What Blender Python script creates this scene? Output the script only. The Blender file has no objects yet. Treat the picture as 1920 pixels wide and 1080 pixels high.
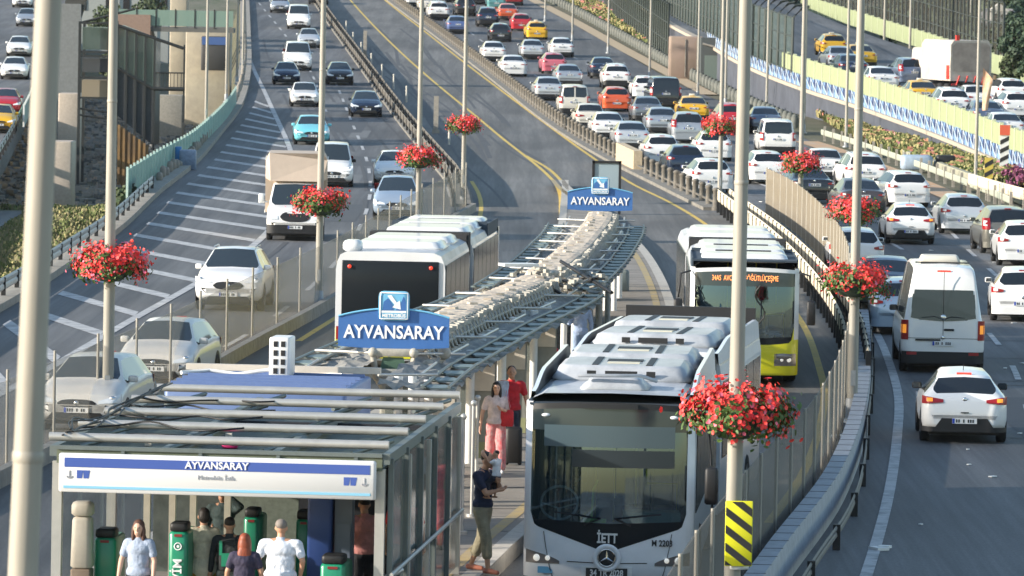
import bpy, bmesh, math, random
from mathutils import Vector, Matrix, noise
random.seed(7)
S = bpy.context.scene
COL = S.collection
PI = math.pi
# ---------------------------------------------------------------- camera
F_PX = 10667.0
CAM_H = 9.25
PITCH = math.atan(580.0 / F_PX)
ROLL = math.radians(1.09)
CROT = Matrix.Rotation(PI/2 - PITCH, 3, 'X') @ Matrix.Rotation(ROLL, 3, 'Z')
cd = bpy.data.cameras.new('camera')
cam = bpy.data.objects.new('camera', cd)
COL.objects.link(cam)
cam.matrix_world = Matrix.Translation((0, 0, CAM_H)) @ CROT.to_4x4()
cd.sensor_width = 36.0
cd.lens = F_PX * 36.0 / 1920.0
cd.clip_start = 0.5
cd.clip_end = 5000
cd.dof.use_dof = True
cd.dof.focus_distance = 105.0
cd.dof.aperture_fstop = 8.0
S.camera = cam
# ---------------------------------------------------------------- light
SUN_EL, SUN_AZ = 18.0, -107.0     # azimuth from +Y towards +X: the sun stands left and a little behind the camera
w = bpy.data.worlds.new('World'); S.world = w; w.use_nodes = True
nt = w.node_tree
sky = nt.nodes.new('ShaderNodeTexSky'); sky.sky_type = 'NISHITA'; sky.sun_disc = False
sky.sun_elevation = math.radians(SUN_EL); sky.sun_rotation = math.radians(SUN_AZ)
sky.air_density = 1.3; sky.dust_density = 0.7; sky.ozone_density = 2.0
bg = nt.nodes['Background']; bg.inputs[1].default_value = 0.15
nt.links.new(sky.outputs[0], bg.inputs[0])
sd = bpy.data.lights.new('sun', 'SUN'); sd.energy = 5.0; sd.angle = math.radians(0.6); sd.color = (1.0, 0.91, 0.79)
so = bpy.data.objects.new('sun', sd); COL.objects.link(so)
az, el = math.radians(SUN_AZ), math.radians(SUN_EL)
TOSUN = Vector((math.sin(az)*math.cos(el), math.cos(az)*math.cos(el), math.sin(el)))
so.rotation_euler = TOSUN.to_track_quat('Z', 'Y').to_euler()
S.view_settings.view_transform = 'Standard'; S.view_settings.look = 'None'
S.view_settings.exposure = 0.78; S.view_settings.gamma = 1.0
S.cycles.max_bounces = 6; S.cycles.transparent_max_bounces = 16
S.cycles.use_denoising = True
# ---------------------------------------------------------------- ground height and pixel -> world
def Zg(y):
    if y < 180: return 0.0
    if y < 620: return 5.3e-5*(y-180)**2
    return 5.3e-5*440**2 + (y-620)*0.02
def G(px, py, h=0.0):
    """point on the ground (plus h) that the photo shows at this pixel"""
    d = CROT @ Vector((px-960.0, -(py-540.0), -F_PX))
    t = 10.0; lo = None
    # march then bisect
    prev = 5.0
    y = 5.0
    while y < 1500:
        z = CAM_H + d.z*(y/d.y)
        if z < Zg(y)+h: break
        prev = y; y += 4.0
    lo, hi = prev, y
    for _ in range(30):
        m = (lo+hi)/2
        if CAM_H + d.z*(m/d.y) < Zg(m)+h: hi = m
        else: lo = m
    y = (lo+hi)/2
    return Vector((d.x*(y/d.y), y, Zg(y)+h))
def AT(px, y):
    """x, z at a depth y for a pixel column (taken at ground height)"""
    return None
def cr(pts, n=8):
    """Catmull-Rom through points"""
    P = [Vector(p) for p in pts]
    P = [P[0]*2-P[1]] + P + [P[-1]*2-P[-2]]
    out = []
    for i in range(1, len(P)-2):
        p0, p1, p2, p3 = P[i-1:i+3]
        for k in range(n):
            t = k/n
            out.append(0.5*((2*p1)+(p2-p0)*t+(2*p0-5*p1+4*p2-p3)*t*t+(3*p1-p0-3*p2+p3)*t**3))
    out.append(P[-2].copy())
    return out
def gpath(px, n=8, h=0.0):
    pts = cr([G(x, y, 0) for x, y in px], n)
    return [Vector((p.x, p.y, Zg(p.y)+h)) for p in pts]
def resample(pts, step):
    out = [pts[0].copy()]; acc = 0
    for a, b in zip(pts[:-1], pts[1:]):
        L = (b-a).length
        if L < 1e-9: continue
        while acc + L >= step:
            t = (step-acc)/L
            a = a.lerp(b, t); out.append(a.copy()); L = (b-a).length; acc = 0
        acc += L
    return out
def xat(pts, y):
    """x of a path at depth y (paths run with y)"""
    Q = sorted(pts, key=lambda p: p.y)
    if y <= Q[0].y:
        a, b = Q[0], Q[min(4, len(Q)-1)]
    elif y >= Q[-1].y:
        a, b = Q[-min(5, len(Q))], Q[-1]
    else:
        lo = 0; hi = len(Q)-1
        while hi-lo > 1:
            m = (lo+hi)//2
            if Q[m].y <= y: lo = m
            else: hi = m
        a, b = Q[lo], Q[hi]
    t = (y-a.y)/max(1e-6, b.y-a.y)
    return a.x+(b.x-a.x)*t
# ---------------------------------------------------------------- materials
MATS = {}
def mat(name, col, rough=0.6, metal=0.0, spec=0.5, coat=0.0, var=0.0, vscale=8.0, bump=0.0, bscale=40.0, emit=None, estr=0.0, alpha=1.0, stretch=None, col2=None, trans=0.0, cover=(0.35, 0.7)):
    if name in MATS: return MATS[name]
    m = bpy.data.materials.new(name); m.use_nodes = True
    n = m.node_tree; L = n.links; b = n.nodes['Principled BSDF']
    b.inputs['Base Color'].default_value = (*col, 1)
    b.inputs['Roughness'].default_value = rough; b.inputs['Metallic'].default_value = metal
    b.inputs['Specular IOR Level'].default_value = spec
    b.inputs['Coat Weight'].default_value = coat; b.inputs['Coat Roughness'].default_value = 0.08
    if trans: b.inputs['Transmission Weight'].default_value = trans
    if emit:
        b.inputs['Emission Color'].default_value = (*emit, 1); b.inputs['Emission Strength'].default_value = estr
    if alpha < 1: b.inputs['Alpha'].default_value = alpha
    if var or col2 or bump:
        tc = n.nodes.new('ShaderNodeTexCoord'); mp = n.nodes.new('ShaderNodeMapping')
        L.new(tc.outputs['Object'], mp.inputs[0])
        if stretch: mp.inputs['Scale'].default_value = stretch
    if var or col2:
        nz = n.nodes.new('ShaderNodeTexNoise'); nz.inputs['Scale'].default_value = vscale; nz.inputs['Detail'].default_value = 6; nz.inputs['Roughness'].default_value = 0.65
        L.new(mp.outputs[0], nz.inputs[0])
        r = n.nodes.new('ShaderNodeValToRGB')
        c2 = col2 if col2 else tuple(max(0, c*(1-var)) for c in col)
        c1 = col if col2 else tuple(min(1, c*(1+var)) for c in col)
        r.color_ramp.elements[0].position = cover[0]; r.color_ramp.elements[1].position = cover[1]
        r.color_ramp.elements[0].color = (*c2, 1); r.color_ramp.elements[1].color = (*c1, 1)
        L.new(nz.outputs[0], r.inputs[0]); L.new(r.outputs[0], b.inputs['Base Color'])
    if bump:
        nb = n.nodes.new('ShaderNodeTexNoise'); nb.inputs['Scale'].default_value = bscale; nb.inputs['Detail'].default_value = 5
        L.new(tc.outputs['Object'], nb.inputs[0])
        bp = n.nodes.new('ShaderNodeBump'); bp.inputs['Strength'].default_value = bump; bp.inputs['Distance'].default_value = 0.03
        L.new(nb.outputs[0], bp.inputs['Height']); L.new(bp.outputs[0], b.inputs['Normal'])
    MATS[name] = m
    return m
def asphalt(name, c1, c2, c3):
    """asphalt with lengthwise wheel streaks, patches and fine grain"""
    m = bpy.data.materials.new(name); m.use_nodes = True; MATS[name] = m
    n = m.node_tree; L = n.links; b = n.nodes['Principled BSDF']
    b.inputs['Roughness'].default_value = 0.75; b.inputs['Specular IOR Level'].default_value = 0.45
    g = n.nodes.new('ShaderNodeNewGeometry')
    def nzn(sc, scale, det=5):
        mp = n.nodes.new('ShaderNodeMapping'); mp.inputs['Scale'].default_value = sc
        L.new(g.outputs['Position'], mp.inputs[0])
        z = n.nodes.new('ShaderNodeTexNoise'); z.inputs['Scale'].default_value = scale; z.inputs['Detail'].default_value = det
        L.new(mp.outputs[0], z.inputs[0]); return z
    a = nzn((1, .012, 1), 1.6); p = nzn((.25, .05, 1), 1.0, 6); f = nzn((1, .25, 1), 22, 4); k = nzn((1, .02, 1), 7.0, 4)
    def ramp(z, p0, p1, ca, cb):
        r = n.nodes.new('ShaderNodeValToRGB'); r.color_ramp.elements[0].position = p0; r.color_ramp.elements[1].position = p1
        r.color_ramp.elements[0].color = (*ca, 1); r.color_ramp.elements[1].color = (*cb, 1); L.new(z.outputs[0], r.inputs[0]); return r
    def mixn(fac, A, B, typ='MIX', fv=None):
        x = n.nodes.new('ShaderNodeMixRGB'); x.blend_type = typ
        if fv is not None: x.inputs[0].default_value = fv
        else: L.new(fac.outputs[0], x.inputs[0])
        L.new(A.outputs[0], x.inputs[1]); L.new(B.outputs[0], x.inputs[2]); return x
    r1 = ramp(a, .36, .64, c1, c2); r2 = ramp(p, .4, .62, (0.74,)*3, (1.16,)*3); r3 = ramp(f, .3, .7, (0.82,)*3, (1.15,)*3); r4 = ramp(k, .42, .6, (0.86,)*3, (1.05,)*3)
    x = mixn(None, r1, r2, 'MULTIPLY', 1); x = mixn(None, x, r3, 'MULTIPLY', .8); x = mixn(None, x, r4, 'MULTIPLY', .9)
    L.new(x.outputs[0], b.inputs['Base Color'])
    bp = n.nodes.new('ShaderNodeBump'); bp.inputs['Strength'].default_value = 0.25; bp.inputs['Distance'].default_value = 0.02
    L.new(f.outputs[0], bp.inputs['Height']); L.new(bp.outputs[0], b.inputs['Normal'])
    return m
# ---------------------------------------------------------------- object helpers
def tag(o, label=None, cat=None, group=None, kind=None):
    if label: o['label'] = label
    if cat: o['category'] = cat
    if group: o['group'] = group
    if kind: o['kind'] = kind
    return o
def empty(name, loc=(0, 0, 0), rz=0.0, parent=None):
    o = bpy.data.objects.new(name, None); COL.objects.link(o); o.location = loc; o.rotation_euler = (0, 0, rz)
    o.empty_display_size = 0.1
    if parent: o.parent = parent
    return o
def kids(o): return CH.get(o.name, [])
CH = {}
def setp(o, parent):
    o.parent = parent
    CH.setdefault(parent.name, []).append(o)
def meshobj(name, me, m, parent=None, loc=None):
    o = bpy.data.objects.new(name, me); COL.objects.link(o)
    if m is not None:
        for q in (m if isinstance(m, (list, tuple)) else [m]): me.materials.append(q)
    if parent: setp(o, parent)
    if loc: o.location = loc
    return o
class MB:
    """collects verts and faces for one mesh"""
    def __init__(s): s.v = []; s.f = []; s.mi = []; s.sm = []
    def add(s, vs, fs, mi=0, sm=False):
        b = len(s.v); s.v += [tuple(v) for v in vs]; s.f += [tuple(b+i for i in f) for f in fs]
        s.mi += [mi]*len(fs); s.sm += [sm]*len(fs); return s
    def box(s, c, d, rz=0.0, mi=0, rx=0.0, ry=0.0, tap=1.0):
        M = Matrix.Translation(c) @ Matrix.Rotation(rz, 4, 'Z') @ Matrix.Rotation(ry, 4, 'Y') @ Matrix.Rotation(rx, 4, 'X')
        vs = []
        for z in (-.5, .5):
            k = tap if z > 0 else 1.0
            for x, y in ((-.5, -.5), (.5, -.5), (.5, .5), (-.5, .5)):
                vs.append(M @ Vector((x*d[0]*k, y*d[1]*k, z*d[2])))
        return s.add(vs, [(3, 2, 1, 0), (4, 5, 6, 7), (0, 1, 5, 4), (1, 2, 6, 5), (2, 3, 7, 6), (3, 0, 4, 7)], mi)
    def rbox(s, c, d, r=.05, rz=0.0, mi=0, tap=1.0):
        """box with chamfered top and side edges"""
        M = Matrix.Translation(c) @ Matrix.Rotation(rz, 4, 'Z')
        rings = []
        hx, hy, hz = d[0]/2, d[1]/2, d[2]/2
        def ring(ix, z, k=1.0):
            X, Y = hx*k-ix, hy*k-ix; o = []
            rr = min(r*1.5, X*.8, Y*.8)
            for cx, cy, a0 in ((X-rr, Y-rr, 0), (-X+rr, Y-rr, 90), (-X+rr, -Y+rr, 180), (X-rr, -Y+rr, 270)):
                for a in (0, 30, 60, 90):
                    q = math.radians(a0+a); o.append(M @ Vector((cx+rr*math.cos(q), cy+rr*math.sin(q), z)))
            return o
        rings = [ring(r*.5, -hz), ring(0, -hz+r*.5), ring(0, hz-r, tap), ring(r*.3, hz-r*.3, tap), ring(r, hz, tap)]
        n = 16; vs = sum(rings, []); fs = []
        for k in range(4):
            for i in range(n):
                j = (i+1) % n; fs.append((k*n+i, k*n+j, (k+1)*n+j, (k+1)*n+i))
        s.add(vs, fs, mi, True)
        s.add(rings[0][::-1], [tuple(range(n))], mi); s.add(rings[-1], [tuple(range(n))], mi)
        return s
    def tube(s, pts, r, n=8, mi=0, cap=True, r2=None):
        P = [Vector(p) for p in pts]; rings = []
        for i, p in enumerate(P):
            d = (P[min(i+1, len(P)-1)]-P[max(i-1, 0)]).normalized()
            u = d.orthogonal().normalized() if abs(d.z) > .95 else d.cross(Vector((0, 0, 1))).normalized()
            v = d.cross(u)
            rr = r if r2 is None else r+(r2-r)*i/max(1, len(P)-1)
            if isinstance(r, (list, tuple)): rr = r[i]
            rings.append([p+(u*math.cos(2*PI*k/n)+v*math.sin(2*PI*k/n))*rr for k in range(n)])
        vs = sum(rings, []); fs = []
        for k in range(len(P)-1):
            for i in range(n):
                j = (i+1) % n; fs.append((k*n+i, k*n+j, (k+1)*n+j, (k+1)*n+i))
        s.add(vs, fs, mi, True)
        if cap:
            s.add(rings[0], [tuple(range(n))[::-1]], mi); s.add(rings[-1], [tuple(range(n))], mi)
        return s
    def lathe(s, c, prof, n=16, axis='Z', mi=0, sm=True):
        """prof: (r, h) pairs along axis"""
        vs = []; fs = []
        for r, h in prof:
            for k in range(n):
                a = 2*PI*k/n; x, y = r*math.cos(a), r*math.sin(a)
                p = (x, y, h) if axis == 'Z' else ((h, x, y) if axis == 'X' else (x, h, y))
                vs.append(Vector(c)+Vector(p))
        for k in range(len(prof)-1):
            for i in range(n):
                j = (i+1) % n; fs.append((k*n+i, k*n+j, (k+1)*n+j, (k+1)*n+i))
        s.add(vs, fs, mi, sm); return s
    def ball(s, c, r, n=10, m=7, mi=0):
        rx, ry, rz = r if isinstance(r, (tuple, list)) else (r, r, r)
        vs = [Vector(c)+Vector((0, 0, -rz))]; fs = []
        for k in range(1, m):
            a = -PI/2+PI*k/m
            for i in range(n):
                b = 2*PI*i/n; vs.append(Vector(c)+Vector((rx*math.cos(a)*math.cos(b), ry*math.cos(a)*math.sin(b), rz*math.sin(a))))
        vs.append(Vector(c)+Vector((0, 0, rz)))
        for i in range(n): fs.append((0, 1+(i+1) % n, 1+i))
        for k in range(m-2):
            for i in range(n):
                a = 1+k*n; j = (i+1) % n; fs.append((a+i, a+j, a+n+j, a+n+i))
        a = 1+(m-2)*n
        for i in range(n): fs.append((a+i, a+(i+1) % n, len(vs)-1))
        return s.add(vs, fs, mi, True)
    def quad(s, a, b, c, d, mi=0): return s.add([a, b, c, d], [(0, 1, 2, 3)], mi)
    def ribbon(s, L, R, mi=0):
        n = min(len(L), len(R)); vs = list(L[:n])+list(R[:n])
        return s.add(vs, [(i, n+i, n+i+1, i+1) for i in range(n-1)], mi)
    def sweep(s, path, prof, mi=0, cap=True, closed=True):
        """prof: (offset to the right, height) closed profile swept along a ground path"""
        rings = []
        for i, p in enumerate(path):
            d = (path[min(i+1, len(path)-1)]-path[max(i-1, 0)]); d.z = 0; d.normalize(); r = Vector((d.y, -d.x, 0))
            rings.append([p+r*o+Vector((0, 0, h)) for o, h in prof])
        n = len(prof); vs = sum(rings, []); fs = []
        for k in range(len(path)-1):
            for i in range(n if closed else n-1):
                j = (i+1) % n; fs.append((k*n+i, (k+1)*n+i, (k+1)*n+j, k*n+j))
        s.add(vs, fs, mi)
        if cap and closed: s.add(rings[0], [tuple(range(n))], mi); s.add(rings[-1], [tuple(range(n))[::-1]], mi)
        return s
    def mesh(s, name):
        me = bpy.data.meshes.new(name); me.from_pydata(s.v, [], s.f)
        me.polygons.foreach_set('material_index', s.mi); me.polygons.foreach_set('use_smooth', s.sm); me.update()
        return me
    def build(s, name, m, parent=None, loc=None, fix=False):
        me = s.mesh(name)
        if fix:
            bm = bmesh.new(); bm.from_mesh(me); bmesh.ops.recalc_face_normals(bm, faces=bm.faces); bm.to_mesh(me); bm.free()
        return meshobj(name, me, m, parent, loc)
def copy_tree(o, parent=None, paint=None):
    c = o.copy(); COL.objects.link(c)
    if parent is not None: setp(c, parent)
    if paint is not None and o.type == 'MESH' and len(o.material_slots) and o.material_slots[0].material and o.material_slots[0].material.name == 'paint':
        c.material_slots[0].link = 'OBJECT'; c.material_slots[0].material = paint
    for ch in list(kids(o)): copy_tree(ch, c, paint)
    return c
def wipe(o):
    if o.name in CH and False: pass
    for ch in list(kids(o)): wipe(ch)
    CH.pop(o.name, None); bpy.data.objects.remove(o)
def text_mesh(txt, size, depth=0.004, bold=0.0, space=1.0):
    c = bpy.data.curves.new('lettering', 'FONT'); c.body = txt; c.size = size; c.extrude = depth; c.align_x = 'CENTER'; c.align_y = 'CENTER'; c.offset = bold; c.space_character = space
    c.resolution_u = 3
    o = bpy.data.objects.new('tmp', c); COL.objects.link(o)
    me = bpy.data.meshes.new_from_object(o.evaluated_get(bpy.context.evaluated_depsgraph_get()))
    bpy.data.objects.remove(o); bpy.data.curves.remove(c); me.materials.clear()
    return me
def lettering(txt, size, m, parent, loc, rx=PI/2, rz=0.0, depth=.004, bold=0.0, name='lettering', sx=1.0, space=1.0):
    o = meshobj(name, text_mesh(txt, size, depth, bold, space), m, parent); o.location = loc; o.rotation_euler = (rx, 0, rz); o.scale = (sx, 1, 1)
    return o
# common materials
M_paint = mat('paint', (.8, .8, .8), .3, coat=.6)
M_black = mat('black_plastic', (.012, .012, .013), .55)
M_tyre = mat('tyre_rubber', (.02, .02, .021), .85)
M_rim = mat('alloy', (.45, .46, .48), .35, metal=.8)
M_glass = mat('car_glass', (.012, .016, .02), .06, spec=.7, coat=.3)
M_glassb = mat('windscreen_glass', (.025, .035, .042), .08, spec=.8, coat=.3)
M_red = mat('tail_red', (.32, .012, .016), .3, coat=.3)
M_redlit = mat('tail_lit', (.7, .03, .02), .3, emit=(1, .08, .03), estr=.5)
M_amber = mat('amber', (.9, .3, .03), .3, emit=(1, .35, .05), estr=.35)
M_lamp = mat('headlamp', (.75, .78, .8), .12, spec=.8, coat=1)
M_plate = mat('plate_white', (.75, .75, .74), .5)
M_plateblue = mat('plate_blue', (.02, .06, .4), .5)
M_ink = mat('ink', (.02, .02, .02), .6)
M_chrome = mat('chrome', (.7, .7, .7), .2, metal=1)
M_white = mat('white_paint', (.72, .72, .70), .45, var=.05)
M_steel = mat('galvanised', (.36, .37, .37), .5, metal=.3, var=.15, vscale=6)
M_conc = mat('concrete', (.36, .33, .28), .85, col2=(.24, .22, .19), vscale=3, bump=.3)
M_pole = mat('beige_pole', (.33, .31, .265), .5, var=.16, vscale=3, stretch=(1, 1, .2))
# ================================================================ roads and ground
# edges of the whole carriageway deck (photo pixels on the ground, far to near)
E_L = gpath([(455, -8), (456, 60), (455, 130), (438, 195), (395, 252), (345, 308), (275, 362), (200, 430), (110, 492), (0, 562), (-250, 700), (-900, 1080), (-3500, 2500)])
LINE_L = gpath([(462, -8), (463, 90), (502, 185), (545, 283), (548, 350), (505, 432), (400, 512), (235, 607), (90, 692), (-60, 770), (-500, 1000)])
BAR1 = gpath([(590, -8), (648, 75), (700, 145), (765, 232), (835, 315), (862, 350), (872, 388)])
FEN1 = gpath([(876, 396), (783, 452), (627, 562), (443, 664), (300, 745), (90, 852), (-250, 1020), (-900, 1300)])
BAR2 = gpath([(722, -8), (800, 50), (878, 108), (952, 165), (1050, 240), (1150, 300), (1240, 345), (1342, 395)])
FEN2 = gpath([(1362, 378), (1420, 396), (1490, 436), (1552, 500), (1590, 570), (1602, 660), (1592, 790), (1540, 935), (1420, 1100), (1300, 1290), (1000, 1900)])
RAIL2 = gpath([(1345, 398), (1440, 474), (1520, 560), (1572, 645), (1590, 735)])
ED_R = gpath([(1000, -8), (1092, 45), (1192, 112), (1275, 158), (1400, 210), (1500, 255), (1585, 300), (1700, 345), (1830, 378), (1990, 420), (2300, 520), (3000, 900), (4500, 1500)])
RAMP_L = gpath([(1105, -8), (1150, 28), (1210, 74), (1270, 116), (1340, 156), (1413, 187), (1513, 217), (1620, 243), (1747, 277), (1847, 307), (1925, 332), (2080, 390)])   # foot of the right-hand ramp
def hx(pts): return lambda y: xat(pts, y)
xEL, xED, xRL = hx(E_L), hx(ED_R), hx(RAMP_L)
rows = [8, 16, 26, 36, 46, 56, 66]+[76+6*i for i in range(100)]+[690, 740, 800, 900, 1100, 1500, 2500]
M_asph = asphalt('asphalt', (.082, .085, .092), (.130, .132, .135), None)
M_asph2 = asphalt('asphalt_busway', (.108, .106, .102), (.155, .150, .142), None)
M_terr = mat('soil', (.13, .11, .075), .95, col2=(.07, .075, .035), vscale=.35, bump=.4, bscale=3)
def VALf(y): return 1.0+1.6*max(0, min(1, (y-238)/24))
g = MB(); vs = []; n = 0
def cross(y):
    z = Zg(y); l = min(xEL(y), -1); zl = z-VALf(y)
    return [(-900, zl), (l-30, zl), (l-12, zl), (l-3.5, zl), (l-1.3, zl), (l-.3, z-.05), (xED(y)+.4, z-.05), (xED(y)+3, z-.05), (xED(y)+40, z-.05), (1200, z-.05)]
for y in rows: vs += [(x, y, z) for x, z in cross(y)]
k = len(cross(10)); fs = []
for i in range(len(rows)-1):
    for j in range(k-1): fs.append((i*k+j, i*k+j+1, (i+1)*k+j+1, (i+1)*k+j))
g.add(vs, fs, 0); tag(g.build('ground', M_terr), kind='structure')
r = MB()
yy = [y for y in rows if y <= 800]
def lat(fun, off=0, h=0.0): return [Vector((fun(y)+off, y, Zg(y)+h)) for y in yy]
r.ribbon(lat(xEL), lat(xED)); tag(r.build('road', M_asph), kind='structure')
# busway surface: between the left fence and the right barrier
def xLb(y): return xat(BAR1, y) if y > 232 else xat(FEN1, y)
def xRb(y): return xat(BAR2, y) if y > 236 else xat(FEN2, y)
r = MB(); r.ribbon(lat(xLb, .1, .006), lat(xRb, -.1, .006)); tag(r.build('busway_road', M_asph2), kind='structure')
# markings
M_mw = mat('road_white', (.46, .46, .46), .7, col2=(.24, .245, .25), vscale=2.2, cover=(.36, .56))
M_my = mat('road_yellow', (.62, .43, .08), .7, col2=(.4, .3, .1), vscale=3, cover=(.3, .55))
def line(path, wd, h=.012, mb=None):
    L, R = [], []
    for i, p in enumerate(path):
        d = path[min(i+1, len(path)-1)]-path[max(i-1, 0)]; d.z = 0; d.normalize(); q = Vector((d.y, -d.x, 0))*wd/2
        L.append(p-q+Vector((0, 0, h))); R.append(p+q+Vector((0, 0, h)))
    if L[0].y > L[-1].y: L, R = R, L
    mb.ribbon(L, R); return mb
mw = MB(); my = MB()
line(resample(LINE_L, 3), .26, mb=mw)
for px in ([(1636, 610), (1660, 660), (1684, 740), (1682, 820), (1668, 920), (1640, 1030), (1590, 1180)], [(1560, 470), (1590, 520), (1636, 610)],
           [(600, -8), (660, 90), (716, 165), (780, 250), (826, 318), (848, 375)]):
    line(resample(gpath(px), 3), .2, mb=mw)
for px in ([(650, -8), (720, 68), (800, 142), (880, 208), (945, 262), (1000, 305), (1036, 338), (1050, 365), (1052, 408)], [(985, 292), (1030, 318), (1062, 350), (1085, 372)],
           [(712, -8), (800, 62), (900, 140), (1000, 215), (1100, 288), (1180, 342), (1260, 382), (1330, 426), (1420, 500), (1500, 600), (1536, 690), (1545, 760), (1510, 880), (1420, 1010)],
           [(884, 340), (898, 365), (902, 395), (890, 440)], [(560, 640), (640, 590), (740, 530), (840, 470), (890, 440)]):
    line(resample(gpath(px), 3), .17, mb=my)
def dashes(px, Ld=5.0, gap=8.0, wd=.15, ph=0.0):
    P = resample(gpath(px), .5); n = len(P); i = int(ph*2)
    while i < n-2:
        seg = P[i:i+int(Ld*2)+1]
        if len(seg) > 2: line(seg[::2], wd, mb=mw)
        i += int((Ld+gap)*2)
dashes([(520, -8), (575, 60), (622, 140), (662, 235), (690, 310), (690, 385), (640, 480), (520, 590), (370, 680)])
dashes([(475, -8), (530, 60), (580, 130), (612, 210)], ph=3)
dashes([(800, -8), (880, 60), (985, 130), (1110, 205), (1230, 270), (1360, 320), (1500, 375), (1620, 430), (1740, 500), (1850, 620), (1900, 690), (1935, 800), (1960, 900)])
dashes([(890, -8), (985, 55), (1120, 130), (1250, 185), (1380, 235), (1500, 290), (1620, 340), (1740, 400), (1825, 478), (1900, 550), (1960, 640)], ph=6)
dashes([(60, -8), (45, 30), (12, 130), (0, 170)])
# painted gore: bars between the left parapet and the solid white line
def barat(y0, y1, u0, u1, wd):
    a = Vector((xEL(y1)+1.2, y1, 0)); b = Vector((xat(LINE_L, y0)-.15, y0, 0))
    p = a.lerp(b, u0); q = a.lerp(b, u1); o = []
    n = 8
    for i in range(n):
        for s0 in (0, 1): pass
    def pt(t, dy):
        v = p.lerp(q, t); return Vector((v.x, v.y+dy, Zg(v.y+dy)+.011))
    mw.ribbon([pt(i/n, wd/2) for i in range(n+1)], [pt(i/n, -wd/2) for i in range(n+1)])
for i in range(26):
    yc = 150+i*8.8
    if yc > 364: break
    sp = xat(LINE_L, yc)-xEL(yc)
    if sp < 2: continue
    barat(yc-3-sp*.5, yc+2+sp*.6, 0.0 if i > 4 else .05, 1, 1.9)
for i in range(5):
    yc = 104+i*9.2; sp = xat(LINE_L, yc)-xEL(yc)
    barat(yc-6, yc+8, .0, 1, 2.2)
tag(mw.build('white_road_markings', M_mw), kind='structure'); tag(my.build('yellow_road_markings', M_my), kind='structure')
# rumble stripes painted across the near right shoulder are too faint; litter and patches instead
rp = MB()
for i in range(60):
    y = random.uniform(88, 240); x = random.uniform(xat(FEN2, y)+1.0, xED(y)-.5); s = random.uniform(.03, .09)
    rp.box((x, y, Zg(y)+.02), (s, s*2, .02), random.uniform(0, 3))
for x, y in ((6.7, 116), (6.1, 93), (6.3, 108), (5.2, 86.5)):
    rp.box((x, y, .03), (.22, .3, .05), .5); rp.box((x+.1, y+.1, .05), (.16, .2, .04), 1.2)
tag(rp.build('litter', M_white), 'scraps of pale litter scattered on the right carriageway', 'litter', kind='stuff')
# far-left carriageway (its own deck over the valley)
A_L = gpath([(-60, -8), (-120, 100), (-300, 300), (-560, 520)])
A_R = gpath([(128, -8), (124, 30), (104, 85), (80, 140), (40, 225), (0, 300), (-70, 400), (-200, 560)])
A_R = resample(A_R, 5); nA = len(A_R)
r = MB()
AL = [Vector((p.x-9.5, p.y, p.z)) for p in A_R]
up = lambda P, h: [p+Vector((0, 0, h)) for p in P]
r.ribbon(up(A_R, .02), up(AL, .02)); r.ribbon(up(AL, -.9), up(A_R, -.9)); r.ribbon(up(A_R, -.9), up(A_R, .02)); r.ribbon(up(AL, .02), up(AL, -.9))
tag(r.build('far_left_road', M_asph, fix=True), kind='structure')
# low service road seen through the gap lower left
r = MB(); sv = []
for y in range(150, 240, 6): sv.append(y)
sv = list(range(216, 242, 4)); r.ribbon([Vector((xEL(y)-16, y, Zg(y)-VALf(y)+.03)) for y in sv], [Vector((xEL(y)-5.2, y, Zg(y)-VALf(y)+.03)) for y in sv]); tag(r.build('service_road', M_asph2), kind='structure')
# platform island
PLH = .28
PR = [(60, -3.2), (76, -1.45), (80, -.95), (86.5, -.25), (91, .2), (98, .98), (105, 1.72), (112, 2.4), (120, 3.05), (135, 4.0), (154, 4.5), (176, 4.62), (196, 4.35), (220, 3.4), (240, 2.45), (248, 2.2)]
PLf = [(60, -8.0), (76, -6.9), (86, -6.2), (100, -4.7), (115, -3.1), (125, -1.95), (137, -1.1), (155, -.15), (172, .7), (196, 1.45), (225, 1.85), (248, 2.1)]
def lin(tab):
    P = cr([(x, y, 0) for y, x in tab], 5); return lambda y: xat(P, y)
xPR, xPL = lin(PR), lin(PLf)
M_plat = mat('platform_paving', (.27, .245, .21), .85, col2=(.19, .17, .15), vscale=1.2, bump=.2)
M_kerb = mat('kerb_stone', (.42, .39, .34), .8, var=.15, vscale=4)
ys = [60+3*i for i in range(63)]+[248]
r = MB()
L = [Vector((xPL(y), y, Zg(y)+PLH)) for y in ys]; R = [Vector((xPR(y), y, Zg(y)+PLH)) for y in ys]
r.ribbon(L, R, 0)
dn = lambda P: [p-Vector((0, 0, PLH)) for p in P]
r.ribbon(dn(L), L, 1); r.ribbon(R, dn(R), 1)
# edge strips
kb = lambda P, a: [p+Vector((a, 0, .006)) for p in P]
r.ribbon(kb(R, -.28), kb(R, 0), 1); r.ribbon(kb(L, 0), kb(L, .28), 1)
M_tact = mat('tactile_yellow', (.42, .3, .1), .8, col2=(.3, .25, .17), vscale=2)
r.ribbon(kb(R, -.62), kb(R, -.42), 2)
tag(r.build('platform_pavement', [M_plat, M_kerb, M_tact]), kind='structure')
r = MB()
for i, y in enumerate(range(64, 196, 4)):
    a, b = xPL(y)+.3, xPR(y)-.3
    r.quad((a, y, Zg(y)+PLH+.004), (b, y, Zg(y)+PLH+.004), (b, y+.12, Zg(y)+PLH+.004), (a, y+.12, Zg(y)+PLH+.004))
tag(r.build('paving_joints', mat('joint', (.1, .09, .08), .9)), kind='structure')
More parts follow.
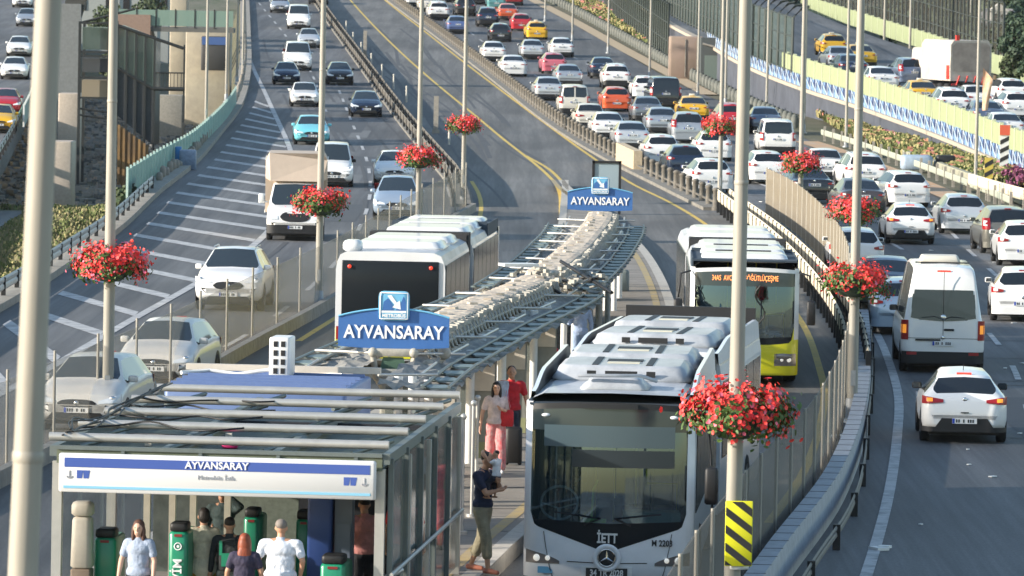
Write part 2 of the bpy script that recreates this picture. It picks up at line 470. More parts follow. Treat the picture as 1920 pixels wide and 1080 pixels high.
# painted tip of the island
t = MB(); a = G(1058, 345); b = G(1100, 372); c = G(1062, 395)
t.add([Vector((p.x, p.y, Zg(p.y)+.02)) for p in (a, b, G(1115, 392), c)], [(0, 1, 2, 3)]); tag(t.build('island_tip_marking', mat('pale_hatch', (.5, .46, .4), .8)), kind='structure')
# tyre marks on the busway and lanes
tm = MB(); rnd = random.Random(21)
for k in range(26):
    x0 = rnd.uniform(-2.5, 4.5); y0 = rnd.uniform(225, 420); o = rnd.uniform(-.35, .35)
    P = [Vector((xat(BAR1, y0+i*7)+ (x0+2.8)*.75 + o*i*.35+math.sin(i*.5+k)*.25, y0+i*7, 0)) for i in range(rnd.randint(6, 14))]
    P = [Vector((p.x, p.y, Zg(p.y)+.009)) for p in P if xat(BAR1, p.y)+.7 < p.x < xat(BAR2, p.y)-.8]
    if len(P) > 3: line(P, rnd.uniform(.12, .28), .0, tm)
for k in range(30):
    y0 = rnd.uniform(120, 420); x0 = xat(LINE_L, y0)+rnd.uniform(.8, 8)
    P = [Vector((xat(LINE_L, y0+i*8)+(x0-xat(LINE_L, y0)), y0+i*8, 0)) for i in range(rnd.randint(4, 9))]
    P = [Vector((p.x, p.y, Zg(p.y)+.008)) for p in P if p.x < xLb(p.y)-1]
    if len(P) > 3: line(P, rnd.uniform(.12, .2), .0, tm)
tag(tm.build('tyre_marks', mat('tyre_mark', (.05, .052, .056), .8, col2=(.075, .078, .084), vscale=2)), kind='structure')
# repair patches and seams in the asphalt
pa = MB(); rnd = random.Random(33)
for k in range(34):
    y0 = rnd.uniform(95, 420); x0 = rnd.choice((rnd.uniform(xat(LINE_L, y0)+.5, xLb(y0)-2.5), rnd.uniform(xRb(y0)+2, xED(y0)-2.5), rnd.uniform(xRb(y0)+2, xED(y0)-2.5)))
    w_ = rnd.uniform(.8, 2.4); l_ = rnd.uniform(4, 22)
    pa.ribbon([Vector((x0, y0+l_*i/4, Zg(y0+l_*i/4)+.005)) for i in range(5)], [Vector((x0+w_, y0+l_*i/4, Zg(y0+l_*i/4)+.005)) for i in range(5)], k % 2)
for k in range(40):
    y0 = rnd.uniform(85, 400); a = xLb(y0)+.6 if k % 3 == 0 else xRb(y0)+1.2; b_ = xRb(y0)-.6 if k % 3 == 0 else xED(y0)-1
    pts = []; n_ = 9
    for i in range(n_): pts.append((a+(b_-a)*i/(n_-1)*rnd.uniform(.97, 1.0), y0+rnd.uniform(-.15, .15)))
    pa.ribbon([Vector((x, y+.12, Zg(y)+.0075)) for x, y in pts], [Vector((x, y, Zg(y)+.0075)) for x, y in pts], 2)
tag(pa.build('asphalt_patches', [mat('patch_dark', (.06, .066, .075), .8, var=.15, vscale=6), mat('patch_light', (.13, .135, .14), .8, var=.15, vscale=6), mat('seam_tar', (.035, .037, .04), .6)]), kind='structure')
# ================================================================ barriers, fences
M_med = mat('median_concrete', (.24, .22, .19), .85, col2=(.15, .14, .12), vscale=1.5)
def gz(p, h=0.0): return Vector((p.x, p.y, Zg(p.y)+h))
def dirat(P, i):
    d = P[min(i+1, len(P)-1)]-P[max(i-1, 0)]; d.z = 0; return d.normalized()
def crop(P, y0, y1): return [p for p in P if y0 <= p.y <= y1]
def rail_mesh(path, prof, name, m, parent=None, label=None, cat=None):
    b = MB(); b.sweep(path, prof); o = b.build(name, m, parent, fix=True)
    if label: tag(o, label, cat)
    return o
M_mesh = mat('fence_mesh', (.40, .36, .29), .7, alpha=.30, var=.3, vscale=30, stretch=(1, 1, .05))
M_meshR = mat('fence_mesh_grey', (.28, .235, .17), .7, alpha=.68, var=.35, vscale=30, stretch=(1, 1, .05))
def fence(name, path, H, step, label, m=M_mesh, h0=.1, pr=.029, top=.2):
    root = empty(name, path[0]); tag(root, label, 'fence')
    P = resample(path, step); inv = root.location
    pb = MB(); pb.tube([(0, 0, 0), (0, 0, H+top)], pr, 6); pme = pb.mesh('post'); pme.materials.append(M_pole if m is M_mesh else M_pole)
    for i, p in enumerate(P):
        o = meshobj('post', pme, None, root); o.location = gz(p)-inv
    for i in range(len(P)-1):
        a, b = gz(P[i], h0)-inv, gz(P[i+1], h0)-inv; u = Vector((0, 0, H-h0))
        d = (b-a).normalized()*.06; q = MB(); s = Vector((d.y, -d.x, 0)).normalized()*.012
        a2, b2 = a+d, b-d
        q.add([a2-s, b2-s, b2-s+u, a2-s+u, a2+s, b2+s, b2+s+u, a2+s+u], [(0, 1, 2, 3), (7, 6, 5, 4), (3, 2, 6, 7), (0, 4, 5, 1), (0, 3, 7, 4), (1, 5, 6, 2)])
        q.build('mesh_panel', m, root)
    return root
F1 = [gz(p) for p in FEN1 if 62 < p.y < 227]; F1.sort(key=lambda p: p.y)
fence('screen_fence', F1, 1.75, 5.4, 'see-through beige screen fence between the oncoming lanes and the busway')
# low concrete beam carrying that fence
rail_mesh([p+Vector((.14, 0, 0)) for p in F1], [(0, 0), (.22, 0), (.2, .32), (.02, .32)], 'concrete_curb', M_conc, label='low concrete curb at the foot of the left screen fence', cat='curb')
F2 = [gz(p) for p in FEN2 if 62 < p.y < 226]; F2.sort(key=lambda p: p.y)
M_meshN = mat('fence_mesh_near', (.20, .18, .15), .7, alpha=.42, var=.35, vscale=30, stretch=(1, 1, .05))
fence('screen_fence', [p+Vector((-.1, 0, 0)) for p in F2 if p.y > 158], 1.9, 3.2, 'dense tan screen fence between the busway and the jammed cars, beyond the minibus', m=M_meshR, pr=.03, top=.03)
fence('screen_fence', [p+Vector((-.1, 0, 0)) for p in F2 if p.y < 158], 1.9, 3.2, 'dark see-through screen fence beside the near right barrier and the silver bus', m=M_meshN, pr=.03, top=.03)
# concrete safety barrier on the road side of the right fence (near part)
jb = MB()
for p in resample([p for p in F2 if p.y < 152], 1.25): jb.box(p+Vector((.25, 0, .622)), (.3, .035, .006))
tag(jb.build('barrier_joints', M_black), kind='structure')
J = [(0, 0), (.62, 0), (.5, .18), (.36, .4), (.32, .78), (.1, .78), (.06, .4)]
rail_mesh([p+Vector((.08, 0, 0)) for p in F2 if p.y < 152], [(0, 0), (.34, 0), (.34, .12), (.3, .62), (.02, .62)], 'safety_barrier', mat('barrier_blue_grey', (.38, .40, .43), .75, var=.15, vscale=5), label='grey concrete barrier with flat top curving along the near right fence', cat='barrier')
W = [(-.03, .42), (0, .36), (.04, .42), (.03, .5), (0, .55), (.03, .6), (.04, .68), (0, .74), (-.03, .68)]
def guardrail(name, path, label, postm, step=4.0, off=.0, zoff=0, m=M_steel, hpost=.72, sc=1.0):
    root = empty(name, path[0]); tag(root, label, 'guardrail'); inv = root.location
    b = MB(); b.sweep([gz(p, zoff)-inv for p in path], [(o*sc+off, h*sc) for o, h in W]); b.build('rail', m, root, fix=True)
    pb = MB(); pb.box((0, 0, hpost/2), (.12, .14, hpost)); me = pb.mesh('post'); me.materials.append(postm)
    for p in resample(path, step):
        o = meshobj('post', me, None, root); o.location = gz(p, zoff)-inv
    return root
P2 = sorted(F2, key=lambda p: p.y)
guardrail('guardrail', [p+Vector((.42+max(0, min(.4, (117-p.y)*.018)), 0, 0)) for p in P2 if p.y < 150], 'dark steel guardrail on posts beside the near right lane', M_black, 6.0, m=mat('dirty_steel', (.085, .09, .095), .6, metal=.2, var=.3), hpost=.42, sc=.55)
R2 = sorted(RAIL2, key=lambda p: p.y)
guardrail('guardrail', R2, 'cream steel guardrail with dark posts beside the right bus lane', M_black, 2.2, m=mat('cream_rail', (.62, .55, .42), .6, var=.15), sc=1.25, hpost=.9)
guardrail('guardrail', [p+Vector((.45, 0, 0)) for p in R2], 'second cream guardrail directly behind the one beside the bus lane', M_black, 2.2, m=MATS['cream_rail'], sc=1.3, hpost=.95)
# B left: guard rail of the far part between the oncoming lanes and the busway
B1 = sorted([gz(p) for p in BAR1], key=lambda p: p.y)
M_railg = mat('rail_weathered', (.14, .125, .105), .65, metal=.2, var=.2, vscale=3)
guardrail('guardrail', B1, 'weathered double guardrail left of the busway running to the top edge', M_black, 5, m=M_railg)
guardrail('guardrail', [p+Vector((-.45, 0, 0)) for p in B1], 'weathered guardrail facing the oncoming lanes, left of its twin', M_black, 5, m=M_railg)
rail_mesh([p+Vector((-.55, 0, 0)) for p in B1], [(0, 0), (.9, 0), (.9, .12), (0, .12)], 'median_kerb', M_med, label='raised concrete median strip under the left guardrails', cat='kerb')
# marker posts along the busway
mk = MB(); mk.tube([(0, 0, 0), (0, 0, .95)], .055, 8); mk.ball((0, 0, .95), .07, 8, 5); mkm = mk.mesh('marker_post'); mkm.materials.append(mat('marker', (.55, .52, .45), .6, var=.2))
for x, y in [(649, 62), (662, 84), (677, 104), (696, 126), (716, 148), (738, 168), (762, 192), (842, 272)]:
    o = meshobj('marker_post', mkm, None); o.location = G(x, y); tag(o, 'slim pale marker post beside the left guardrail of the busway', 'marker post', 'marker posts along the busway')
for x, y, l in ((684, 108, 'taller brownish post standing among the far marker posts'), (817, 250, 'tall brownish post beside the guardrail near the far hanging basket')):
    b = MB(); b.box((0, 0, 1.0), (.26, .2, 2.0)); b.box((0, 0, .1), (.4, .34, .2)); o = b.build('marker_column', M_conc); o.location = G(x, y); tag(o, l, 'post')
# bollard row between busway and right carriageway
B2 = sorted([gz(p) for p in BAR2], key=lambda p: p.y)
bl = MB(); bl.lathe((0, 0, 0), [(.17, 0), (.17, .12), (.13, .16), (.125, .78), (.15, .8), (.15, .86), (.08, .92), (.001, .93)], 10)
blm = bl.mesh('bollard'); blm.materials.append(mat('bollard_stone', (.19, .17, .14), .8, col2=(.10, .09, .075), vscale=5))
PB = resample(B2, 2.9)
for p in PB:
    if 262 < p.y < 274: continue
    for dx in (0,):
        o = meshobj('bollard', blm, None); o.location = p; tag(o, 'stubby brown post in the long row between busway and right carriageway', 'bollard', 'posts lining the right side of the busway')
rail_mesh(B2, [(-.03, .28), (.03, .28), (.03, .36), (-.03, .36)], 'barrier_rail', M_railg, label='brown rail linking the long row of stubby posts', cat='rail')
rail_mesh([p+Vector((-.5, 0, 0)) for p in B2], [(0, 0), (1.0, 0), (1.0, .14), (0, .14)], 'median_kerb', M_med, label='raised concrete median strip under the long row of posts', cat='kerb')
b = MB(); q = [p for p in B2 if 262 <= p.y <= 276]; b.sweep(q, [(-.2, 0), (.2, 0), (.2, 1.0), (-.2, 1.0)]); tag(b.build('barrier_block', mat('tan_concrete', (.5, .4, .27), .8, var=.15), fix=True), 'tan concrete block in the gap of the stubby post row', 'barrier')
# left parapet of the oncoming carriageway
EL = sorted([gz(p) for p in E_L if 60 < p.y < 800], key=lambda p: p.y)
rail_mesh([p+Vector((-.25, 0, 0)) for p in EL], [(0, -.9), (.85, -.9), (.85, .22), (0, .22)], 'deck_edge', M_conc, label='concrete deck edge along the left side of the oncoming carriageway', cat='deck edge')
ELn = [p for p in EL if p.y < 236]
guardrail('guardrail', [p+Vector((.25, 0, .2)) for p in ELn], 'steel guardrail at the lower left road edge beside the dry weeds', M_black, 4, m=M_steel)
# cobble-like blocks sitting along the parapet
blk = MB(); blk.rbox((0, 0, .32), (.26, .34, .34), .1); bm_ = blk.mesh('barrier_block'); bm_.materials.append(M_conc)
for p in resample([q for q in EL if 240 < q.y < 560], 2.6):
    o = meshobj('barrier_block', bm_, None); o.location = p+Vector((.12, 0, .04)); o.rotation_euler = (0, 0, random.uniform(-.2, .2)); o.scale = (1, 1, random.uniform(.8, 1.5)); tag(o, 'small pale concrete block on the left edge of the oncoming road', 'block', 'blocks along the left road edge')
# turquoise panel parapet
def panels(name, path, H, m, label, step=1.6, zoff=0, post=True, gapf=.03, cap=True, base=0.0, th=.05, postm=None):
    root = empty(name, path[0]); tag(root, label, 'parapet'); inv = root.location
    P = resample(path, step)
    b = MB()
    for i in range(len(P)-1):
        a, c = gz(P[i], zoff+base)-inv, gz(P[i+1], zoff+base)-inv; d = c-a; ln = d.length; rz = math.atan2(d.y, d.x)
        mid = (a+c)/2; sl = math.atan2(d.z, Vector((d.x, d.y)).length)
        q = MB(); q.box(mid+Vector((0, 0, H/2)), (ln-gapf*2, th, H), rz); q.build('panel', m, root) if i < 95 else b.add(q.v, q.f)
    if b.v: tag(b.build('panel', m, root), kind='stuff')
    if post:
        pb = MB(); pb.box((0, 0, (H+.12)/2), (.09, .09, H+.12)); me = pb.mesh('post'); me.materials.append(postm or M_white)
        for p in P[:95]:
            o = meshobj('post', me, None, root); o.location = gz(p, zoff+base)-inv
    return root
M_turq = mat('turquoise_panel', (.17, .34, .29), .55, var=.2, vscale=2)
TQ = sorted([gz(p) for p in gpath([(443, 200), (425, 228), (398, 258), (355, 297), (300, 330), (238, 372)])], key=lambda p: p.y)
panels('parapet_fence', TQ, 1.15, M_turq, 'turquoise panel parapet curving along the oncoming road at upper left', 2.2, postm=mat('pale_turq', (.45, .6, .55), .5))
TA = sorted([gz(p) for p in A_R if 230 < p.y < 640], key=lambda p: p.y)
panels('parapet_fence', [p+Vector((.3, 0, 0)) for p in TA if p.y > 300], 1.1, M_turq, 'turquoise parapet on the edge of the far left carriageway', 2.6)
guardrail('guardrail', TA, 'steel guardrail on the right edge of the far left carriageway', M_black, 5)
# blue box on the left parapet
b = MB(); b.rbox((0, 0, .45), (.75, .6, .9), .06); o = b.build('barrier_end_box', mat('drum_blue', (.2, .26, .36), .5, var=.2)); o.location = G(352, 318); tag(o, 'blue grey box at the end of the turquoise parapet', 'box')
b = MB(); b.rbox((0, 0, .5), (.3, .3, 1.0), .04); o = b.build('marker_box', mat('bright_blue', (.05, .22, .5), .5)); o.location = G(334, 316); tag(o, 'narrow bright blue box beside the grey blue box on the parapet', 'box')
# ================================================================ lamp posts and baskets
def lamp_post(px, py, label, r0=.115, tilt=0.0, H=11.5, at=None, arm=1, cap=None):
    p = at if at is not None else G(px, py)
    root = empty('lamp_post', p); tag(root, label, 'lamp post', 'tall beige lamp posts')
    b = MB(); b.tube([(0, 0, 0), (0, 0, H)], r0, 14, r2=r0*.62); b.build('pole', M_pole, root)
    b = MB(); b.lathe((0, 0, 0), [(r0*2.2, 0), (r0*2.2, .05), (r0*1.25, .09), (r0*1.2, .5), (r0*1.02, .52)], 14); b.build('base', M_steel, root)
    b = MB(); b.tube([(0, 0, H-.1), (.5*arm, 0, H+.35), (1.6*arm, 0, H+.5)], .04, 8); b.build('arm', M_pole, root)
    b = MB(); b.rbox((1.9*arm, 0, H+.5), (.75, .28, .13), .05); b.build('lamp_head', M_steel, root)
    b = MB()
    for z_ in (6.6,):
        k_ = 1-.38*z_/H; b.lathe((0, 0, z_), [(r0*k_*.98, 0), (r0*k_*1.07, .015), (r0*k_*1.07, .055), (r0*k_*.98, .07)], 14)
    b.build('collar', M_pole, root); b = MB(); b.box((0, -r0*.98, .95), (r0*.9, .03, .32)); b.build('access_door', M_steel, root)
    root.rotation_euler = (0, tilt, 0)
    return root
b = random.Random(3)
def leafcloud(n, R, Hh, size, seed, zc=0, flower=False, holes=True):
    rnd = random.Random(seed); m = MB()
    cl = [(rnd.uniform(0, 2*PI), rnd.uniform(.15, .92), rnd.uniform(-.45, 1), rnd.uniform(.7, 1.15)) for _ in range(62)]+[(rnd.uniform(0, 2*PI), rnd.uniform(.7, 1.0), rnd.uniform(-1.2, -.5), .9) for _ in range(4)]
    for i in range(n):
        a, rr, hz, k = rnd.choice(cl)
        c = Vector((R*rr*math.cos(a), R*rr*math.sin(a), zc+Hh*hz*(1-.45*rr*rr)))
        p = c+Vector([rnd.gauss(0, 1) for _ in range(3)])*(R*.13)
        s = size*rnd.uniform(.6, 1.3)*k
        nrm = (Vector((p.x, p.y, (p.z-zc)*1.3+.15))).normalized()+Vector([rnd.uniform(-.7, .7) for _ in range(3)])
        q = nrm.to_track_quat('Z', 'Y').to_matrix() @ Matrix.Rotation(rnd.uniform(0, 6.3), 3, 'Z')
        if flower:
            pts = [(math.cos(t*2*PI/5)*s, math.sin(t*2*PI/5)*s, .2*s) for t in range(5)]
            m.add([p]+[p+q @ Vector(v) for v in pts], [(0, 1+t, 1+(t+1) % 5) for t in range(5)])
        else:
            m.add([p+q @ Vector(v) for v in ((-s*.5, -s, 0), (s*.5, -s, 0), (s*.6, s*.2, .1*s), (0, s*1.2, 0), (-s*.6, s*.2, .1*s))], [(0, 1, 2, 3, 4)])
    return m
M_leaf = mat('leaf', (.09, .16, .025), .6, col2=(.035, .075, .012), vscale=9)
M_fl = mat('petal', (.80, .02, .035), .6, col2=(.85, .09, .06), vscale=5)
M_fl2 = mat('petal_pink', (.82, .16, .24), .6)
M_bowl = mat('basket_bowl', (.05, .075, .05), .7, var=.3)
def make_basket(seed, R=.72):
    root = empty('hanging_basket'); rnd = random.Random(seed)
    m = MB(); m.lathe((0, 0, 0), [(.001, -.3), (.22, -.28), (.42, -.12), (.5, .05), (.52, .1), (.46, .1), (.001, .06)], 20); m.build('bowl', M_bowl, root)
    m = MB(); m.lathe((0, 0, 0), [(.16, -.12), (.16, -.05), (.14, -.05), (.14, -.12)], 10)
    for a in (0, PI/2): m.tube([(-.5*math.cos(a), -.5*math.sin(a), .09), (0, 0, -.32), (.5*math.cos(a), .5*math.sin(a), .09)], .012, 6)
    m.build('bracket', M_black, root)
    leafcloud(2600, R, .24, .04, seed, .0).build('foliage', M_leaf, root)
    f = leafcloud(2500, R*1.03, .29, .036, seed+1, .07, True); f.mi = [(0 if (i//5) % 7 else 1) for i in range(len(f.f))]
    f.build('blossom', [M_fl, M_fl2], root)
    return root
bk = [make_basket(11), make_basket(29), make_basket(47)]
nb = [0]
LP = []
def hang(post, h, label, sc=1.0, off=(0, 0)):
    i = nb[0]; nb[0] += 1
    o = copy_tree(bk[i % 3]); o.location = post.location+Vector((off[0], off[1], h)); o.rotation_euler = (0, 0, i*1.3); o.scale = (sc, sc, sc)
    tag(o, label, 'flower basket', 'red flower baskets on the lamp posts')
# right row
near_r = lamp_post(0, 0, 'lamp post with the chevron board and the largest flower basket', .115, at=Vector(((1386-960)/143.5, 74.6, 0)), tilt=.002)
hang(near_r, 3.55, 'largest red flower basket above the yellow and black chevron board', .98)
p = lamp_post(1597, 792, 'lamp post behind the near right concrete barrier, left of the white minibus', .115); hang(p, 2.95, 'red flower basket just left of the white minibus', 1.0)
p = lamp_post(1600, 562, 'lamp post almost hidden behind the one left of the minibus', .1); hang(p, 2.55, 'red flower basket above the white car left of the silver hatchbacks', 1.03)
p = lamp_post(1499, 436, 'lamp post rising in front of the dark sedan in the jam', .1); hang(p, 2.5, 'rusty red flower basket in front of the dark sedan in the jam', 1.05)
p = lamp_post(1349, 384, 'lamp post by the start of the tan screen fence', .1); hang(p, 3.15, 'red flower basket right of the yellow taxi in the jam', 1.0)
# left row
p = lamp_post(868, 380, 'lamp post at the far end of the left screen fence', .1); hang(p, 3.1, 'red flower basket over the curve of the busway, farthest left of centre', .95)
p = lamp_post(783, 452, 'lamp post beside the pale blue car on the oncoming road', .1); hang(p, 2.85, 'red flower basket overlapping the white hatchback on the oncoming road', 1.02)
p = lamp_post(597, 580, 'lamp post in front of the beige box truck', .105); hang(p, 2.9, 'red flower basket in front of the box truck', 1.02)
p = lamp_post(201, 806, 'lamp post rising behind the ticket hall roof at left', .125); hang(p, 3.3, 'red flower basket over the painted gore stripes at left', 1.02)
lamp_post(0, 0, 'blurred thick lamp post nearest the camera at the left edge', .104, at=Vector((-2.784, 30.5, 0)), tilt=.03, H=11.5)
for o in bk: wipe(o)
for px, py, l in ((1022, 40, 'by the far flower verge, behind the yellow taxi'), (1073, 77, 'by the far verge, above the white sedan trio'), (1140, 100, 'by the verge, farthest one in front of the black mesh wall'), (1218, 147, 'in front of the right end of the black mesh wall'), (1308, 186, 'on the verge above the yellow taxi in the jam'), (1437, 214, 'on the verge above the white square van'), (1586, 276, 'on the verge above the white saloon with red lamps'), (1829, 348, 'with an orange flag, beside the striped posts'),
                  (1360, 200, 'between the two verge posts above the taxi'), (1507, 250, 'at the verge rail above the square van')):
    lamp_post(px, py, 'slim lamp post '+l, .085)
for px, py, l in ((386, 243, 'in front of the concrete pier at upper left'), (424, 192, 'second from left along the upper left parapet'), (444, 158, 'third from left along the upper left parapet'), (455, 142, 'rightmost along the upper left parapet')):
    lamp_post(px, py, 'slim lamp post '+l, .09)
for px, py, h, l in ((1657, 95, 1.5, 'behind the two yellow taxis on the ramp'), (1705, 118, 1.5, 'at the green wall left of the tanker truck'), (1819, 78, 1.5, 'rising behind the tanker truck')):
    p = G(px, py+20); lamp_post(0, 0, 'slim lamp post '+l, .1, at=p+Vector((0, 0, 0)))
# orange flag on the verge post
b = MB(); fp = G(1832, 345); vs = []
for i in range(7):
    for j in range(9):
        u, v = i/6, j/8
        vs.append((.02+u*.45*(1-.45*v*u), .07*math.sin(u*5+v*3), -v*1.95-u*.55*(1-v)))
b.add(vs, [(i*9+j, i*9+j+1, i*9+j+10, i*9+j+9) for i in range(6) for j in range(8)], 0, True)
o = b.build('flag', mat('flag_orange', (.72, .26, .08), .8, col2=(.62, .5, .38), vscale=2.2)); o.location = fp+Vector((.13, -.05, 5.3)); tag(o, 'drooping orange and white flag on the lamp post right of the ramp', 'flag')
# chevron board on the near right lamp post
cb = empty('chevron_board', near_r.location+Vector((.07, -.16, 1.60))); tag(cb, 'yellow board with black slanted stripes strapped to the near lamp post', 'sign')
b = MB(); b.rbox((0, 0, .43), (.36, .03, .86), .012); b.build('board', mat('chevron_yellow', (.75, .72, .02), .5), cb)
b = MB()
for k in range(-1, 4):
    z = k*.235
    q = []
    for x, zz in ((-.175, z+.20), (.175, z-.06), (.175, z+.05), (-.175, z+.31)):
        q.append((x, zz))
    # clip to board
    z0, z1 = .01, .85
    poly = q
    for lim, sg in ((z0, 1), (z1, -1)):
        out = []
        for i in range(len(poly)):
            a_, c_ = poly[i], poly[(i+1) % len(poly)]
            ina, inc = sg*(a_[1]-lim) >= 0, sg*(c_[1]-lim) >= 0
            if ina: out.append(a_)
            if ina != inc:
                t_ = (lim-a_[1])/(c_[1]-a_[1]); out.append((a_[0]+(c_[0]-a_[0])*t_, lim))
        poly = out
        if not poly: break
    if len(poly) > 2: b.add([(x, -.019, zz) for x, zz in poly], [tuple(range(len(poly)))])
b.build('stripe', M_ink, cb)
b = MB()
for z in (.2, .65): b.lathe((0, .16, z), [(.125, -.02), (.13, -.02), (.13, .02), (.125, .02)], 14)
b.build('clamp', M_steel, cb)
b = MB(); b.lathe((0, .16, -.05), [(.115, 0), (.15, .0), (.15, .06), (.115, .06)], 14); b.build('collar', M_white, cb)
# ================================================================ vehicles
def interp(tab, y):
    if y <= tab[0][0]: return tab[0][1]
    for (a, va), (b, vb) in zip(tab[:-1], tab[1:]):
        if y <= b: return va+(vb-va)*(y-a)/max(1e-6, b-a)
    return tab[-1][1]
def sstep(t): t = max(0, min(1, t)); return t*t*(3-2*t)
class Car:
    """a car body from a side profile; nose towards +Y"""
    def __init__(s, L, W, H, top, belt, cowl, rf, rr, rb, zb=.24, r=.3, tumble=.34, wheel=.32, wb=None, oh=None, side=None, pil=.1):
        s.L, s.W, s.H = L, W, H; s.top, s.belt = top, belt; s.cowl, s.rf, s.rr, s.rb = cowl, rf, rr, rb
        s.zb, s.r, s.tum, s.wr = zb, r, tumble, wheel; s.yr, s.yf = (-L/2+.75, L/2-.85) if oh is None else (-L/2+oh[0], L/2-oh[1]); s.pil = pil
    def hw(s, y):
        d = min(s.L/2-y, y+s.L/2); d = max(0, min(s.r, d)); W = s.W/2
        e = .30 if y > 0 else .22
        return W-e+e*math.sqrt(max(0, 1-((s.r-d)/s.r)**2))
    def ring(s, y):
        w = s.hw(y); zt = interp(s.top, y); zbelt = min(interp(s.belt, y), zt-.02); h = zt-zbelt
        d = min(s.L/2-abs(y), .5); lift = .12*max(0, 1-d/.35)
        zb = s.zb+lift
        c = sstep((h-.05)/.16)
        tw = s.tum*(h/(s.H-interp(s.belt, 0)))
        xg = w-.055
        xt = max(w*.45, xg-tw*.85)
        P = [(0, zb-.02), (w-.14, zb-.02), (w-.03, zb+.07), (w, zb+.22), (w+.004, .6*zbelt+.4*zb+.05), (w-.012, zbelt-.08), (w-.04, zbelt-.012)]
        def mixp(a, b): return (a[0]*(1-c)+b[0]*c, a[1]*(1-c)+b[1]*c)
        P.append(mixp((w-.075, zbelt+.25*h), (xg-.01, zbelt+.015)))
        P.append(mixp((w-.16, zbelt+.6*h), (xt+.03, zt-.085 if h > .2 else zbelt+.55*h)))
        P.append(mixp((w-.30, zbelt+.9*h), (xt-.035, zt-.022)))
        P.append(((xt-.07)*.55 if c > .5 else (w-.3)*.6, zt-.004))
        P.append((0, zt+.008))
        return P
    def build(s, paintm=None):
        ys = set([-s.L/2, s.L/2])
        for a in (0, .02, .06, .13, .22): ys.add(-s.L/2+a); ys.add(s.L/2-a)
        y = -s.L/2
        while y < s.L/2: ys.add(round(y, 3)); y += .14
        for t in s.top: ys.add(t[0])
        for k in range(9):
            ys.add(s.rb+(s.rr-s.rb)*k/8); ys.add(s.rf+(s.cowl-s.rf)*k/8)
        ys = sorted(ys); yy = [ys[0]]
        for v in ys[1:]:
            if v-yy[-1] > .012: yy.append(v)
        ys = yy
        R = [s.ring(y) for y in ys]; n = len(R[0])
        parts = {k: MB() for k in ('body', 'windscreen', 'rear_window', 'side_window', 'side_window1', 'side_window2', 'side_window3')}
        def P(i, j, sg): return (R[i][j][0]*sg, ys[i], R[i][j][1])
        for sg in (1, -1):
            for i in range(len(ys)-1):
                ym = (ys[i]+ys[i+1])/2; zt = interp(s.top, ym); zbel = interp(s.belt, ym); cab = zt-zbel
                for j in range(n-1):
                    k = 'body'
                    if j in (9, 10):
                        fr = (ym-s.rf)/(s.cowl-s.rf)
                        if .04 < fr < .94: k = 'windscreen'
                        fr = (ym-s.rr)/(s.rb-s.rr)
                        if s.glassr[0] < fr < s.glassr[1]: k = 'rear_window'
                    if j == 7 and cab > .13 and s.rb+s.sidew[0] < ym < s.cowl-.25:
                        if abs(ym-s.bp) > .05: k = 'side_window'+('' if sg > 0 and ym < s.bp else '1' if sg > 0 else '2' if ym < s.bp else '3')
                    a, b, c, d = P(i, j, sg), P(i, j+1, sg), P(i+1, j+1, sg), P(i+1, j, sg)
                    q = [a, b, c, d] if sg < 0 else [a, d, c, b]
                    parts[k].add(q, [(0, 1, 2, 3)], 0, True)
        for i, fl in ((0, 1), (len(ys)-1, 0)):
            loop = [P(i, j, 1) for j in range(n)]+[P(i, j, -1) for j in range(n-2, 0, -1)]
            parts['body'].add(loop if fl else loop[::-1], [tuple(range(len(loop)))], 0, False)
        out = {}
        for k, mb in parts.items():
            me = mb.mesh(k); bm = bmesh.new(); bm.from_mesh(me); bmesh.ops.remove_doubles(bm, verts=bm.verts, dist=.001)
            if k != 'body': pass
            bm.normal_update(); bm.to_mesh(me); bm.free(); out[k] = me
        return out
    def ends(s, x, z, rear):
        """y of the body's end surface at this x, z"""
        e = .22 if rear else .30
        W = s.W/2; a = abs(x)
        dy = 0 if a <= W-e else s.r*(1-math.sqrt(max(0, 1-((a-(W-e))/e)**2)))
        # profile setback
        tab = s.top if rear else [(-y, zz) for y, zz in reversed(s.top)]
        set_ = 0
        for (ya, za), (yb, zb) in zip(tab[:-1], tab[1:]):
            if za <= z <= zb: set_ = (ya+(yb-ya)*(z-za)/max(1e-6, zb-za))+s.L/2; break
            if z > zb: set_ = yb+s.L/2
        if z < tab[0][1]: set_ = 0
        y = -s.L/2+max(dy, set_ if dy < set_ else dy)
        return y if rear else -y
    def patch(s, mb, x0, x1, z0, z1, rear=True, out=.012, nx=8, nz=4, shape=None, mi=0):
        sg = -1 if rear else 1; vs = []; fs = []
        for j in range(nz+1):
            for i in range(nx+1):
                u, v = i/nx, j/nz
                if shape: u2, v2 = shape(u, v)
                else: u2, v2 = u, v
                x = x0+(x1-x0)*u2; z = z0+(z1-z0)*v2
                lim = s.W/2+.004; y = s.ends(max(-lim+.001, min(lim-.001, x)), z, rear)+sg*out
                vs.append((x*1.005, y, z))
        N = (nx+1)*(nz+1); back = [(x, y-sg*.05, z) for x, y, z in vs]
        q = nx+1
        for j in range(nz):
            for i in range(nx):
                a = j*q+i; f = (a, a+1, a+q+1, a+q) if rear else (a, a+q, a+q+1, a+1)
                fs.append(f)
        edge = [i for i in range(q)]+[j*q+nx for j in range(1, nz+1)]+[nz*q+i for i in range(nx-1, -1, -1)]+[j*q for j in range(nz-1, 0, -1)]
        mb.add(vs, fs, mi, True); fs = []
        for a, b in zip(edge, edge[1:]+edge[:1]): fs.append((a, b, b+N, a+N) if not rear else (b, a, a+N, b+N))
        mb.add(vs+back, fs, mi, False); return mb
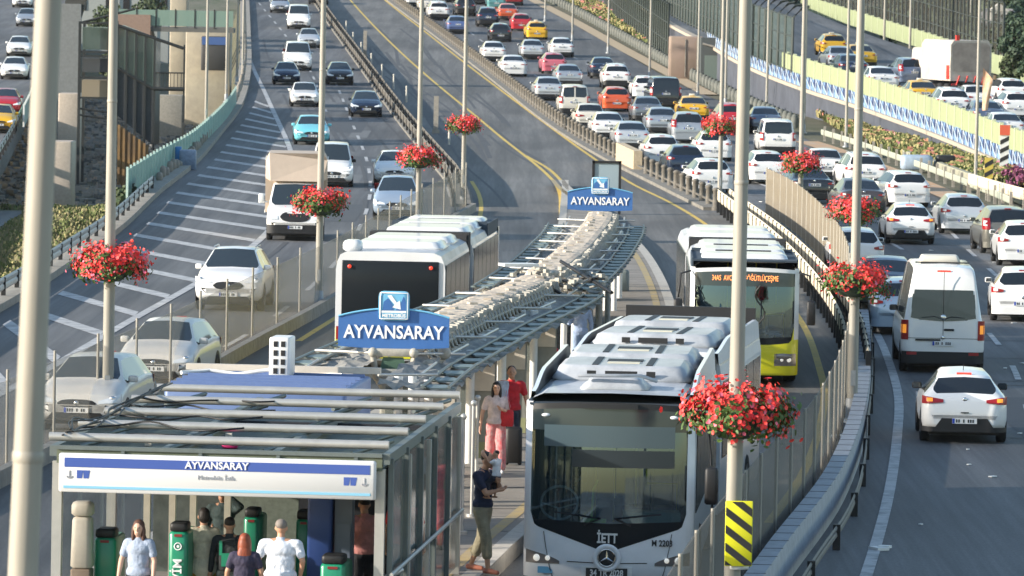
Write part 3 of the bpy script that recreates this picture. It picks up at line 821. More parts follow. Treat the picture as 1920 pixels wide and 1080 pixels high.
def wheel_meshes(r, w=.2):
    t = MB(); t.lathe((0, 0, 0), [(r*.62, -w/2), (r*.9, -w/2), (r, -w*.38), (r, w*.38), (r*.9, w/2), (r*.62, w/2)], 20, 'X')
    m = MB(); m.lathe((0, 0, 0), [(r*.64, -w*.46), (r*.6, -w*.3), (r*.58, w*.3), (r*.64, w*.46)], 20, 'X')
    for k in range(5):
        a = k*2*PI/5
        for sx in (-w*.36, w*.36):
            m.add([(sx, math.cos(a+q)*rr, math.sin(a+q)*rr) for q, rr in ((-.3, .05), (.3, .05), (.16, r*.6), (-.16, r*.6))], [(0, 1, 2, 3)])
    for sx in (-w*.34, w*.34): m.lathe((sx, 0, 0), [(.001, 0), (r*.2, 0)], 10, 'X')
    return t.mesh('wheel'), m.mesh('rim')
WM = {}
def add_wheels(root, c, w=.2, W=None, ys=None):
    key = round(c.wr, 2)
    if key not in WM:
        a, b = wheel_meshes(c.wr, w); a.materials.append(M_tyre); b.materials.append(M_rim); WM[key] = (a, b)
    a, b = WM[key]
    for y in (ys or (c.yr, c.yf)):
        for sx in (-1, 1):
            o = meshobj('wheel', a, None, root, (sx*(c.W/2-w/2+.012), y, c.wr))
            meshobj('rim', b, None, o)
def arches(root, c):
    m = MB()
    for y in (c.yr, c.yf):
        for sx in (-1, 1):
            pts = []
            for k in range(13):
                a = PI*k/12; pts.append((y+math.cos(a)*(c.wr+.055), c.wr+math.sin(a)*(c.wr+.055)))
            pts += [(y-c.wr-.055, .2), (y+c.wr+.055, .2)]
            X = sx*(c.W/2+.004)
            m.add([(X, a_, b_) for a_, b_ in pts], [tuple(range(len(pts))) if sx > 0 else tuple(range(len(pts)))[::-1]])
    m.box((0, 0, .23), (c.W-.3, c.L-.7, .14))
    m.build('underbody', M_black, root)
def mirrors(root, c, m, z=None, y=None, big=1.0):
    z = z or interp(c.belt, c.cowl-.3)+.09; y = y or c.cowl-.42
    for sx in (-1, 1):
        b = MB(); b.rbox((0, 0, 0), (.2*big, .11, .14*big), .04); o = b.build('mirror', m, root, (sx*(c.W/2+.02), y, z))
        g_ = MB(); g_.box((0, -.058, 0), (.15*big, .005, .1*big)); g_.build('mirror_glass', M_glassb, o)
def plate(root, loc, rz=0, white=True, detail=True, w=.5, bm=None):
    b = MB(); b.box((0, 0, 0), (w, .014, .11), 0, 0); b.box((-w/2+.025 if rz == 0 else w/2-.025, -.009 if rz == 0 else .009, 0), (.045, .006, .1), 0, 1)
    if detail:
        for k in range(8):
            if k in (2, 4): continue
            x = -w/2+.09+k*(w-.12)/8
            b.box((x, -.009 if rz == 0 else .009, 0), (.028, .006, .065), 0, 2)
    return b.build('number_plate', [M_plate, M_plateblue, M_ink], root, loc)
def oval(u, v):
    """squeeze a unit patch towards a rounded lens shape"""
    a = abs(2*u-1); k = (1-a**3)**.5
    return u, .5+(v-.5)*max(.12, k)
PROT = {}
def car(style):
    if style in PROT: return PROT[style]
    z = style
    lamp = dict(x=(.62, 1.0), z=(.80, .97)); hl = dict(x=(.5, .99), z=(.6, .76)); lit = False
    glassr = (.12, .93); sidew = (.25,); bp = -.1; lowblk = (.22, .42); plz = .83; extra = None; grille = (.3, .52, .68)
    if z == 'sedan':
        c = Car(4.55, 1.8, 1.46, [(-2.275, .60), (-2.26, .93), (-2.2, 1.02), (-1.75, 1.06), (-1.62, 1.07), (-1.0, 1.36), (-.75, 1.42), (-.2, 1.46), (.3, 1.44), (.5, 1.40), (1.25, 1.02), (1.6, .95), (2.05, .80), (2.22, .68), (2.275, .55)], [(-2.2, .93), (-1, .96), (1.2, .9), (2.2, .7)], 1.25, .48, -.85, -1.66)
        plz = .8; lamp = dict(x=(.62, 1.0), z=(.80, .93))
    elif z == 'sedan_old':
        c = Car(4.35, 1.7, 1.42, [(-2.17, .62), (-2.16, .92), (-2.1, 1.0), (-1.5, 1.03), (-1.42, 1.04), (-1.0, 1.34), (-.8, 1.39), (-.1, 1.42), (.25, 1.38), (.9, .98), (1.9, .86), (2.1, .8), (2.175, .62)], [(-2.1, .9), (1, .88), (2.1, .74)], .9, .25, -.85, -1.45, r=.15, tumble=.26)
        lamp = dict(x=(.45, 1.0), z=(.72, .9)); hl = dict(x=(.55, .98), z=(.6, .76)); plz = .62
    elif z == 'sedan_lux':
        c = Car(4.75, 1.84, 1.45, [(-2.375, .62), (-2.36, .95), (-2.29, 1.04), (-1.85, 1.07), (-1.72, 1.08), (-1.05, 1.36), (-.8, 1.41), (-.2, 1.45), (.3, 1.43), (.5, 1.38), (1.3, 1.0), (1.7, .94), (2.1, .84), (2.3, .72), (2.375, .58)], [(-2.2, .95), (-1, .97), (1.2, .92), (2.2, .74)], 1.3, .45, -.9, -1.75, wheel=.34)
        lamp = dict(x=(.50, 1.0), z=(.82, .92)); plz = .62
    elif z == 'hatch':
        c = Car(4.1, 1.75, 1.47, [(-2.05, .60), (-2.04, .92), (-1.98, 1.0), (-1.93, 1.03), (-1.62, 1.36), (-1.5, 1.41), (-.8, 1.46), (-.1, 1.47), (.3, 1.43), (1.1, 1.02), (1.6, .92), (1.9, .78), (2.0, .66), (2.05, .52)], [(-2, .96), (-1, 1.0), (1, .93), (1.95, .7)], 1.1, .27, -1.5, -1.97, tumble=.36)
        glassr = (.22, .9); plz = .52
    elif z == 'clio':
        c = Car(4.06, 1.73, 1.45, [(-2.03, .60), (-2.02, .84), (-1.96, .93), (-1.88, 1.0), (-1.5, 1.30), (-1.34, 1.37), (-.8, 1.43), (-.1, 1.45), (.3, 1.41), (1.1, 1.0), (1.6, .9), (1.9, .76), (2.0, .64), (2.03, .5)], [(-2, .9), (-1.5, .97), (-1, .99), (1, .9), (1.95, .68)], 1.1, .27, -1.3, -1.93, r=.36, tumble=.42)
        glassr = (.22, .86); plz = .47; lamp = dict(x=(.50, .99), z=(.80, .965)); lit = True; sidew = (.45,)
    elif z == 'suv':
        c = Car(4.45, 1.85, 1.68, [(-2.225, .68), (-2.215, 1.02), (-2.15, 1.12), (-2.1, 1.15), (-1.75, 1.52), (-1.6, 1.60), (-.8, 1.66), (0, 1.68), (.4, 1.64), (1.15, 1.16), (1.7, 1.06), (2.05, .95), (2.18, .8), (2.225, .6)], [(-2.1, 1.06), (-1, 1.1), (1.1, 1.06), (2.1, .85)], 1.15, .37, -1.6, -2.12, zb=.3, wheel=.36, tumble=.36)
        lamp = dict(x=(.56, 1.0), z=(.94, 1.08)); hl = dict(x=(.5, .99), z=(.78, .92)); glassr = (.2, .9); plz = .84; lowblk = (.3, .6); grille = (.36, .6, .82)
    elif z == 'mpv':
        c = Car(4.35, 1.8, 1.62, [(-2.175, .65), (-2.165, .98), (-2.1, 1.06), (-2.05, 1.08), (-1.8, 1.5), (-1.68, 1.56), (-.8, 1.61), (0, 1.62), (.45, 1.57), (1.35, 1.08), (1.75, .98), (2.0, .84), (2.12, .7), (2.175, .56)], [(-2.1, 1.02), (-1, 1.02), (1.2, .98), (2.1, .76)], 1.35, .42, -1.68, -2.08, tumble=.34)
        lamp = dict(x=(.72, 1.0), z=(.85, 1.25)); glassr = (.14, .9); plz = .8
    elif z in ('van', 'van2'):
        c = Car(4.4, 1.8, 1.84, [(-2.2, .66), (-2.195, 1.04), (-2.17, 1.08), (-2.07, 1.66), (-2.0, 1.78), (-1.6, 1.83), (0, 1.84), (.6, 1.79), (1.3, 1.14), (1.65, 1.05), (2.0, .88), (2.15, .72), (2.2, .56)], [(-2.15, 1.04), (1.2, 1.02), (2.1, .78)], 1.3, .58, -2.01, -2.18, tumble=.22, r=.2)
        lamp = dict(x=(.80, 1.0), z=(.78, 1.2)); glassr = (.1, .86); plz = .86; hl = dict(x=(.5, .99), z=(.7, .9)); bp = .1; lowblk = (.24, .5)
    elif z == 'minivan':
        c = Car(4.95, 1.92, 1.96, [(-2.475, .7), (-2.47, 1.1), (-2.44, 1.16), (-2.3, 1.78), (-2.2, 1.9), (-1.6, 1.95), (0, 1.96), (.8, 1.9), (1.6, 1.26), (2.0, 1.12), (2.3, .96), (2.42, .78), (2.475, .58)], [(-2.4, 1.12), (1.5, 1.12), (2.4, .84)], 1.6, .76, -2.23, -2.45, tumble=.2, r=.2, wheel=.35)
        lamp = dict(x=(.84, 1.0), z=(.85, 1.35)); glassr = (.1, .86); plz = .95; hl = dict(x=(.45, .99), z=(.72, .92)); bp = .2; lowblk = (.26, .52)
    elif z == 'minibus':
        c = Car(5.95, 1.99, 2.6, [(-2.975, .75), (-2.97, 1.18), (-2.96, 1.28), (-2.88, 2.12), (-2.82, 2.4), (-2.7, 2.53), (-2.2, 2.58), (0, 2.6), (1.4, 2.55), (1.8, 2.35), (2.35, 1.35), (2.6, 1.2), (2.85, 1.02), (2.95, .8), (2.975, .6)], [(-2.9, 1.24), (2.2, 1.2), (2.9, .95)], 2.35, 1.8, -2.89, -2.965, tumble=.30, r=.18, wheel=.35, zb=.3)
        lamp = dict(x=(.83, 1.0), z=(.80, 1.27)); glassr = (.0, .93); plz = .72; lowblk = (.24, .52); bp = 1.3; hl = dict(x=(.5, .99), z=(.7, .95))
    s = c; s.glassr, s.sidew, s.bp = glassr, sidew, bp
    root = empty('sedan_car' if 'sedan' in z else {'hatch': 'hatchback_car', 'clio': 'hatchback_car', 'suv': 'suv_car', 'mpv': 'family_car', 'van': 'small_van', 'van2': 'small_van', 'minivan': 'passenger_van', 'minibus': 'minibus'}[z])
    ms = c.build()
    meshobj('body', ms['body'], M_paint, root)
    for k in ('windscreen', 'rear_window', 'side_window', 'side_window1', 'side_window2', 'side_window3'):
        if len(ms[k].polygons): meshobj(k.rstrip('123'), ms[k], M_glassb if k == 'windscreen' else M_glass, root)
    arches(root, c); add_wheels(root, c)
    W = c.W/2
    for sg in (-1, 1):
        b = MB(); x0, x1 = W*lamp['x'][0]*sg, W*lamp['x'][1]*sg
        if sg < 0: x0, x1 = x1, x0
        nar = lamp['z'][1]-lamp['z'][0] > .3
        if nar: f = None
        elif sg > 0: f = lambda u, v: (u, v*(.35+.65*u)+.25*(1-u))
        else: f = lambda u, v: (u, v*(.35+.65*(1-u))+.25*u)
        c.patch(b, x0, x1, *lamp['z'], rear=True, shape=f, out=.014)
        tl = b.build('tail_light', M_red, root)
        b = MB(); xm = W*(lamp['x'][0]*.35+lamp['x'][1]*.65)*sg
        zm = lamp['z'][0]+(lamp['z'][1]-lamp['z'][0])*.55; hh = (lamp['z'][1]-lamp['z'][0])*.22
        c.patch(b, xm-.06, xm+.06, zm-hh, zm+hh, rear=True, out=.022, nx=3, nz=2)
        b.build('lamp_lens', M_amber if z in ('clio', 'minibus') else M_redlit if lit else M_plate, tl)
        b = MB(); x0, x1 = W*hl['x'][0]*sg, W*hl['x'][1]*sg
        if sg < 0: x0, x1 = x1, x0
        if sg > 0: f = lambda u, v: (u, v*(.35+.65*u)+.2*u)
        else: f = lambda u, v: (u, v*(.35+.65*(1-u))+.2*(1-u))
        c.patch(b, x0, x1, *hl['z'], rear=False, shape=f, out=.014)
        h_ = b.build('headlight', M_lamp, root)
        b = MB(); xm = W*.82*sg; zm = sum(hl['z'])/2+.03
        b.ball((xm, c.ends(xm, zm, False)-.0, zm), (.07, .03, .05), 8, 6); b.build('lamp_lens', M_chrome, h_)
    b = MB(); c.patch(b, -W*.98, W*.98, *lowblk, rear=True, out=.010, nx=14)
    b.build('rear_bumper', M_paint if z in ('sedan_lux', 'mpv', 'hatch') else M_black, root)
    if z == 'clio':
        bb = kids(root)[-1]; CH[root.name].remove(bb); bpy.data.objects.remove(bb)
        b = MB(); c.patch(b, -W*.74, W*.74, .26, .52, rear=True, out=.012, nx=14, shape=lambda u, v: (.5+(u-.5)*(1-.28*v), v)); c.patch(b, -W*.99, W*.99, .24, .34, rear=True, out=.011, nx=14); b.build('rear_bumper', M_black, root)
    plate(root, (0, c.ends(0, plz, True)-.025, plz))
    # front face
    b = MB(); c.patch(b, -W*.45, W*.45, grille[1], grille[2], rear=False, out=.012, nx=10, shape=oval)
    c.patch(b, -W*.7, W*.7, .27, .42, rear=False, out=.012, nx=10, shape=lambda u, v: (.5+(u-.5)*(1-.2*v), v)); b.build('grille', M_black, root)
    plate(root, (0, c.ends(0, .47, False)+.025, .47), rz=1)
    mirrors(root, c, M_black if z in ('van', 'minibus', 'clio') else M_paint)
    b = MB(); zc = plz+.17 if z in ('clio', 'hatch', 'sedan') else plz+.14
    if z == 'clio': zc = .9
    b.ball((0, c.ends(0, zc, True)-.012, zc), (.05, .015, .05), 8, 6); b.ball((0, c.ends(0, (grille[1]+grille[2])/2, False)+.02, (grille[1]+grille[2])/2), (.06, .02, .06), 8, 6); b.build('badge', M_chrome, root)
    if z in ('clio', 'hatch', 'suv', 'minibus', 'mpv', 'van'):
        b = MB(); yy = c.rr-.03; zz = interp(c.top, c.rr)-.01
        if z == 'minibus': b.box((0, -2.79, 2.44), (.32, .04, .04), rx=-.5); b.build('brake_light', M_redlit, root)
        elif z == 'clio': b.box((0, yy, zz+.02), (.3, .06, .03), rx=.3); b.build('brake_light', M_redlit, root)
        else: b.box((0, yy, zz+.02), (.24, .05, .02), rx=.3); b.build('brake_light', M_red, root)
    if z in ('van', 'minivan'):
        b = MB(); b.box((0, (c.rr+c.rb)/2-.012, (interp(c.top, c.rr)+interp(c.top, c.rb))/2), (.07, .02, .62), rx=-.16); 
        if z == 'van': b.build('door_seam', M_paint, root)
    if z == 'suv':
        for sx in (-1, 1):
            b = MB(); b.tube([(sx*.58, -1.3, 1.63), (sx*.58, -1.2, 1.68), (sx*.58, .1, 1.69), (sx*.58, .25, 1.65)], .016, 6); b.build('roof_rail', M_rim, root)
    if z == 'minibus':
        b = MB(); b.rbox((-.05, -1.3, 2.67), (1.0, .9, .19), .05, tap=.9); b.build('roof_unit', mat('unit_white', (.62, .58, .5), .5), root)
        b = MB(); b.box((0, -1.76, 2.6), (1.3, .08, .03)); b.build('roof_bar', M_black, root)
        # rear window: clear outline below the high roof
        b = MB(); n = 12
        lo = [(-.78+1.56*i/n, 1.33-.075*(1-((i/n-.5)*2)**2)) for i in range(n+1)]; hi = [(-.70+1.4*i/n, 2.0) for i in range(n+1)]
        def yy_(z): return -2.963+(z-1.28)*(.08/.84)
        vs = [(x, yy_(zz)-.008, zz) for x, zz in lo]+[(x, yy_(zz)-.008, zz) for x, zz in hi]
        b.add(vs, [(i, i+1, n+2+i, n+1+i) for i in range(n)]); b.build('rear_glass', M_glass, root)
        b = MB(); b.box((0, -2.968, 1.5), (.012, .012, 1.9)); b.box((0, -2.974, .84), (1.7, .008, .012)); b.build('door_seam', M_black, root)
        b = MB(); b.ball((0, -2.97, 1.34), (.075, .02, .075), 12, 8); b.build('badge', M_chrome, root)
        b = MB(); b.rbox((.14, -2.985, 1.05), (.24, .04, .05), .015); b.box((-.36, -2.985, .80), (.6, .03, .045)); b.build('door_handle', M_black, root)
        for sx in (-1, 1):
            b = MB(); b.tube([(sx*.03, -2.96, 1.30), (sx*.2, -2.965, 1.36), (sx*.52, -2.955, 1.33)], .014, 5); b.build('wiper', M_black, root)
            b = MB(); c.patch(b, min(sx*.62, sx*.86), max(sx*.62, sx*.86), .44, .51, rear=True, out=.02, nx=4, nz=1); b.build('reflector', M_red, root)
    if z == 'clio':
        b = MB(); b.tube([(0, -.9, 1.42), (0, -1.05, 1.56)], .008, 5); b.build('aerial', M_black, root)
        b = MB(); b.box((0, -2.045, .64), (.16, .02, .02)); b.build('door_handle', M_black, root)
    PROT[style] = root; return root
PT = {
 'white': mat('paint_white', (.80, .79, .77), .3, coat=.7), 'cream': mat('paint_cream', (.66, .62, .54), .35, coat=.6), 'silver': mat('paint_silver', (.42, .45, .49), .3, metal=.5, coat=.7),
 'grey': mat('paint_grey', (.2, .22, .25), .3, metal=.5, coat=.7), 'lsilver': mat('paint_lsilver', (.58, .60, .62), .3, metal=.35, coat=.7), 'navy': mat('paint_navy', (.02, .035, .07), .25, metal=.3, coat=.8),
 'black': mat('paint_black', (.018, .02, .024), .22, coat=.9), 'yellow': mat('paint_taxi', (.75, .42, .015), .35, coat=.6), 'red': mat('paint_red', (.45, .02, .03), .3, coat=.7),
 'orange': mat('paint_orange', (.62, .10, .03), .3, coat=.7), 'blue': mat('paint_blue', (.12, .17, .36), .3, metal=.4, coat=.7), 'pblue': mat('paint_pale_blue', (.36, .45, .56), .3, metal=.4, coat=.7),
 'cyan': mat('paint_cyan', (.18, .58, .66), .3, coat=.7), 'teal': mat('paint_teal', (.12, .32, .33), .3, metal=.3, coat=.7), 'brown': mat('paint_brown', (.09, .075, .075), .3, metal=.4, coat=.7),
 'bluegrey': mat('paint_blue_grey', (.13, .17, .25), .3, metal=.4, coat=.7), 'pink': mat('paint_rose', (.55, .13, .17), .3, coat=.6), 'olive': mat('paint_olive_grey', (.20, .19, .16), .3, metal=.4, coat=.7)}
PT['white2'] = mat('paint_white_cool', (.72, .75, .78), .25, coat=.8); PT['white3'] = mat('paint_white_dusty', (.66, .64, .60), .4, coat=.4, var=.06, vscale=2); WH = ('white', 'white2', 'white', 'white3')
def heading(path_fun, y, front=False):
    dx = path_fun(y+8)-path_fun(y-8); return -math.atan2(dx, 16.0)
def place_car(style, colr, px, py, label, group, road='D', h=0.0, front=False, drz=0.0, taxi=False):
    """px, py: where the nearest tyres touch the ground in the photo, on the car's middle line"""
    pr = car(style); p = G(px, py, h); c_ = copy_tree(pr, paint=PT[colr])
    if colr == 'white' and style not in ('minibus', 'clio'): colr = WH[(int(px)*7+int(py)*3) % 4]
    fun = {'D': lambda y: .5*xat(BAR2, y)+.5*xED(y) if y > 236 else .5*xat(FEN2, y)+.5*xED(y), 'B': lambda y: xat(LINE_L, y), 'A': lambda y: xat(A_R, y), 'E': lambda y: xRL(y)}[road]
    rz = max(-.42, min(.42, heading(fun, p.y)))+drz
    Lh = {'minibus': 2.0, 'minivan': 1.6}.get(style, 1.4)
    # tyre contact is Lh behind (or ahead of) the middle
    fwd = Vector((-math.sin(rz), math.cos(rz), 0))
    c_.location = p+fwd*Lh; c_.location.z = Zg(p.y+Lh)+h
    sl = math.atan((Zg(p.y+2)-Zg(p.y-2))/4)
    c_.rotation_euler = (sl if not front else -sl, 0, rz+(PI if front else 0))
    tag(c_, label, {'minibus': 'minibus', 'van': 'van', 'van2': 'van', 'minivan': 'van'}.get(style, 'taxi' if taxi else 'car'), group)
    if taxi:
        b = MB(); b.rbox((0, -.25, interp([(0, 0)], 0)+1.52), (.34, .14, .1), .03); b.build('taxi_sign', MATS.get('taxi_sign_m') or mat('taxi_sign_m', (.75, .7, .6), .5), c_)
    return c_
GD = 'cars in the jam on the right carriageway'; GB = 'cars driving towards the camera on the left carriageway'; GA = 'cars on the far left carriageway'; GE = 'cars on the raised ramp at the right'
CARS = [
 # style, colour, x, y, label
 ('sedan', 'white', 779, 12, 'white car cut by the top edge, leftmost in the right jam', 0),
 ('suv', 'white', 822, 38, 'white sport utility car near the top, beside a lamp post', 0),
 ('sedan', 'cream', 803, 22, 'cream car half hidden behind the white sport utility car at the top', 0),
 ('sedan', 'blue', 857, 63, 'violet blue saloon hugging the post row at the top', 0),
 ('suv', 'black', 872, 30, 'black tall car above the violet blue saloon', 0),
 ('suv', 'navy', 914, 50, 'dark navy car with red lamps left of the orange taxi', 0),
 ('hatch', 'black', 938, 78, 'black hatchback between the violet saloon and the yellow taxi', 0),
 ('sedan', 'orange', 952, 38, 'orange taxi beside the navy car near the top', 0),
 ('hatch', 'teal', 930, 16, 'teal grey car just below the top edge', 0),
 ('hatch', 'red', 977, 58, 'dark red hatchback left of the bright yellow taxi at the top', 0),
 ('hatch', 'yellow', 1006, 74, 'bright yellow taxi highest in the right jam', 1),
 ('sedan', 'black', 898, 8, 'black car cut by the top edge left of the teal car', 0),
 ('sedan', 'red', 962, 10, 'red car cut by the top edge near the verge', 0),
 ('sedan', 'white', 845, 4, 'white car cut by the top edge left of the black one', 0),
 ('sedan', 'white', 925, 115, 'white saloon left of two others in the row below the yellow taxi', 0),
 ('sedan', 'lsilver', 998, 111, 'pale silver saloon in the middle of the row below the yellow taxi', 0),
 ('sedan', 'white', 1053, 107, 'white saloon at the right end of the row below the yellow taxi', 0),
 ('sedan_lux', 'white', 962, 143, 'white saloon with sculpted tail closest to the post row, higher up', 0),
 ('hatch', 'pink', 1038, 138, 'rose red car half hidden behind a silver blue saloon', 0),
 ('sedan', 'silver', 1066, 162, 'silver blue saloon in front of the rose red car', 0),
 ('sedan', 'lsilver', 1028, 188, 'pale silver saloon behind the twin window van', 0),
 ('sedan', 'navy', 1130, 147, 'dark navy saloon beside the verge left of a white crossover', 0),
 ('suv', 'white', 1155, 167, 'white crossover with black lower bumper above the orange red hatchback', 0),
 ('van', 'cream', 1076, 218, 'cream van with two separate rear windows and tall red lamps', 0),
 ('hatch', 'orange', 1155, 209, 'orange red hatchback in the middle of the jam', 0),
 ('hatch', 'white', 1210, 186, 'white car peeping out left of the black van', 0),
 ('minivan', 'black', 1246, 204, 'black passenger van above the yellow taxi', 0),
 ('sedan', 'yellow', 1299, 228, 'yellow taxi in the middle of the jam, below the black van', 1),
 ('sedan', 'grey', 1213, 229, 'grey saloon left of the yellow taxi', 0),
 ('sedan', 'silver', 1241, 252, 'silver saloon directly below the yellow taxi', 0),
 ('sedan_old', 'cream', 1106, 243, 'cream old saloon beside the post row below the twin window van', 0),
 ('sedan', 'white', 1140, 262, 'white saloon with open dark lip, next to the post row', 0),
 ('sedan', 'lsilver', 1184, 282, 'pale silver saloon with rounded tail next to the post row', 0),
 ('mpv', 'silver', 1289, 268, 'silver family car left of the red flower basket', 0),
 ('hatch', 'white', 1240, 310, 'white hatchback at the gap in the post row', 0),
 ('hatch', 'navy', 1284, 332, 'dark hatchback with a red roof glow right of the gap', 0),
 ('hatch', 'white', 1337, 302, 'white hatchback directly under the red flower basket', 0),
 ('sedan', 'bluegrey', 1434, 250, 'blue grey saloon right of the thick near lamp post', 0),
 ('suv', 'red', 1372, 250, 'dark red car hidden behind the red flower basket', 0),
 ('van2', 'white', 1456, 292, 'white square van with one wide rear window', 0),
 ('hatch', 'white', 1438, 345, 'white hatchback below the white square van', 0),
 ('hatch', 'white', 1333, 362, 'white hatchback left of the start of the tan fence', 0),
 ('sedan_old', 'white', 1547, 338, 'white saloon with a red lamp strip beside the orange kerb', 0),
 ('suv', 'white', 1620, 358, 'white sport utility car on the right of the red lamp strip saloon', 0),
 ('sedan', 'black', 1519, 381, 'black saloon behind the rusty red flower basket', 0),
 ('hatch', 'white', 1700, 388, 'white hatchback with wide rear window right of the basket pole', 0),
 ('sedan', 'brown', 1614, 404, 'brown grey saloon above a red flower basket', 0),
 ('clio', 'white', 1705, 457, 'white hatchback with a black lower bumper behind the minibus', 0),
 ('hatch', 'lsilver', 1805, 438, 'silver white hatchback with large red lamps right of the white one', 0),
 ('mpv', 'olive', 1886, 475, 'olive grey hatchback at the right edge', 0),
 ('hatch', 'white', 1918, 498, 'white car cut by the right edge beside the olive grey one', 0),
 ('hatch', 'white', 1604, 514, 'white car half hidden by a lamp post and flower basket', 0),
 ('sedan', 'bluegrey', 1660, 578, 'blue grey saloon left behind the white minibus', 0),
 ('hatch', 'pblue', 1692, 626, 'pale blue car squeezed between the fence and the minibus', 0),
 ('minibus', 'white', 1763, 695, 'white high roof minibus with dark rear window', 0),
 ('hatch', 'white', 1916, 602, 'white hatchback with round red lamps cut by the right edge', 0),
 ('clio', 'white', 1805, 828, 'white hatchback nearest the camera in the right lane', 0),
]
def build_cars():
    for st, colr, x, y, lab, tx in CARS:
        drz = {('minibus'): .0}.get(st, 0)
        place_car(st, colr, x, y, lab, GD, 'D', taxi=bool(tx), drz=drz+random.uniform(-.02, .02))
    for st, colr, x, y, lab in (
        ('hatch', 'silver', 525, 24, 'silver car cut by the top edge left of the white van'), ('minivan', 'white', 560, 54, 'white van highest on the oncoming road'),
        ('hatch', 'lsilver', 579, 90, 'pale silver hatchback below the highest white van'), ('minivan', 'white', 558, 132, 'white passenger van between the silver and the dark hatchback'),
        ('hatch', 'navy', 537, 159, 'dark blue hatchback in the left oncoming lane'), ('hatch', 'black', 637, 159, 'black hatchback behind the lamp post on the oncoming road'),
        ('sedan_old', 'white', 571, 200, 'white boxy old saloon above the turquoise car'), ('sedan', 'navy', 686, 219, 'dark navy saloon in the lane next to the guardrail'),
        ('sedan', 'cyan', 584, 271, 'turquoise saloon on the oncoming road'), ('van', 'white', 622, 350, 'white van half hidden behind the box truck'),
        ('hatch', 'white', 739, 348, 'white hatchback behind a red flower basket'), ('mpv', 'pblue', 744, 412, 'pale blue family car beside the screen fence'),
        ('suv', 'white', 432, 581, 'white crossover with a dark v shaped grille'), ('hatch', 'white3', 296, 727, 'off white car with twin oval grilles behind the screen fence'),
        ('hatch', 'white3', 154, 808, 'white car nearest the camera on the oncoming road'), ('sedan', 'black', 597, 8, 'black car cut by the top edge right of the white van')):
        c_ = place_car(st, colr, x, y, lab, GB, 'B', front=True, drz=-.07 if y > 600 else 0)
        # contact of the front tyres: they are 1.4 m before the middle, body goes away from the camera
    for st, colr, x, y, lab in (('hatch', 'silver', 50, 50, 'silver car highest on the far left road'), ('sedan', 'white', 36, 106, 'upper white car on the far left road'), ('sedan', 'white', 27, 149, 'white saloon with a black grille on the far left road'),
        ('hatch', 'red', 10, 216, 'dark red car at the left edge'), ('hatch', 'yellow', -2, 250, 'yellow taxi cut by the left edge'), ('sedan', 'white', 42, 14, 'white car cut by the top edge on the far left road')):
        place_car(st, colr, x, y, lab, GA, 'A', front=True)
def rampH(y): return min(2.6, max(.35, .5+(y-280)*.0185))
# ================================================================ buses, trucks
def loft_box(W, H, L, zb=.35, rc=.16, rs=.12, front_in=.12, n=None):
    pass
def front_y(W, L, bulge=.16, rake=.10, H=3.1, z0=1.2):
    def f(x, z):
        a = min(1, abs(x)/(W/2)); e = max(0, a-.80)/.20
        y = L/2-bulge*a*a-.22*(1-math.sqrt(max(0, 1-min(1, e)**2)))
        if z > z0: y -= rake*((z-z0)/(H-z0))**1.6
        if z < .6: y -= .06*((.6-z)/.3)**2
        return y
    return f
def fpatch(fy, lo, hi, x0, x1, out, nx=24, nz=8, thick=.03, sg=1):
    """patch over the end face between the curves lo(x) and hi(x)"""
    m = MB(); vs = []; q = nx+1
    for j in range(nz+1):
        for i in range(nx+1):
            x = x0+(x1-x0)*i/nx; z = lo(x)+(hi(x)-lo(x))*j/nz
            vs.append((x, sg*(fy(x, z)+out), z))
    fs = []
    for j in range(nz):
        for i in range(nx):
            a = j*q+i; fs.append((a, a+1, a+q+1, a+q) if sg < 0 else (a, a+q, a+q+1, a+1))
    N = len(vs); back = [(x, y-sg*thick, z) for x, y, z in vs]
    edge = [i for i in range(q)]+[j*q+nx for j in range(1, nz+1)]+[nz*q+i for i in range(nx-1, -1, -1)]+[j*q for j in range(nz-1, 0, -1)]
    m.add(vs, fs, 0, True); fs = []
    for a, b in zip(edge, edge[1:]+edge[:1]): fs.append((a, b, b+N, a+N) if sg > 0 else (b, a, a+N, b+N))
    m.add(vs+back, fs, 0, False); return m
K = lambda v: (lambda x: v)
M_busglass = None
def glassmat():
    m = bpy.data.materials.new('bus_glass'); m.use_nodes = True; n = m.node_tree; L = n.links
    for x in list(n.nodes):
        if x.type != 'OUTPUT_MATERIAL': n.nodes.remove(x)
    o = [x for x in n.nodes if x.type == 'OUTPUT_MATERIAL'][0]
    t = n.nodes.new('ShaderNodeBsdfTransparent'); t.inputs[0].default_value = (.40, .52, .58, 1)
    g_ = n.nodes.new('ShaderNodeBsdfGlossy'); g_.inputs['Roughness'].default_value = .03; g_.inputs[0].default_value = (.27, .38, .47, 1)
    x = n.nodes.new('ShaderNodeMixShader'); x.inputs[0].default_value = .42
    L.new(t.outputs[0], x.inputs[1]); L.new(g_.outputs[0], x.inputs[2]); L.new(x.outputs[0], o.inputs[0]); MATS['bus_glass'] = m; return m
M_bg = glassmat()
M_silver = mat('bus_silver', (.80, .82, .85), .35, metal=.0, coat=.5, var=.05, vscale=2)
M_buswh = mat('bus_white', (.70, .71, .72), .35, coat=.5, var=.05, vscale=2)
M_busroof = mat('bus_roof', (.54, .56, .59), .5, col2=(.30, .32, .35), vscale=1.6, coat=.2, stretch=(1, .4, 1))
M_busyel = mat('bus_yellow', (.62, .60, .02), .35, coat=.5)
M_busint = mat('bus_interior', (.03, .048, .07), .8)
M_dash = mat('dashboard', (.03, .05, .045), .6)
M_bglow = mat('window_dark', (.016, .02, .024), .2, spec=.12)
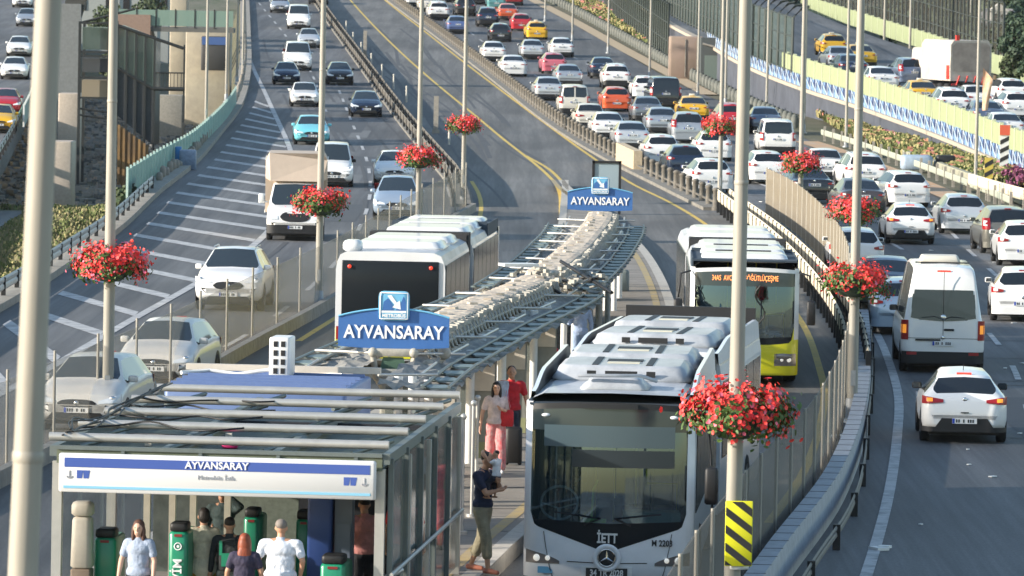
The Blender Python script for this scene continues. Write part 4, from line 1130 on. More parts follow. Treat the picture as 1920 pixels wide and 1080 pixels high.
def section(root, L, W, H, y0, upper, lower, name='body', open_front=False, rot=0.0, zsplit=1.0, win=True, roofm=None, both=True, sideglass_from=.5, tail=True):
    """one rigid bus section from y0 (rear) to y0+L; returns nothing"""
    # cross-section
    prof = [(-W/2+.02, .32), (-W/2, .5), (-W/2, zsplit), (-W/2, H-.43), (-W/2+.03, H-.23), (-W/2+.10, H-.07), (-W/2+.26, H)]
    ringx = prof+[(0, H+.02)]+[(-a, b) for a, b in reversed(prof)]
    ys_ = [y0+L*i/10 for i in range(11)]
    b = MB(); n = len(ringx); vs = [(x, y, z) for y in ys_ for x, z in ringx]; 
    for i in range(10):
        for j in range(n-1):
            z = (ringx[j][1]+ringx[j+1][1])/2; mi = 1 if z < zsplit else (2 if z > 2.8 else 0)
            b.v += []; 
    b.add(vs, [], 0)
    for i in range(10):
        for j in range(n-1):
            z = (ringx[j][1]+ringx[j+1][1])/2; mi = 1 if z < zsplit else (2 if z > H-.25 else 0)
            b.f.append((i*n+j, i*n+j+1, (i+1)*n+j+1, (i+1)*n+j)); b.mi.append(mi); b.sm.append(False)
    # floor and rear bulkhead
    b.add([(-W/2+.02, y0, .32), (W/2-.02, y0, .32), (W/2-.02, y0+L, .32), (-W/2+.02, y0+L, .32)], [(0, 1, 2, 3)], 1)
    b.add([(x, y0, z) for x, z in ringx], [tuple(range(n))], 0)
    if not open_front: b.add([(x, y0+L, z) for x, z in ringx], [tuple(range(n))[::-1]], 0)
    b.build(name, [upper, lower, roofm or M_busroof], root)
    if win:
        for sx in (-1, 1):
            y = y0+.25; k = 0
            while y < y0+L-1.2:
                m = MB(); ln = 1.35
                m.box((sx*(W/2+.003), y+ln/2, 1.9), (.02, ln, 1.3)); m.build('side_window', M_bglow, root); y += ln+.07; k += 1
def bus_wheels(root, ys_, W):
    t, r = wheel_meshes(.48, .3); t.materials.append(M_tyre); r.materials.append(M_rim)
    for y in ys_:
        for sx in (-1, 1):
            o = meshobj('wheel', t, None, root, (sx*(W/2-.13), y, .48)); meshobj('rim', r, None, o)
def pod(root, y, L, W, H, h=.34, m=None, vents=True, name='roof_unit', z0=0.0):
    b = MB(); b.rbox((0, y, H+h/2-.03+z0), (W*.86, L, h), .12, tap=.93); o = b.build(name, m or M_busroof, root)
    if vents:
        v = MB(); zt = H+h-.03+z0
        for x in (-.42, .42): v.box((x, y, zt+.004), (.1, L*.8, .012))
        for x in (-.62, -.25, .25, .62):
            pass
        yf = y+L/2
        v.box((0, yf+.003, H+h*.45+z0), (.5, .03, .09)); v.box((-.46, yf+.003, H+h*.45+z0), (.14, .03, .09)); v.box((.46, yf+.003, H+h*.45+z0), (.14, .03, .09))
        v.box((0, y-.2, zt+.006), (.55, .5, .012)); v.build('vent', M_black, o)
        v = MB(); v.box((0, y+.35, zt+.008), (.5, .28, .014)); v.build('hatch', mat('hatch_cream', (.6, .57, .45), .6), o)
    return o
def make_driver_cab(root, W, L, fy):
    b = MB(); yb = L/2-1.05
    b.box((0, L/2-.62, 1.0), (W-.24, .75, .16), rx=.0); b.box((-.0, L/2-.95, .72), (W-.24, .2, .6)); b.rbox((.72, L/2-1.0, 1.12), (.75, .4, .25), .08); b.build('dashboard', M_dash, root)
    b = MB(); a = [(.78+.28*math.cos(t*2*PI/20), L/2-.86-.13*math.sin(t*2*PI/20), 1.36+.24*math.sin(t*2*PI/20)) for t in range(21)]
    b.tube(a, .02, 8); b.tube([a[0], (.78, L/2-.82, 1.28), a[10]], .014, 6); b.tube([(.78, L/2-.82, 1.28), (.78, L/2-.7, 1.05)], .03, 6); b.build('steering_wheel', mat('wheel_grey', (.75, .78, .78), .5), root)
    b = MB(); b.box((0, L/2-4.2, 1.7), (W-.12, .05, 2.6)); b.box((0, L/2-2.2, .75), (W-.1, 3.8, .06)); b.box((0, L/2-2.2, 2.9), (W-.12, 3.9, .04))
    for sx in (-1, 1): b.box((sx*(W/2-.05), L/2-2.3, 1.7), (.03, 3.8, 2.5))
    b.build('cabin_lining', M_busint, root)
    b = MB()
    for x, y in ((-.3, 2.4), (.35, 2.9), (-.8, 3.3), (.1, 3.6)):
        b.tube([(x, L/2-y, .8), (x, L/2-y, 2.8)], .017, 6)
    b.tube([(-.95, L/2-1.9, .8), (-.95, L/2-1.9, 1.6), (-.5, L/2-1.9, 1.6)], .018, 6); b.build('grab_pole', mat('pole_yellow', (.65, .6, .1), .5), root)
    for x, y in ((-.75, 2.6), (-.3, 2.8), (.78, 3.2), (.3, 3.5), (-.8, 3.7), (-.1, 3.9)):
        b = MB(); b.rbox((x, L/2-y, 1.45), (.42, .12, .7), .05); b.rbox((x, L/2-y+.22, 1.15), (.42, .42, .12), .05); b.build('passenger_seat', mat('seat_blue', (.05, .09, .22), .8), root)
def mercedes_front(root, L, W, H, body, low, sign_text=None, hero=False, gl=None):
    fy = front_y(W, L, H=H)
    X = W/2
    zlo = lambda x: 1.06-.36*max(0, 1-abs(x)/(X*.86))**1.0 if abs(x) < X*.86 else 1.06+.25*((abs(x)-X*.86)/(X*.06))
    # outline of the black glass: curved lower edge with a central dip
    if hero:
        lowedge = lambda x: (.70+.40*(abs(x)/(X*.90))**.95) if abs(x) < X*.84 else 1.075+((abs(x)-X*.84)/(X*.075))**2*.22
    else:
        lowedge = lambda x: .98+.10*(abs(x)/X)**2+ (0 if abs(x) < X*.84 else ((abs(x)-X*.84)/(X*.075))**2*.35)
    top = lambda x: H-.19-.05*(x/X)**2
    gx = X*.915
    # painted shell: below the glass, pillars and header
    fpatch(fy, K(.30), lambda x: lowedge(x), -gx, gx, 0, 40, 8).build('front_panel', low if not hero else body, root)
    for sg in (-1, 1):
        a, c = (gx, X-.001) if sg > 0 else (-X+.001, -gx)
        fpatch(fy, K(.30), K(H-.12), a, c, 0, 4, 14, .3).build('front_pillar', body if hero else [body], root)
        if not hero: fpatch(fy, K(.30), K(1.0+.12), a, c, .006, 4, 4, .02).build('pillar_base', low, root)
    fpatch(fy, top, lambda x: H-.10-.06*(x/X)**2, -gx, gx, 0, 20, 3, .05).build('header_panel', M_black if hero else body, root)
    # glass and blackout
    zw = 1.02
    fpatch(fy, lowedge, lambda x: max(lowedge(x)+.002, 1.14+.05*(abs(x)/X)), -gx, gx, .004, 40, 3).build('blackout_mask', M_bglow, root)
    fpatch(fy, lambda x: max(lowedge(x), 1.14+.05*(abs(x)/X)), K(H-.53), -gx, gx, .002, 30, 10, .01).build('windscreen', M_bg, root)
    fpatch(fy, K(H-.53), top, -gx, gx, .004, 24, 3, .02).build('destination_glass', gl or mat('dest_glass', (.02, .03, .035), .1, spec=.8), root)
    fpatch(fy, K(2.55), K(2.66) if hero else K(2.58), -gx*.84, gx*.88, .012, 20, 1, .01) if False else None
    make_driver_cab(root, W, L, fy)
    # lamps
    for sg in (-1, 1):
        a, c = sorted((sg*X*.56, sg*X*.965))
        f1 = lambda x: .50+.02*abs(x)
        def up_(x): return .53+.19*((abs(x)-X*.54)/(X*.42))**.6 if hero else .80
        h_ = fpatch(fy, K(.52), up_, a, c, .012, 12, 3, .03).build('headlight', mat('lamp_smoke', (.18, .16, .15), .15, spec=.8, coat=1), root)
        b = MB()
        for xx, rr in ((.70, .04), (.83, .055)): b.ball((sg*X*xx, fy(sg*X*xx, .62)+.012, .60 if hero else .66), (rr, .025, rr), 12, 8)
        b.build('lamp_lens', mat('lamp_bright', (.9, .88, .8), .1, coat=1, emit=(1, .95, .85), estr=.25), h_)
    return fy
def bus_mirror(root, x, y, z, sg):
    b = MB(); b.tube([(x, y-.15, z+.9), (x+sg*.22, y+.12, z+.85), (x+sg*.27, y+.15, z+.3)], .025, 8); b.rbox((x+sg*.27, y+.15, z), (.2, .12, .56), .05); return b.build('mirror', M_black, root)
def articulated(name, label, loc, rz, bend, L1=9.6, L2=7.6, W=2.55, H=3.05, kind='hero'):
    """front section centred near the root; rear section swings by `bend`"""
    root = empty(name, loc, rz); tag(root, label, 'bus')
    hero = kind == 'hero'; up_ = M_silver if hero else M_buswh; low = M_silver if hero else M_busyel
    L = L1
    section(root, L1-.40, W, H, -L1/2, up_, low, 'body', open_front=True)
    if kind == 'rear_view':
        pass
    fy = mercedes_front(root, L1, W, H, up_, low, hero=hero)
    bus_wheels(root, (L1/2-2.7, -L1/2+1.6), W)
    b = MB()
    for k in range(9):
        s = 0 if k % 2 else .07
        y = -L1/2-.06-k*.12
        b.box((0, y, 1.7), (W-.12-s, .115, 2.55-s))
    b.build('bellows', mat('bellows_rubber', (.03, .03, .032), .8), root)
    r2 = empty('rear_section', (0, -L1/2-.5, 0), bend, None); setp(r2, root); r2.location = (0, -L1/2-.5, 0); r2.rotation_euler = (0, 0, bend)
    section(r2, L2, W, H, -L2-.6, up_, low, 'rear_body')
    bus_wheels(r2, (-L2+1.9,), W)
    M_r = M_busroof
    if hero:
        pod(root, L1/2-4.3, 2.3, W, H, .27, M_r); pod(root, L1/2-7.4, 2.5, W, H, .27, M_r)
        pod(r2, -2.8, 2.4, W, H, .25, M_r); pod(r2, -5.4, 2.0, W, H, .3, M_r)
        b = MB(); b.rbox((.0, L1/2-1.7, H+.09), (1.05, 1.1, .2), .08, tap=.8); b.tube([(.55, L1/2-1.2, H+.22), (-.4, L1/2-1.15, H+.24), (-.62, L1/2-1.5, H+.14)], .03, 6); b.build('roof_dome', M_r, root)
        # side fairings: silver outside, black inside
        for R_, ya, yb in ((root, -L1/2+.2, L1/2-.75), (r2, -L2-.5, -.4)):
            for sx in (-1, 1):
                m = MB(); P = []
                n_ = 14
                for i in range(n_+1):
                    t = i/n_; y = yb+(ya-yb)*t; hh = (.20 if R_ is root else .16)*sstep(t*3.5)*(1 if t < .93 else .5)+.02
                    P.append((y, hh))
                vs = []
                for y, hh in P: vs += [(sx*(W/2-.03), y, 2.86), (sx*(W/2-.05), y, H-.02+hh), (sx*(W/2-.11), y, H-.02+hh), (sx*(W/2-.13), y, 2.9)]
                m.add(vs, [], 0)
                for i in range(n_):
                    for j in range(3):
                        m.f.append((i*4+j, i*4+j+1, (i+1)*4+j+1, (i+1)*4+j)); m.mi.append(0 if j < 2 else 1); m.sm.append(False)
                m.build('roof_fairing', [M_silver, M_black], R_)
        b = MB(); b.box((0, -L2-.45, H+.16), (W-.2, .12, .36)); b.build('rear_spoiler', M_black, r2)
    else:
        for y_, l_ in ((L1/2-1.6, 1.5), (L1/2-4.2, 2.4), (L1/2-7.2, 2.6)): pod(root, y_, l_, W, H, .20, M_buswh, vents=False)
        for y_, l_ in ((-2.4, 2.2), (-5.4, 2.2)): pod(r2, y_, l_, W, H, .20, M_buswh, vents=False)
        m = MB()
        for y_ in (L1/2-2.9, L1/2-5.9): m.box((0, y_, H+.14), (1.3, .25, .05))
        m.build('vent', M_black, root)
    return root, r2, fy
# hero bus
bl_ = Vector((1.83, 89.5, 0))
hb, hb2, fy = articulated('articulated_bus', 'silver articulated bus filling the lower middle, star emblem on its nose', bl_, PI-.07, .0, kind='hero')
hb2.rotation_euler = (0, 0, -.06)
L = 9.6
def FR(x, z, o=.02): return Vector((x, fy(x, z)+o, z))
def on_front(o, x, z, off=.015):
    o.location = FR(x, z, off); o.rotation_euler = (PI/2, 0, PI)
o = meshobj('company_lettering', text_mesh('İETT', .2, .006, .006, 1.0), M_white, hb); on_front(o, 0, .92, .03); o.scale = (.72, 1, 1)
o = meshobj('fleet_number', text_mesh('M 2203', .13, .004, .003), M_ink, hb); on_front(o, -.82, .86, .02); o.scale = (.8, 1, 1)
b = MB(); b.box((0, 0, 0), (.62, .03, .15)); pl = b.build('number_plate', M_ink, hb, FR(0, .40, .03)); pl.rotation_euler = (0, 0, 0)
b = MB(); b.box((0, -.012, 0), (.76, .02, .19)); pf = b.build('plate_frame', M_white, hb, FR(0, .40, .02))
o = meshobj('plate_text', text_mesh('34 TR 2028', .135, .004, .004), M_white, hb); on_front(o, 0, .40, .055); o.scale = (.78, 1, 1)
b = MB(); b.lathe((0, 0, 0), [(.001, .03), (.1, .03), (.12, .02), (.12, 0)], 28, 'Y'); em = b.build('emblem', M_ink, hb, FR(0, .635, .03))
b = MB(); a = [(.128*math.cos(t*2*PI/28), .03, .128*math.sin(t*2*PI/28)) for t in range(29)]; b.tube(a, .012, 6)
for k in range(3):
    t = PI/2+k*2*PI/3; d = Vector((math.cos(t), 0, math.sin(t))); s = Vector((-d.z, 0, d.x))*.02
    b.add([s+Vector((0, .034, 0)), -s+Vector((0, .034, 0)), d*.12+Vector((0, .034, 0)), Vector((0, .05, 0))], [(0, 1, 3), (1, 2, 3), (2, 0, 3)])
b.build('star', M_chrome, em)
b = MB(); b.lathe((0, 0, 0), [(.21, .012), (.185, .035), (.15, .02), (.13, 0)], 28, 'Y'); b.build('emblem_ring', M_silver, em)
b = MB(); p = FR(.93, .42, .012); b.box(p, (.22, .01, .1)); b.build('sticker', mat('sticker_blue', (.12, .35, .55), .5), hb)
b = MB()
for sx in (-1, 1): b.tube([FR(sx*x, zz, .006) for x, zz in ((.96, 1.0), (.93, .8), (.86, .45), (.82, .32))], .007, 4)
b.tube([FR(-.6, .56, .006), FR(-.2, .55, .006)], .007, 4); b.tube([FR(.6, .56, .006), FR(.2, .55, .006)], .007, 4); b.build('panel_seam', M_black, hb)
fpatch(fy, K(2.28), K(2.60), -.98, .98, .008, 20, 2, .02).build('route_display', mat('display_grey', (.055, .085, .10), .25, spec=.7), hb)
fpatch(fy, K(1.98), K(2.24), -.98, .55, .006, 20, 2, .02).build('sun_blind', mat('blind_dark', (.02, .028, .034), .3), hb)
fpatch(fy, K(2.86), K(H_ := 2.93), -.42, .42, .05, 10, 1, .06).build('camera_shroud', M_black, hb)
for sx, xx in ((-1, -.35), (1, .35)):
    b = MB(); b.tube([FR(xx, 1.12, .04), FR(xx-sx*.25, 1.22, .05), FR(xx+sx*.45, 1.3, .05)], .013, 5); b.build('wiper', M_black, hb)
bus_mirror(hb, -1.27, L/2-.15, 1.75, -1); 
b = MB(); b.ball(FR(.96, 2.74, .01), (.07, .03, .03), 8, 6); b.ball(FR(-.96, 2.74, .01), (.07, .03, .03), 8, 6); b.build('marker_lamp', M_lamp, hb)
b = MB(); b.box((-.62, L/2-.75, 1.2), (.85, .5, .16), rz=.1); b.build('dash_shelf', mat('shelf_green', (.26, .42, .36), .6), hb)
b = MB(); b.box((.22, L/2-.5, 1.14), (.34, .2, .05)); b.tube([(.27, L/2-.5, 1.16), (.25, L/2-.55, 1.6), (.2, L/2-.6, 1.75)], .02, 6); b.build('dash_stand', mat('lime', (.5, .75, .12), .6), hb)
# white and yellow bus ahead on the right, facing the camera
rb_, rb2, fy2 = articulated('articulated_bus', 'white and lime yellow bus with an orange destination display, facing the camera', Vector((5.42, 134.6, 0)), PI-.02, .0, W=2.5, kind='yellow', H=2.86)
rb2.rotation_euler = (0, 0, .02)
M_led = mat('led_orange', (.6, .2, .05), .5, emit=(1, .28, .08), estr=1.6)
o = meshobj('route_display', text_mesh('34AS  AVCILAR - SÖĞÜTLÜÇEŞME', .2, .004, 0), M_led, rb_); o.location = (0, fy2(0, 2.5)+.0, 2.51); o.rotation_euler = (PI/2, 0, PI); o.scale = (.5, .85, 1)
fpatch(fy2, K(.34), K(1.0), -1.2, 1.2, .012, 30, 4, .02).build('yellow_nose', M_busyel, rb_)
for sg in (-1, 1):
    h_ = MB(); h_.ball((sg*.9, fy2(.9, .72)+.02, .74), (.2, .03, .07), 12, 6); h_.build('headlight', mat('lamp_smoke', (.2, .2, .2), .2), rb_)
    bus_mirror(rb_, sg*1.25, L/2-.15, 1.75, sg)
b = MB(); b.tube([(-.35+.12*math.sin(k*.9), fy2(0, 2.3-k*.12)+.03, 2.35-k*.12) for k in range(11)]+[(-.15, fy2(0, 1.1)+.03, 1.1), (.1, fy2(0, 1.05)+.03, 1.05)], .018, 6); b.build('wiper', M_black, rb_)
o = meshobj('maker_lettering', text_mesh('M 2214', .12, .004, .003), M_ink, rb_); o.location = (0, fy2(0, .9)+.02, .88); o.rotation_euler = (PI/2, 0, PI)
# white bus on the left, seen from behind
wb, wb2, fy3 = articulated('articulated_bus', 'white articulated bus seen from behind with a large dark rear window', Vector((-1.93, 145.6, 0)), -.067, .0, W=2.55, kind='white', H=2.84)
wb2.rotation_euler = (0, 0, .0)
L2 = 7.6; yb = -L2-.6
m = MB(); m.rbox((0, yb-.02, 1.93), (2.26, .06, 1.42), .02); m.build('rear_window', M_bglow, wb2)
m = MB(); m.box((0, yb-.02, .72), (2.5, .05, .7)); m.build('rear_panel', M_busyel, wb2)
for sx in (-1, 1):
    m = MB(); m.lathe((sx*.95, yb-.07, 2.5), [(.001, -.02), (.045, -.02), (.045, .02)], 12, 'Y'); m.build('tail_light', M_redlit, wb2)
    m = MB(); m.box((sx*1.17, yb-.04, .95), (.14, .05, .3)); m.build('tail_light', M_red, wb2)
m = MB(); m.box((0, yb-.055, 1.12), (2.3, .02, .025)); m.box((-.7, yb-.058, 1.22), (.5, .01, .05)); m.box((0, yb-.05, .72), (.02, .02, .66)); m.build('panel_seam', M_steel, wb2)
plate(wb2, (0, yb-.06, .62))
m = MB(); m.rbox((-.95, -L2+.1, 2.96), (.45, .6, .26), .1); m.build('roof_dome', M_buswh, wb2)
# box truck
def truck(loc, rz):
    root = empty('box_truck', loc, rz); tag(root, 'white truck with a beige box body driving towards the camera', 'truck')
    c = Car(5.0, 1.98, 2.0, [(-2.5, 1.0), (-2.45, 1.95), (0, 2.0), (.7, 1.98), (.95, 1.92), (1.65, 1.22), (2.1, 1.12), (2.35, .98), (2.45, .8), (2.5, .58)], [(-2.4, 1.15), (1.6, 1.15), (2.4, .85)], 1.65, .92, -2.4, -2.48, tumble=.2, r=.2, wheel=.36, zb=.3)
    c.glassr, c.sidew, c.bp = (2, 3), (1.9,), .2
    ms = c.build(); meshobj('body', ms['body'], PT['white'], root); meshobj('windscreen', ms['windscreen'], M_glassb, root); [meshobj('side_window', ms[k_], M_glass, root) for k_ in ms if k_.startswith('side_window') and len(ms[k_].polygons)]
    arches(root, c); add_wheels(root, c, .22)
    W = .99
    b = MB(); c.patch(b, -.52, .52, .66, 1.02, rear=False, out=.014, nx=12, shape=oval); b.build('grille', M_black, root)
    b = MB(); c.patch(b, -.98, .98, .26, .56, rear=False, out=.014, nx=14); b.build('bumper', M_black, root)
    for sg in (-1, 1):
        a, d = sorted((sg*.60, sg*.96)); b = MB(); c.patch(b, a, d, .74, 1.02, rear=False, out=.014, shape=(lambda u, v: (u, v*(.5+.5*u))) if sg > 0 else (lambda u, v: (u, v*(1-.5*u)))); b.build('headlight', M_lamp, root)
        b = MB(); b.rbox((sg*1.2, 1.2, 1.42), (.2, .12, .34), .05); b.tube([(sg*.98, 1.15, 1.3), (sg*1.2, 1.2, 1.3)], .03, 6); b.build('mirror', M_white, root)
    plate(root, (0, 2.53, .48), rz=1)
    M_box = mat('box_beige', (.50, .40, .31), .6, var=.06, vscale=2)
    b = MB(); b.add([(x, y, z) for y in (-2.9, 0.35) for x, z in ((-1.08, .9), (1.08, .9), (1.08, 2.75), (.95, 2.98), (-.95, 2.98), (-1.08, 2.75))], [(0, 1, 2, 3, 4, 5), (11, 10, 9, 8, 7, 6), (0, 6, 7, 1), (1, 7, 8, 2), (2, 8, 9, 3), (3, 9, 10, 4), (4, 10, 11, 5), (5, 11, 6, 0)])
    # wind deflector slope above the cab
    b.add([(-1.08, .35, 2.1), (1.08, .35, 2.1), (1.08, .35, 2.75), (.95, .35, 2.98), (-.95, .35, 2.98), (-1.08, .35, 2.75), (-.9, .95, 2.02), (.9, .95, 2.02)], [(0, 1, 7, 6), (1, 2, 7), (5, 0, 6), (2, 3, 4, 5, 6, 7)])
    b.build('cargo_box', M_box, root, fix=True)
    b = MB()
    for x in (-1.09, 1.09): b.box((x, -1.27, 2.76), (.03, 3.26, .05)); b.box((x, -1.27, .92), (.03, 3.26, .08))
    b.build('box_trim', M_white, root)
    return root
p = G(556, 450); truck(p+Vector((-.1, 1.6, 0)), PI+.03)
# tanker lorry on the ramp
def tanker(loc, rz):
    root = empty('dump_truck', loc, rz); tag(root, 'dirty white concrete truck with red details on the raised ramp', 'truck')
    Mw = mat('dusty_white', (.62, .56, .48), .6, col2=(.42, .37, .32), vscale=1.2); Mg = mat('tail_steel', (.44, .37, .33), .35, metal=.3, col2=(.26, .22, .2), vscale=1.5)
    b = MB(); pr = [(-1.24, 1.2), (1.24, 1.2), (1.26, 2.1), (1.24, 3.3), (1.05, 3.55), (-1.05, 3.55), (-1.24, 3.3), (-1.26, 2.1)]
    b.add([(x, y, z) for y in (-3.2, 2.0) for x, z in pr], [tuple(range(8)), tuple(range(15, 7, -1))]+[(i, i+8, (i+1) % 8+8, (i+1) % 8) for i in range(8)]); b.build('hopper', Mw, root, fix=True)
    b = MB(); b.add([(x, -3.24-.05*(1 if abs(x) < .9 else 0), z) for x, z in ((-1.1, 1.75), (1.1, 1.75), (1.16, 3.2), (.95, 3.42), (-.95, 3.42), (-1.16, 3.2))], [tuple(range(6))]); b.build('tailgate', Mg, root)
    b = MB(); b.rbox((0, 3.4, 1.95), (2.4, 1.9, 2.2), .15, tap=.92); cb_ = b.build('cab', Mw, root)
    b = MB(); b.box((0, 4.33, 2.35), (2.0, .06, .8)); b.build('windscreen', M_glass, cb_)
    b = MB(); b.box((0, .3, .95), (1.0, 7.5, .35)); b.box((0, -3.1, .75), (2.4, .2, .22)); b.build('chassis', M_black, root)
    b = MB()
    for x in (-.9, -.4, .1, .6): b.tube([(x, -3.3, .95), (x+.2, -3.28, 1.5)], .05, 6)
    b.box((-1.25, -2.8, 1.7), (.06, .5, .8)); b.build('ladder_rails', mat('red_paint', (.5, .03, .02), .5), root)
    b = MB(); b.box((-.75, -2.9, 3.7), (.2, .2, .3)); b.build('beacon', MATS['red_paint'], root)
    t, r = wheel_meshes(.52, .34); t.materials.append(M_tyre); r.materials.append(M_rim)
    for y in (-2.3, -1.1, 3.2):
        for sx in (-1, 1):
            o = meshobj('wheel', t, None, root, (sx*1.08, y, .52)); meshobj('rim', r, None, o)
    for sx in (-1, 1):
        b = MB(); b.box((sx*1.0, -3.22, 1.0), (.34, .06, .14)); b.build('tail_light', M_red, root)
    return root
p = G(1812, 197, rampH(320)); tanker(Vector((p.x-.6, p.y+3.3, Zg(p.y)+rampH(p.y))), .26)
build_cars()
for st, colr, x, y, lab, tx in (
    ('hatch', 'yellow', 1562, 106, 'yellow taxi highest on the raised ramp', 1), ('sedan', 'yellow', 1614, 128, 'yellow taxi right of the highest one on the ramp', 1),
    ('sedan', 'silver', 1577, 132, 'silver saloon behind the lamp posts on the ramp', 0), ('sedan', 'navy', 1597, 148, 'dark saloon half hidden by a thick lamp post on the ramp', 0),
    ('sedan', 'white', 1653, 172, 'white saloon left of the grey car on the ramp', 0), ('mpv', 'bluegrey', 1709, 160, 'grey tall car left of the concrete truck', 0),
    ('sedan', 'yellow', 1730, 200, 'yellow taxi in front of the concrete truck', 1), ('suv', 'white', 1785, 222, 'white sport utility car below the concrete truck', 0),
    ('sedan_old', 'white', 1832, 208, 'white pickup like car right under the concrete truck', 0), ('sedan', 'bluegrey', 1850, 240, 'blue grey car right of the white sport utility on the ramp', 0),
    ('sedan', 'white', 1886, 264, 'white saloon lowest on the ramp', 0), ('hatch', 'white', 1906, 222, 'white hatchback at the right edge of the ramp', 0), ('hatch', 'white', 1896, 196, 'white car highest at the right edge of the ramp', 0)):
    pp = G(x, y, 1.0); place_car(st, colr, x, y, lab, GE, 'E', h=rampH(pp.y), taxi=bool(tx))
for q in PROT.values(): wipe(q)
# ================================================================ station: canopy, signs, kiosk
M_frame = mat('frame_grey', (.14, .165, .16), .5, metal=.2, var=.1)
M_alu = mat('aluminium', (.50, .49, .46), .4, metal=.5, var=.08, vscale=4)
M_slat = mat('slat_teal', (.15, .20, .20), .5, var=.2)
M_sheet = mat('dirty_sheet', (.34, .32, .28), .75, col2=(.17, .17, .16), vscale=7, stretch=(1, .35, 1), bump=.5, bscale=6)
M_ridge = mat('ridge_canvas', (.62, .54, .43), .9, col2=(.40, .34, .28), vscale=4, bump=.35, bscale=9)
M_cast = mat('cast_joint', (.38, .36, .31), .6, var=.2)
CC = [(94, -2.55), (100, -2.12), (108, -1.35), (115, -.68), (125, .42), (140, 1.42), (152, 2.0), (162, 2.42), (170, 2.62)]
xC = lin(CC)
def cdir(y):
    d = Vector((xC(y+1)-xC(y-1), 2, 0)).normalized(); return d, Vector((d.y, -d.x, 0))
def CP(y, o, z):
    d, r = cdir(y); return Vector((xC(y), y, 0))+r*o+Vector((0, 0, z))
def canopy(ya, yb, hwL, hwR, lab, zr0, ze0, ry):
    root = empty('platform_canopy', (xC(ya), ya, 0)); tag(root, lab, 'canopy'); inv = Vector(root.location)
    rnd = random.Random(int(ya)); n = int((yb-ya)/.5)
    zr, ze = zr0, ze0
    def loc(y, o, z): return CP(y, o, z-max(0, y-100)*.0066)-inv
    # sheets between ridge and eaves
    for sg in (-1, 1):
        hw = hwL if sg < 0 else hwR
        m = MB(); vs = []; k = 9
        for i in range(n+1):
            y = ya+(yb-ya)*i/n
            for j in range(k):
                t = j/(k-1); o = .3+(hw-.03-.3)*t
                z = zr-.08-(zr-ze)*t-.05*t+.03*math.sin(j*2.4+i*1.7)+rnd.uniform(-.04, .04)
                vs.append(loc(y, sg*o, z))
        m.add(vs, [(i*k+j, i*k+j+1, (i+1)*k+j+1, (i+1)*k+j) for i in range(n) for j in range(k-1)], 0); m.build('roof_sheet', M_sheet, root)
        # louvred eave
        q = MB()
        for o in (hw-.46, hw-.02): q.tube([loc(ya+(yb-ya)*i/12, sg*o, ze+.02) for i in range(13)], .03, 6)
        q.build('eave_rail', M_frame, root)
        q = MB(); y = ya+.4; c_ = 0
        while y < yb:
            a, b_ = loc(y, sg*(hw-.45), ze), loc(y+.12, sg*(hw-.04), ze-.02); d = (b_-a)
            q.box((a+b_)/2, (d.length, .75, .03), math.atan2(d.y, d.x)); y += 1.75; c_ += 1
        q.build('eave_slat', [M_slat, M_alu], root)
        q = MB()
        for i in range(int((yb-ya)/5.5)+1):
            y = min(yb-.2, ya+.2+i*5.5)
            q.tube([loc(y, sg*.3, zr+.05), loc(y+.8, sg*(hw-.3), ze+.16)], .028, 6)
            q.tube([loc(y+.8, sg*(hw-.6), ze+.13), loc(y+4.2, sg*(hw-.6), ze+.13)], .022, 6)
        q.build('strut', M_alu, root)
    # ridge: lumpy covered truss with lattice along its right flank
    m = MB(); vs = []; ya2 = ry; nn = int((yb-ya2)/.22); k = 9
    for i in range(nn+1):
        y = ya2+(yb-ya2)*i/nn
        for j in range(k):
            t = j/(k-1)*2-1; wv = .42+(.04 if i % 3 else -.05)
            z = zr+.24*(1-abs(t)**8)+(.05 if i % 3 else -.05)+rnd.uniform(-.008, .008)
            vs.append(loc(y, t*wv, z))
    m.add(vs, [(i*k+j, i*k+j+1, (i+1)*k+j+1, (i+1)*k+j) for i in range(nn) for j in range(k-1)], 0)
    for i in range(0, nn, 9):
        y = ya2+(yb-ya2)*i/nn; m.box(loc(y, rnd.uniform(-.22, .22), zr+.3), (.16, .3, .06), rnd.uniform(-.3, .3))
    m.build('ridge_cover', M_ridge, root)
    m = MB(); y = ya2; m.tube([loc(ya2+(yb-ya2)*i/20, .5, zr+.02) for i in range(21)], .03, 5); m.tube([loc(ya2+(yb-ya2)*i/20, .56, zr-.16) for i in range(21)], .03, 5)
    while y < yb-.6:
        a, b_, c_ = loc(y, .44, zr+.2), loc(y+.3, .58, zr-.14), loc(y+.6, .44, zr+.2)
        m.tube([a, b_, c_], .03, 5); m.box(b_, (.1, .16, .1), rnd.random()); m.box(a, (.1, .2, .08), rnd.random())
        y += .6
    m.build('ridge_truss', M_cast, root)
    # columns
    for i in range(int((yb-ya)/6.2)+1):
        y = ya+1.6+i*6.2
        if y > yb-1: break
        for o in (-.12, .12):
            m = MB(); m.tube([loc(y, hw*.42+o, PLH+Zg(y)), loc(y, hw*.42+o, ze+.1)], .075, 10); m.build('column', M_white, root)
    return root
canopy(94.5, 126.5, 1.75, 1.52, 'near half of the long platform canopy with a lumpy beige ridge', 2.56, 2.42, 101.2)
canopy(128.2, 168, 1.55, 1.3, 'far half of the long platform canopy with a lumpy beige ridge', 2.60, 2.48, 128.2)
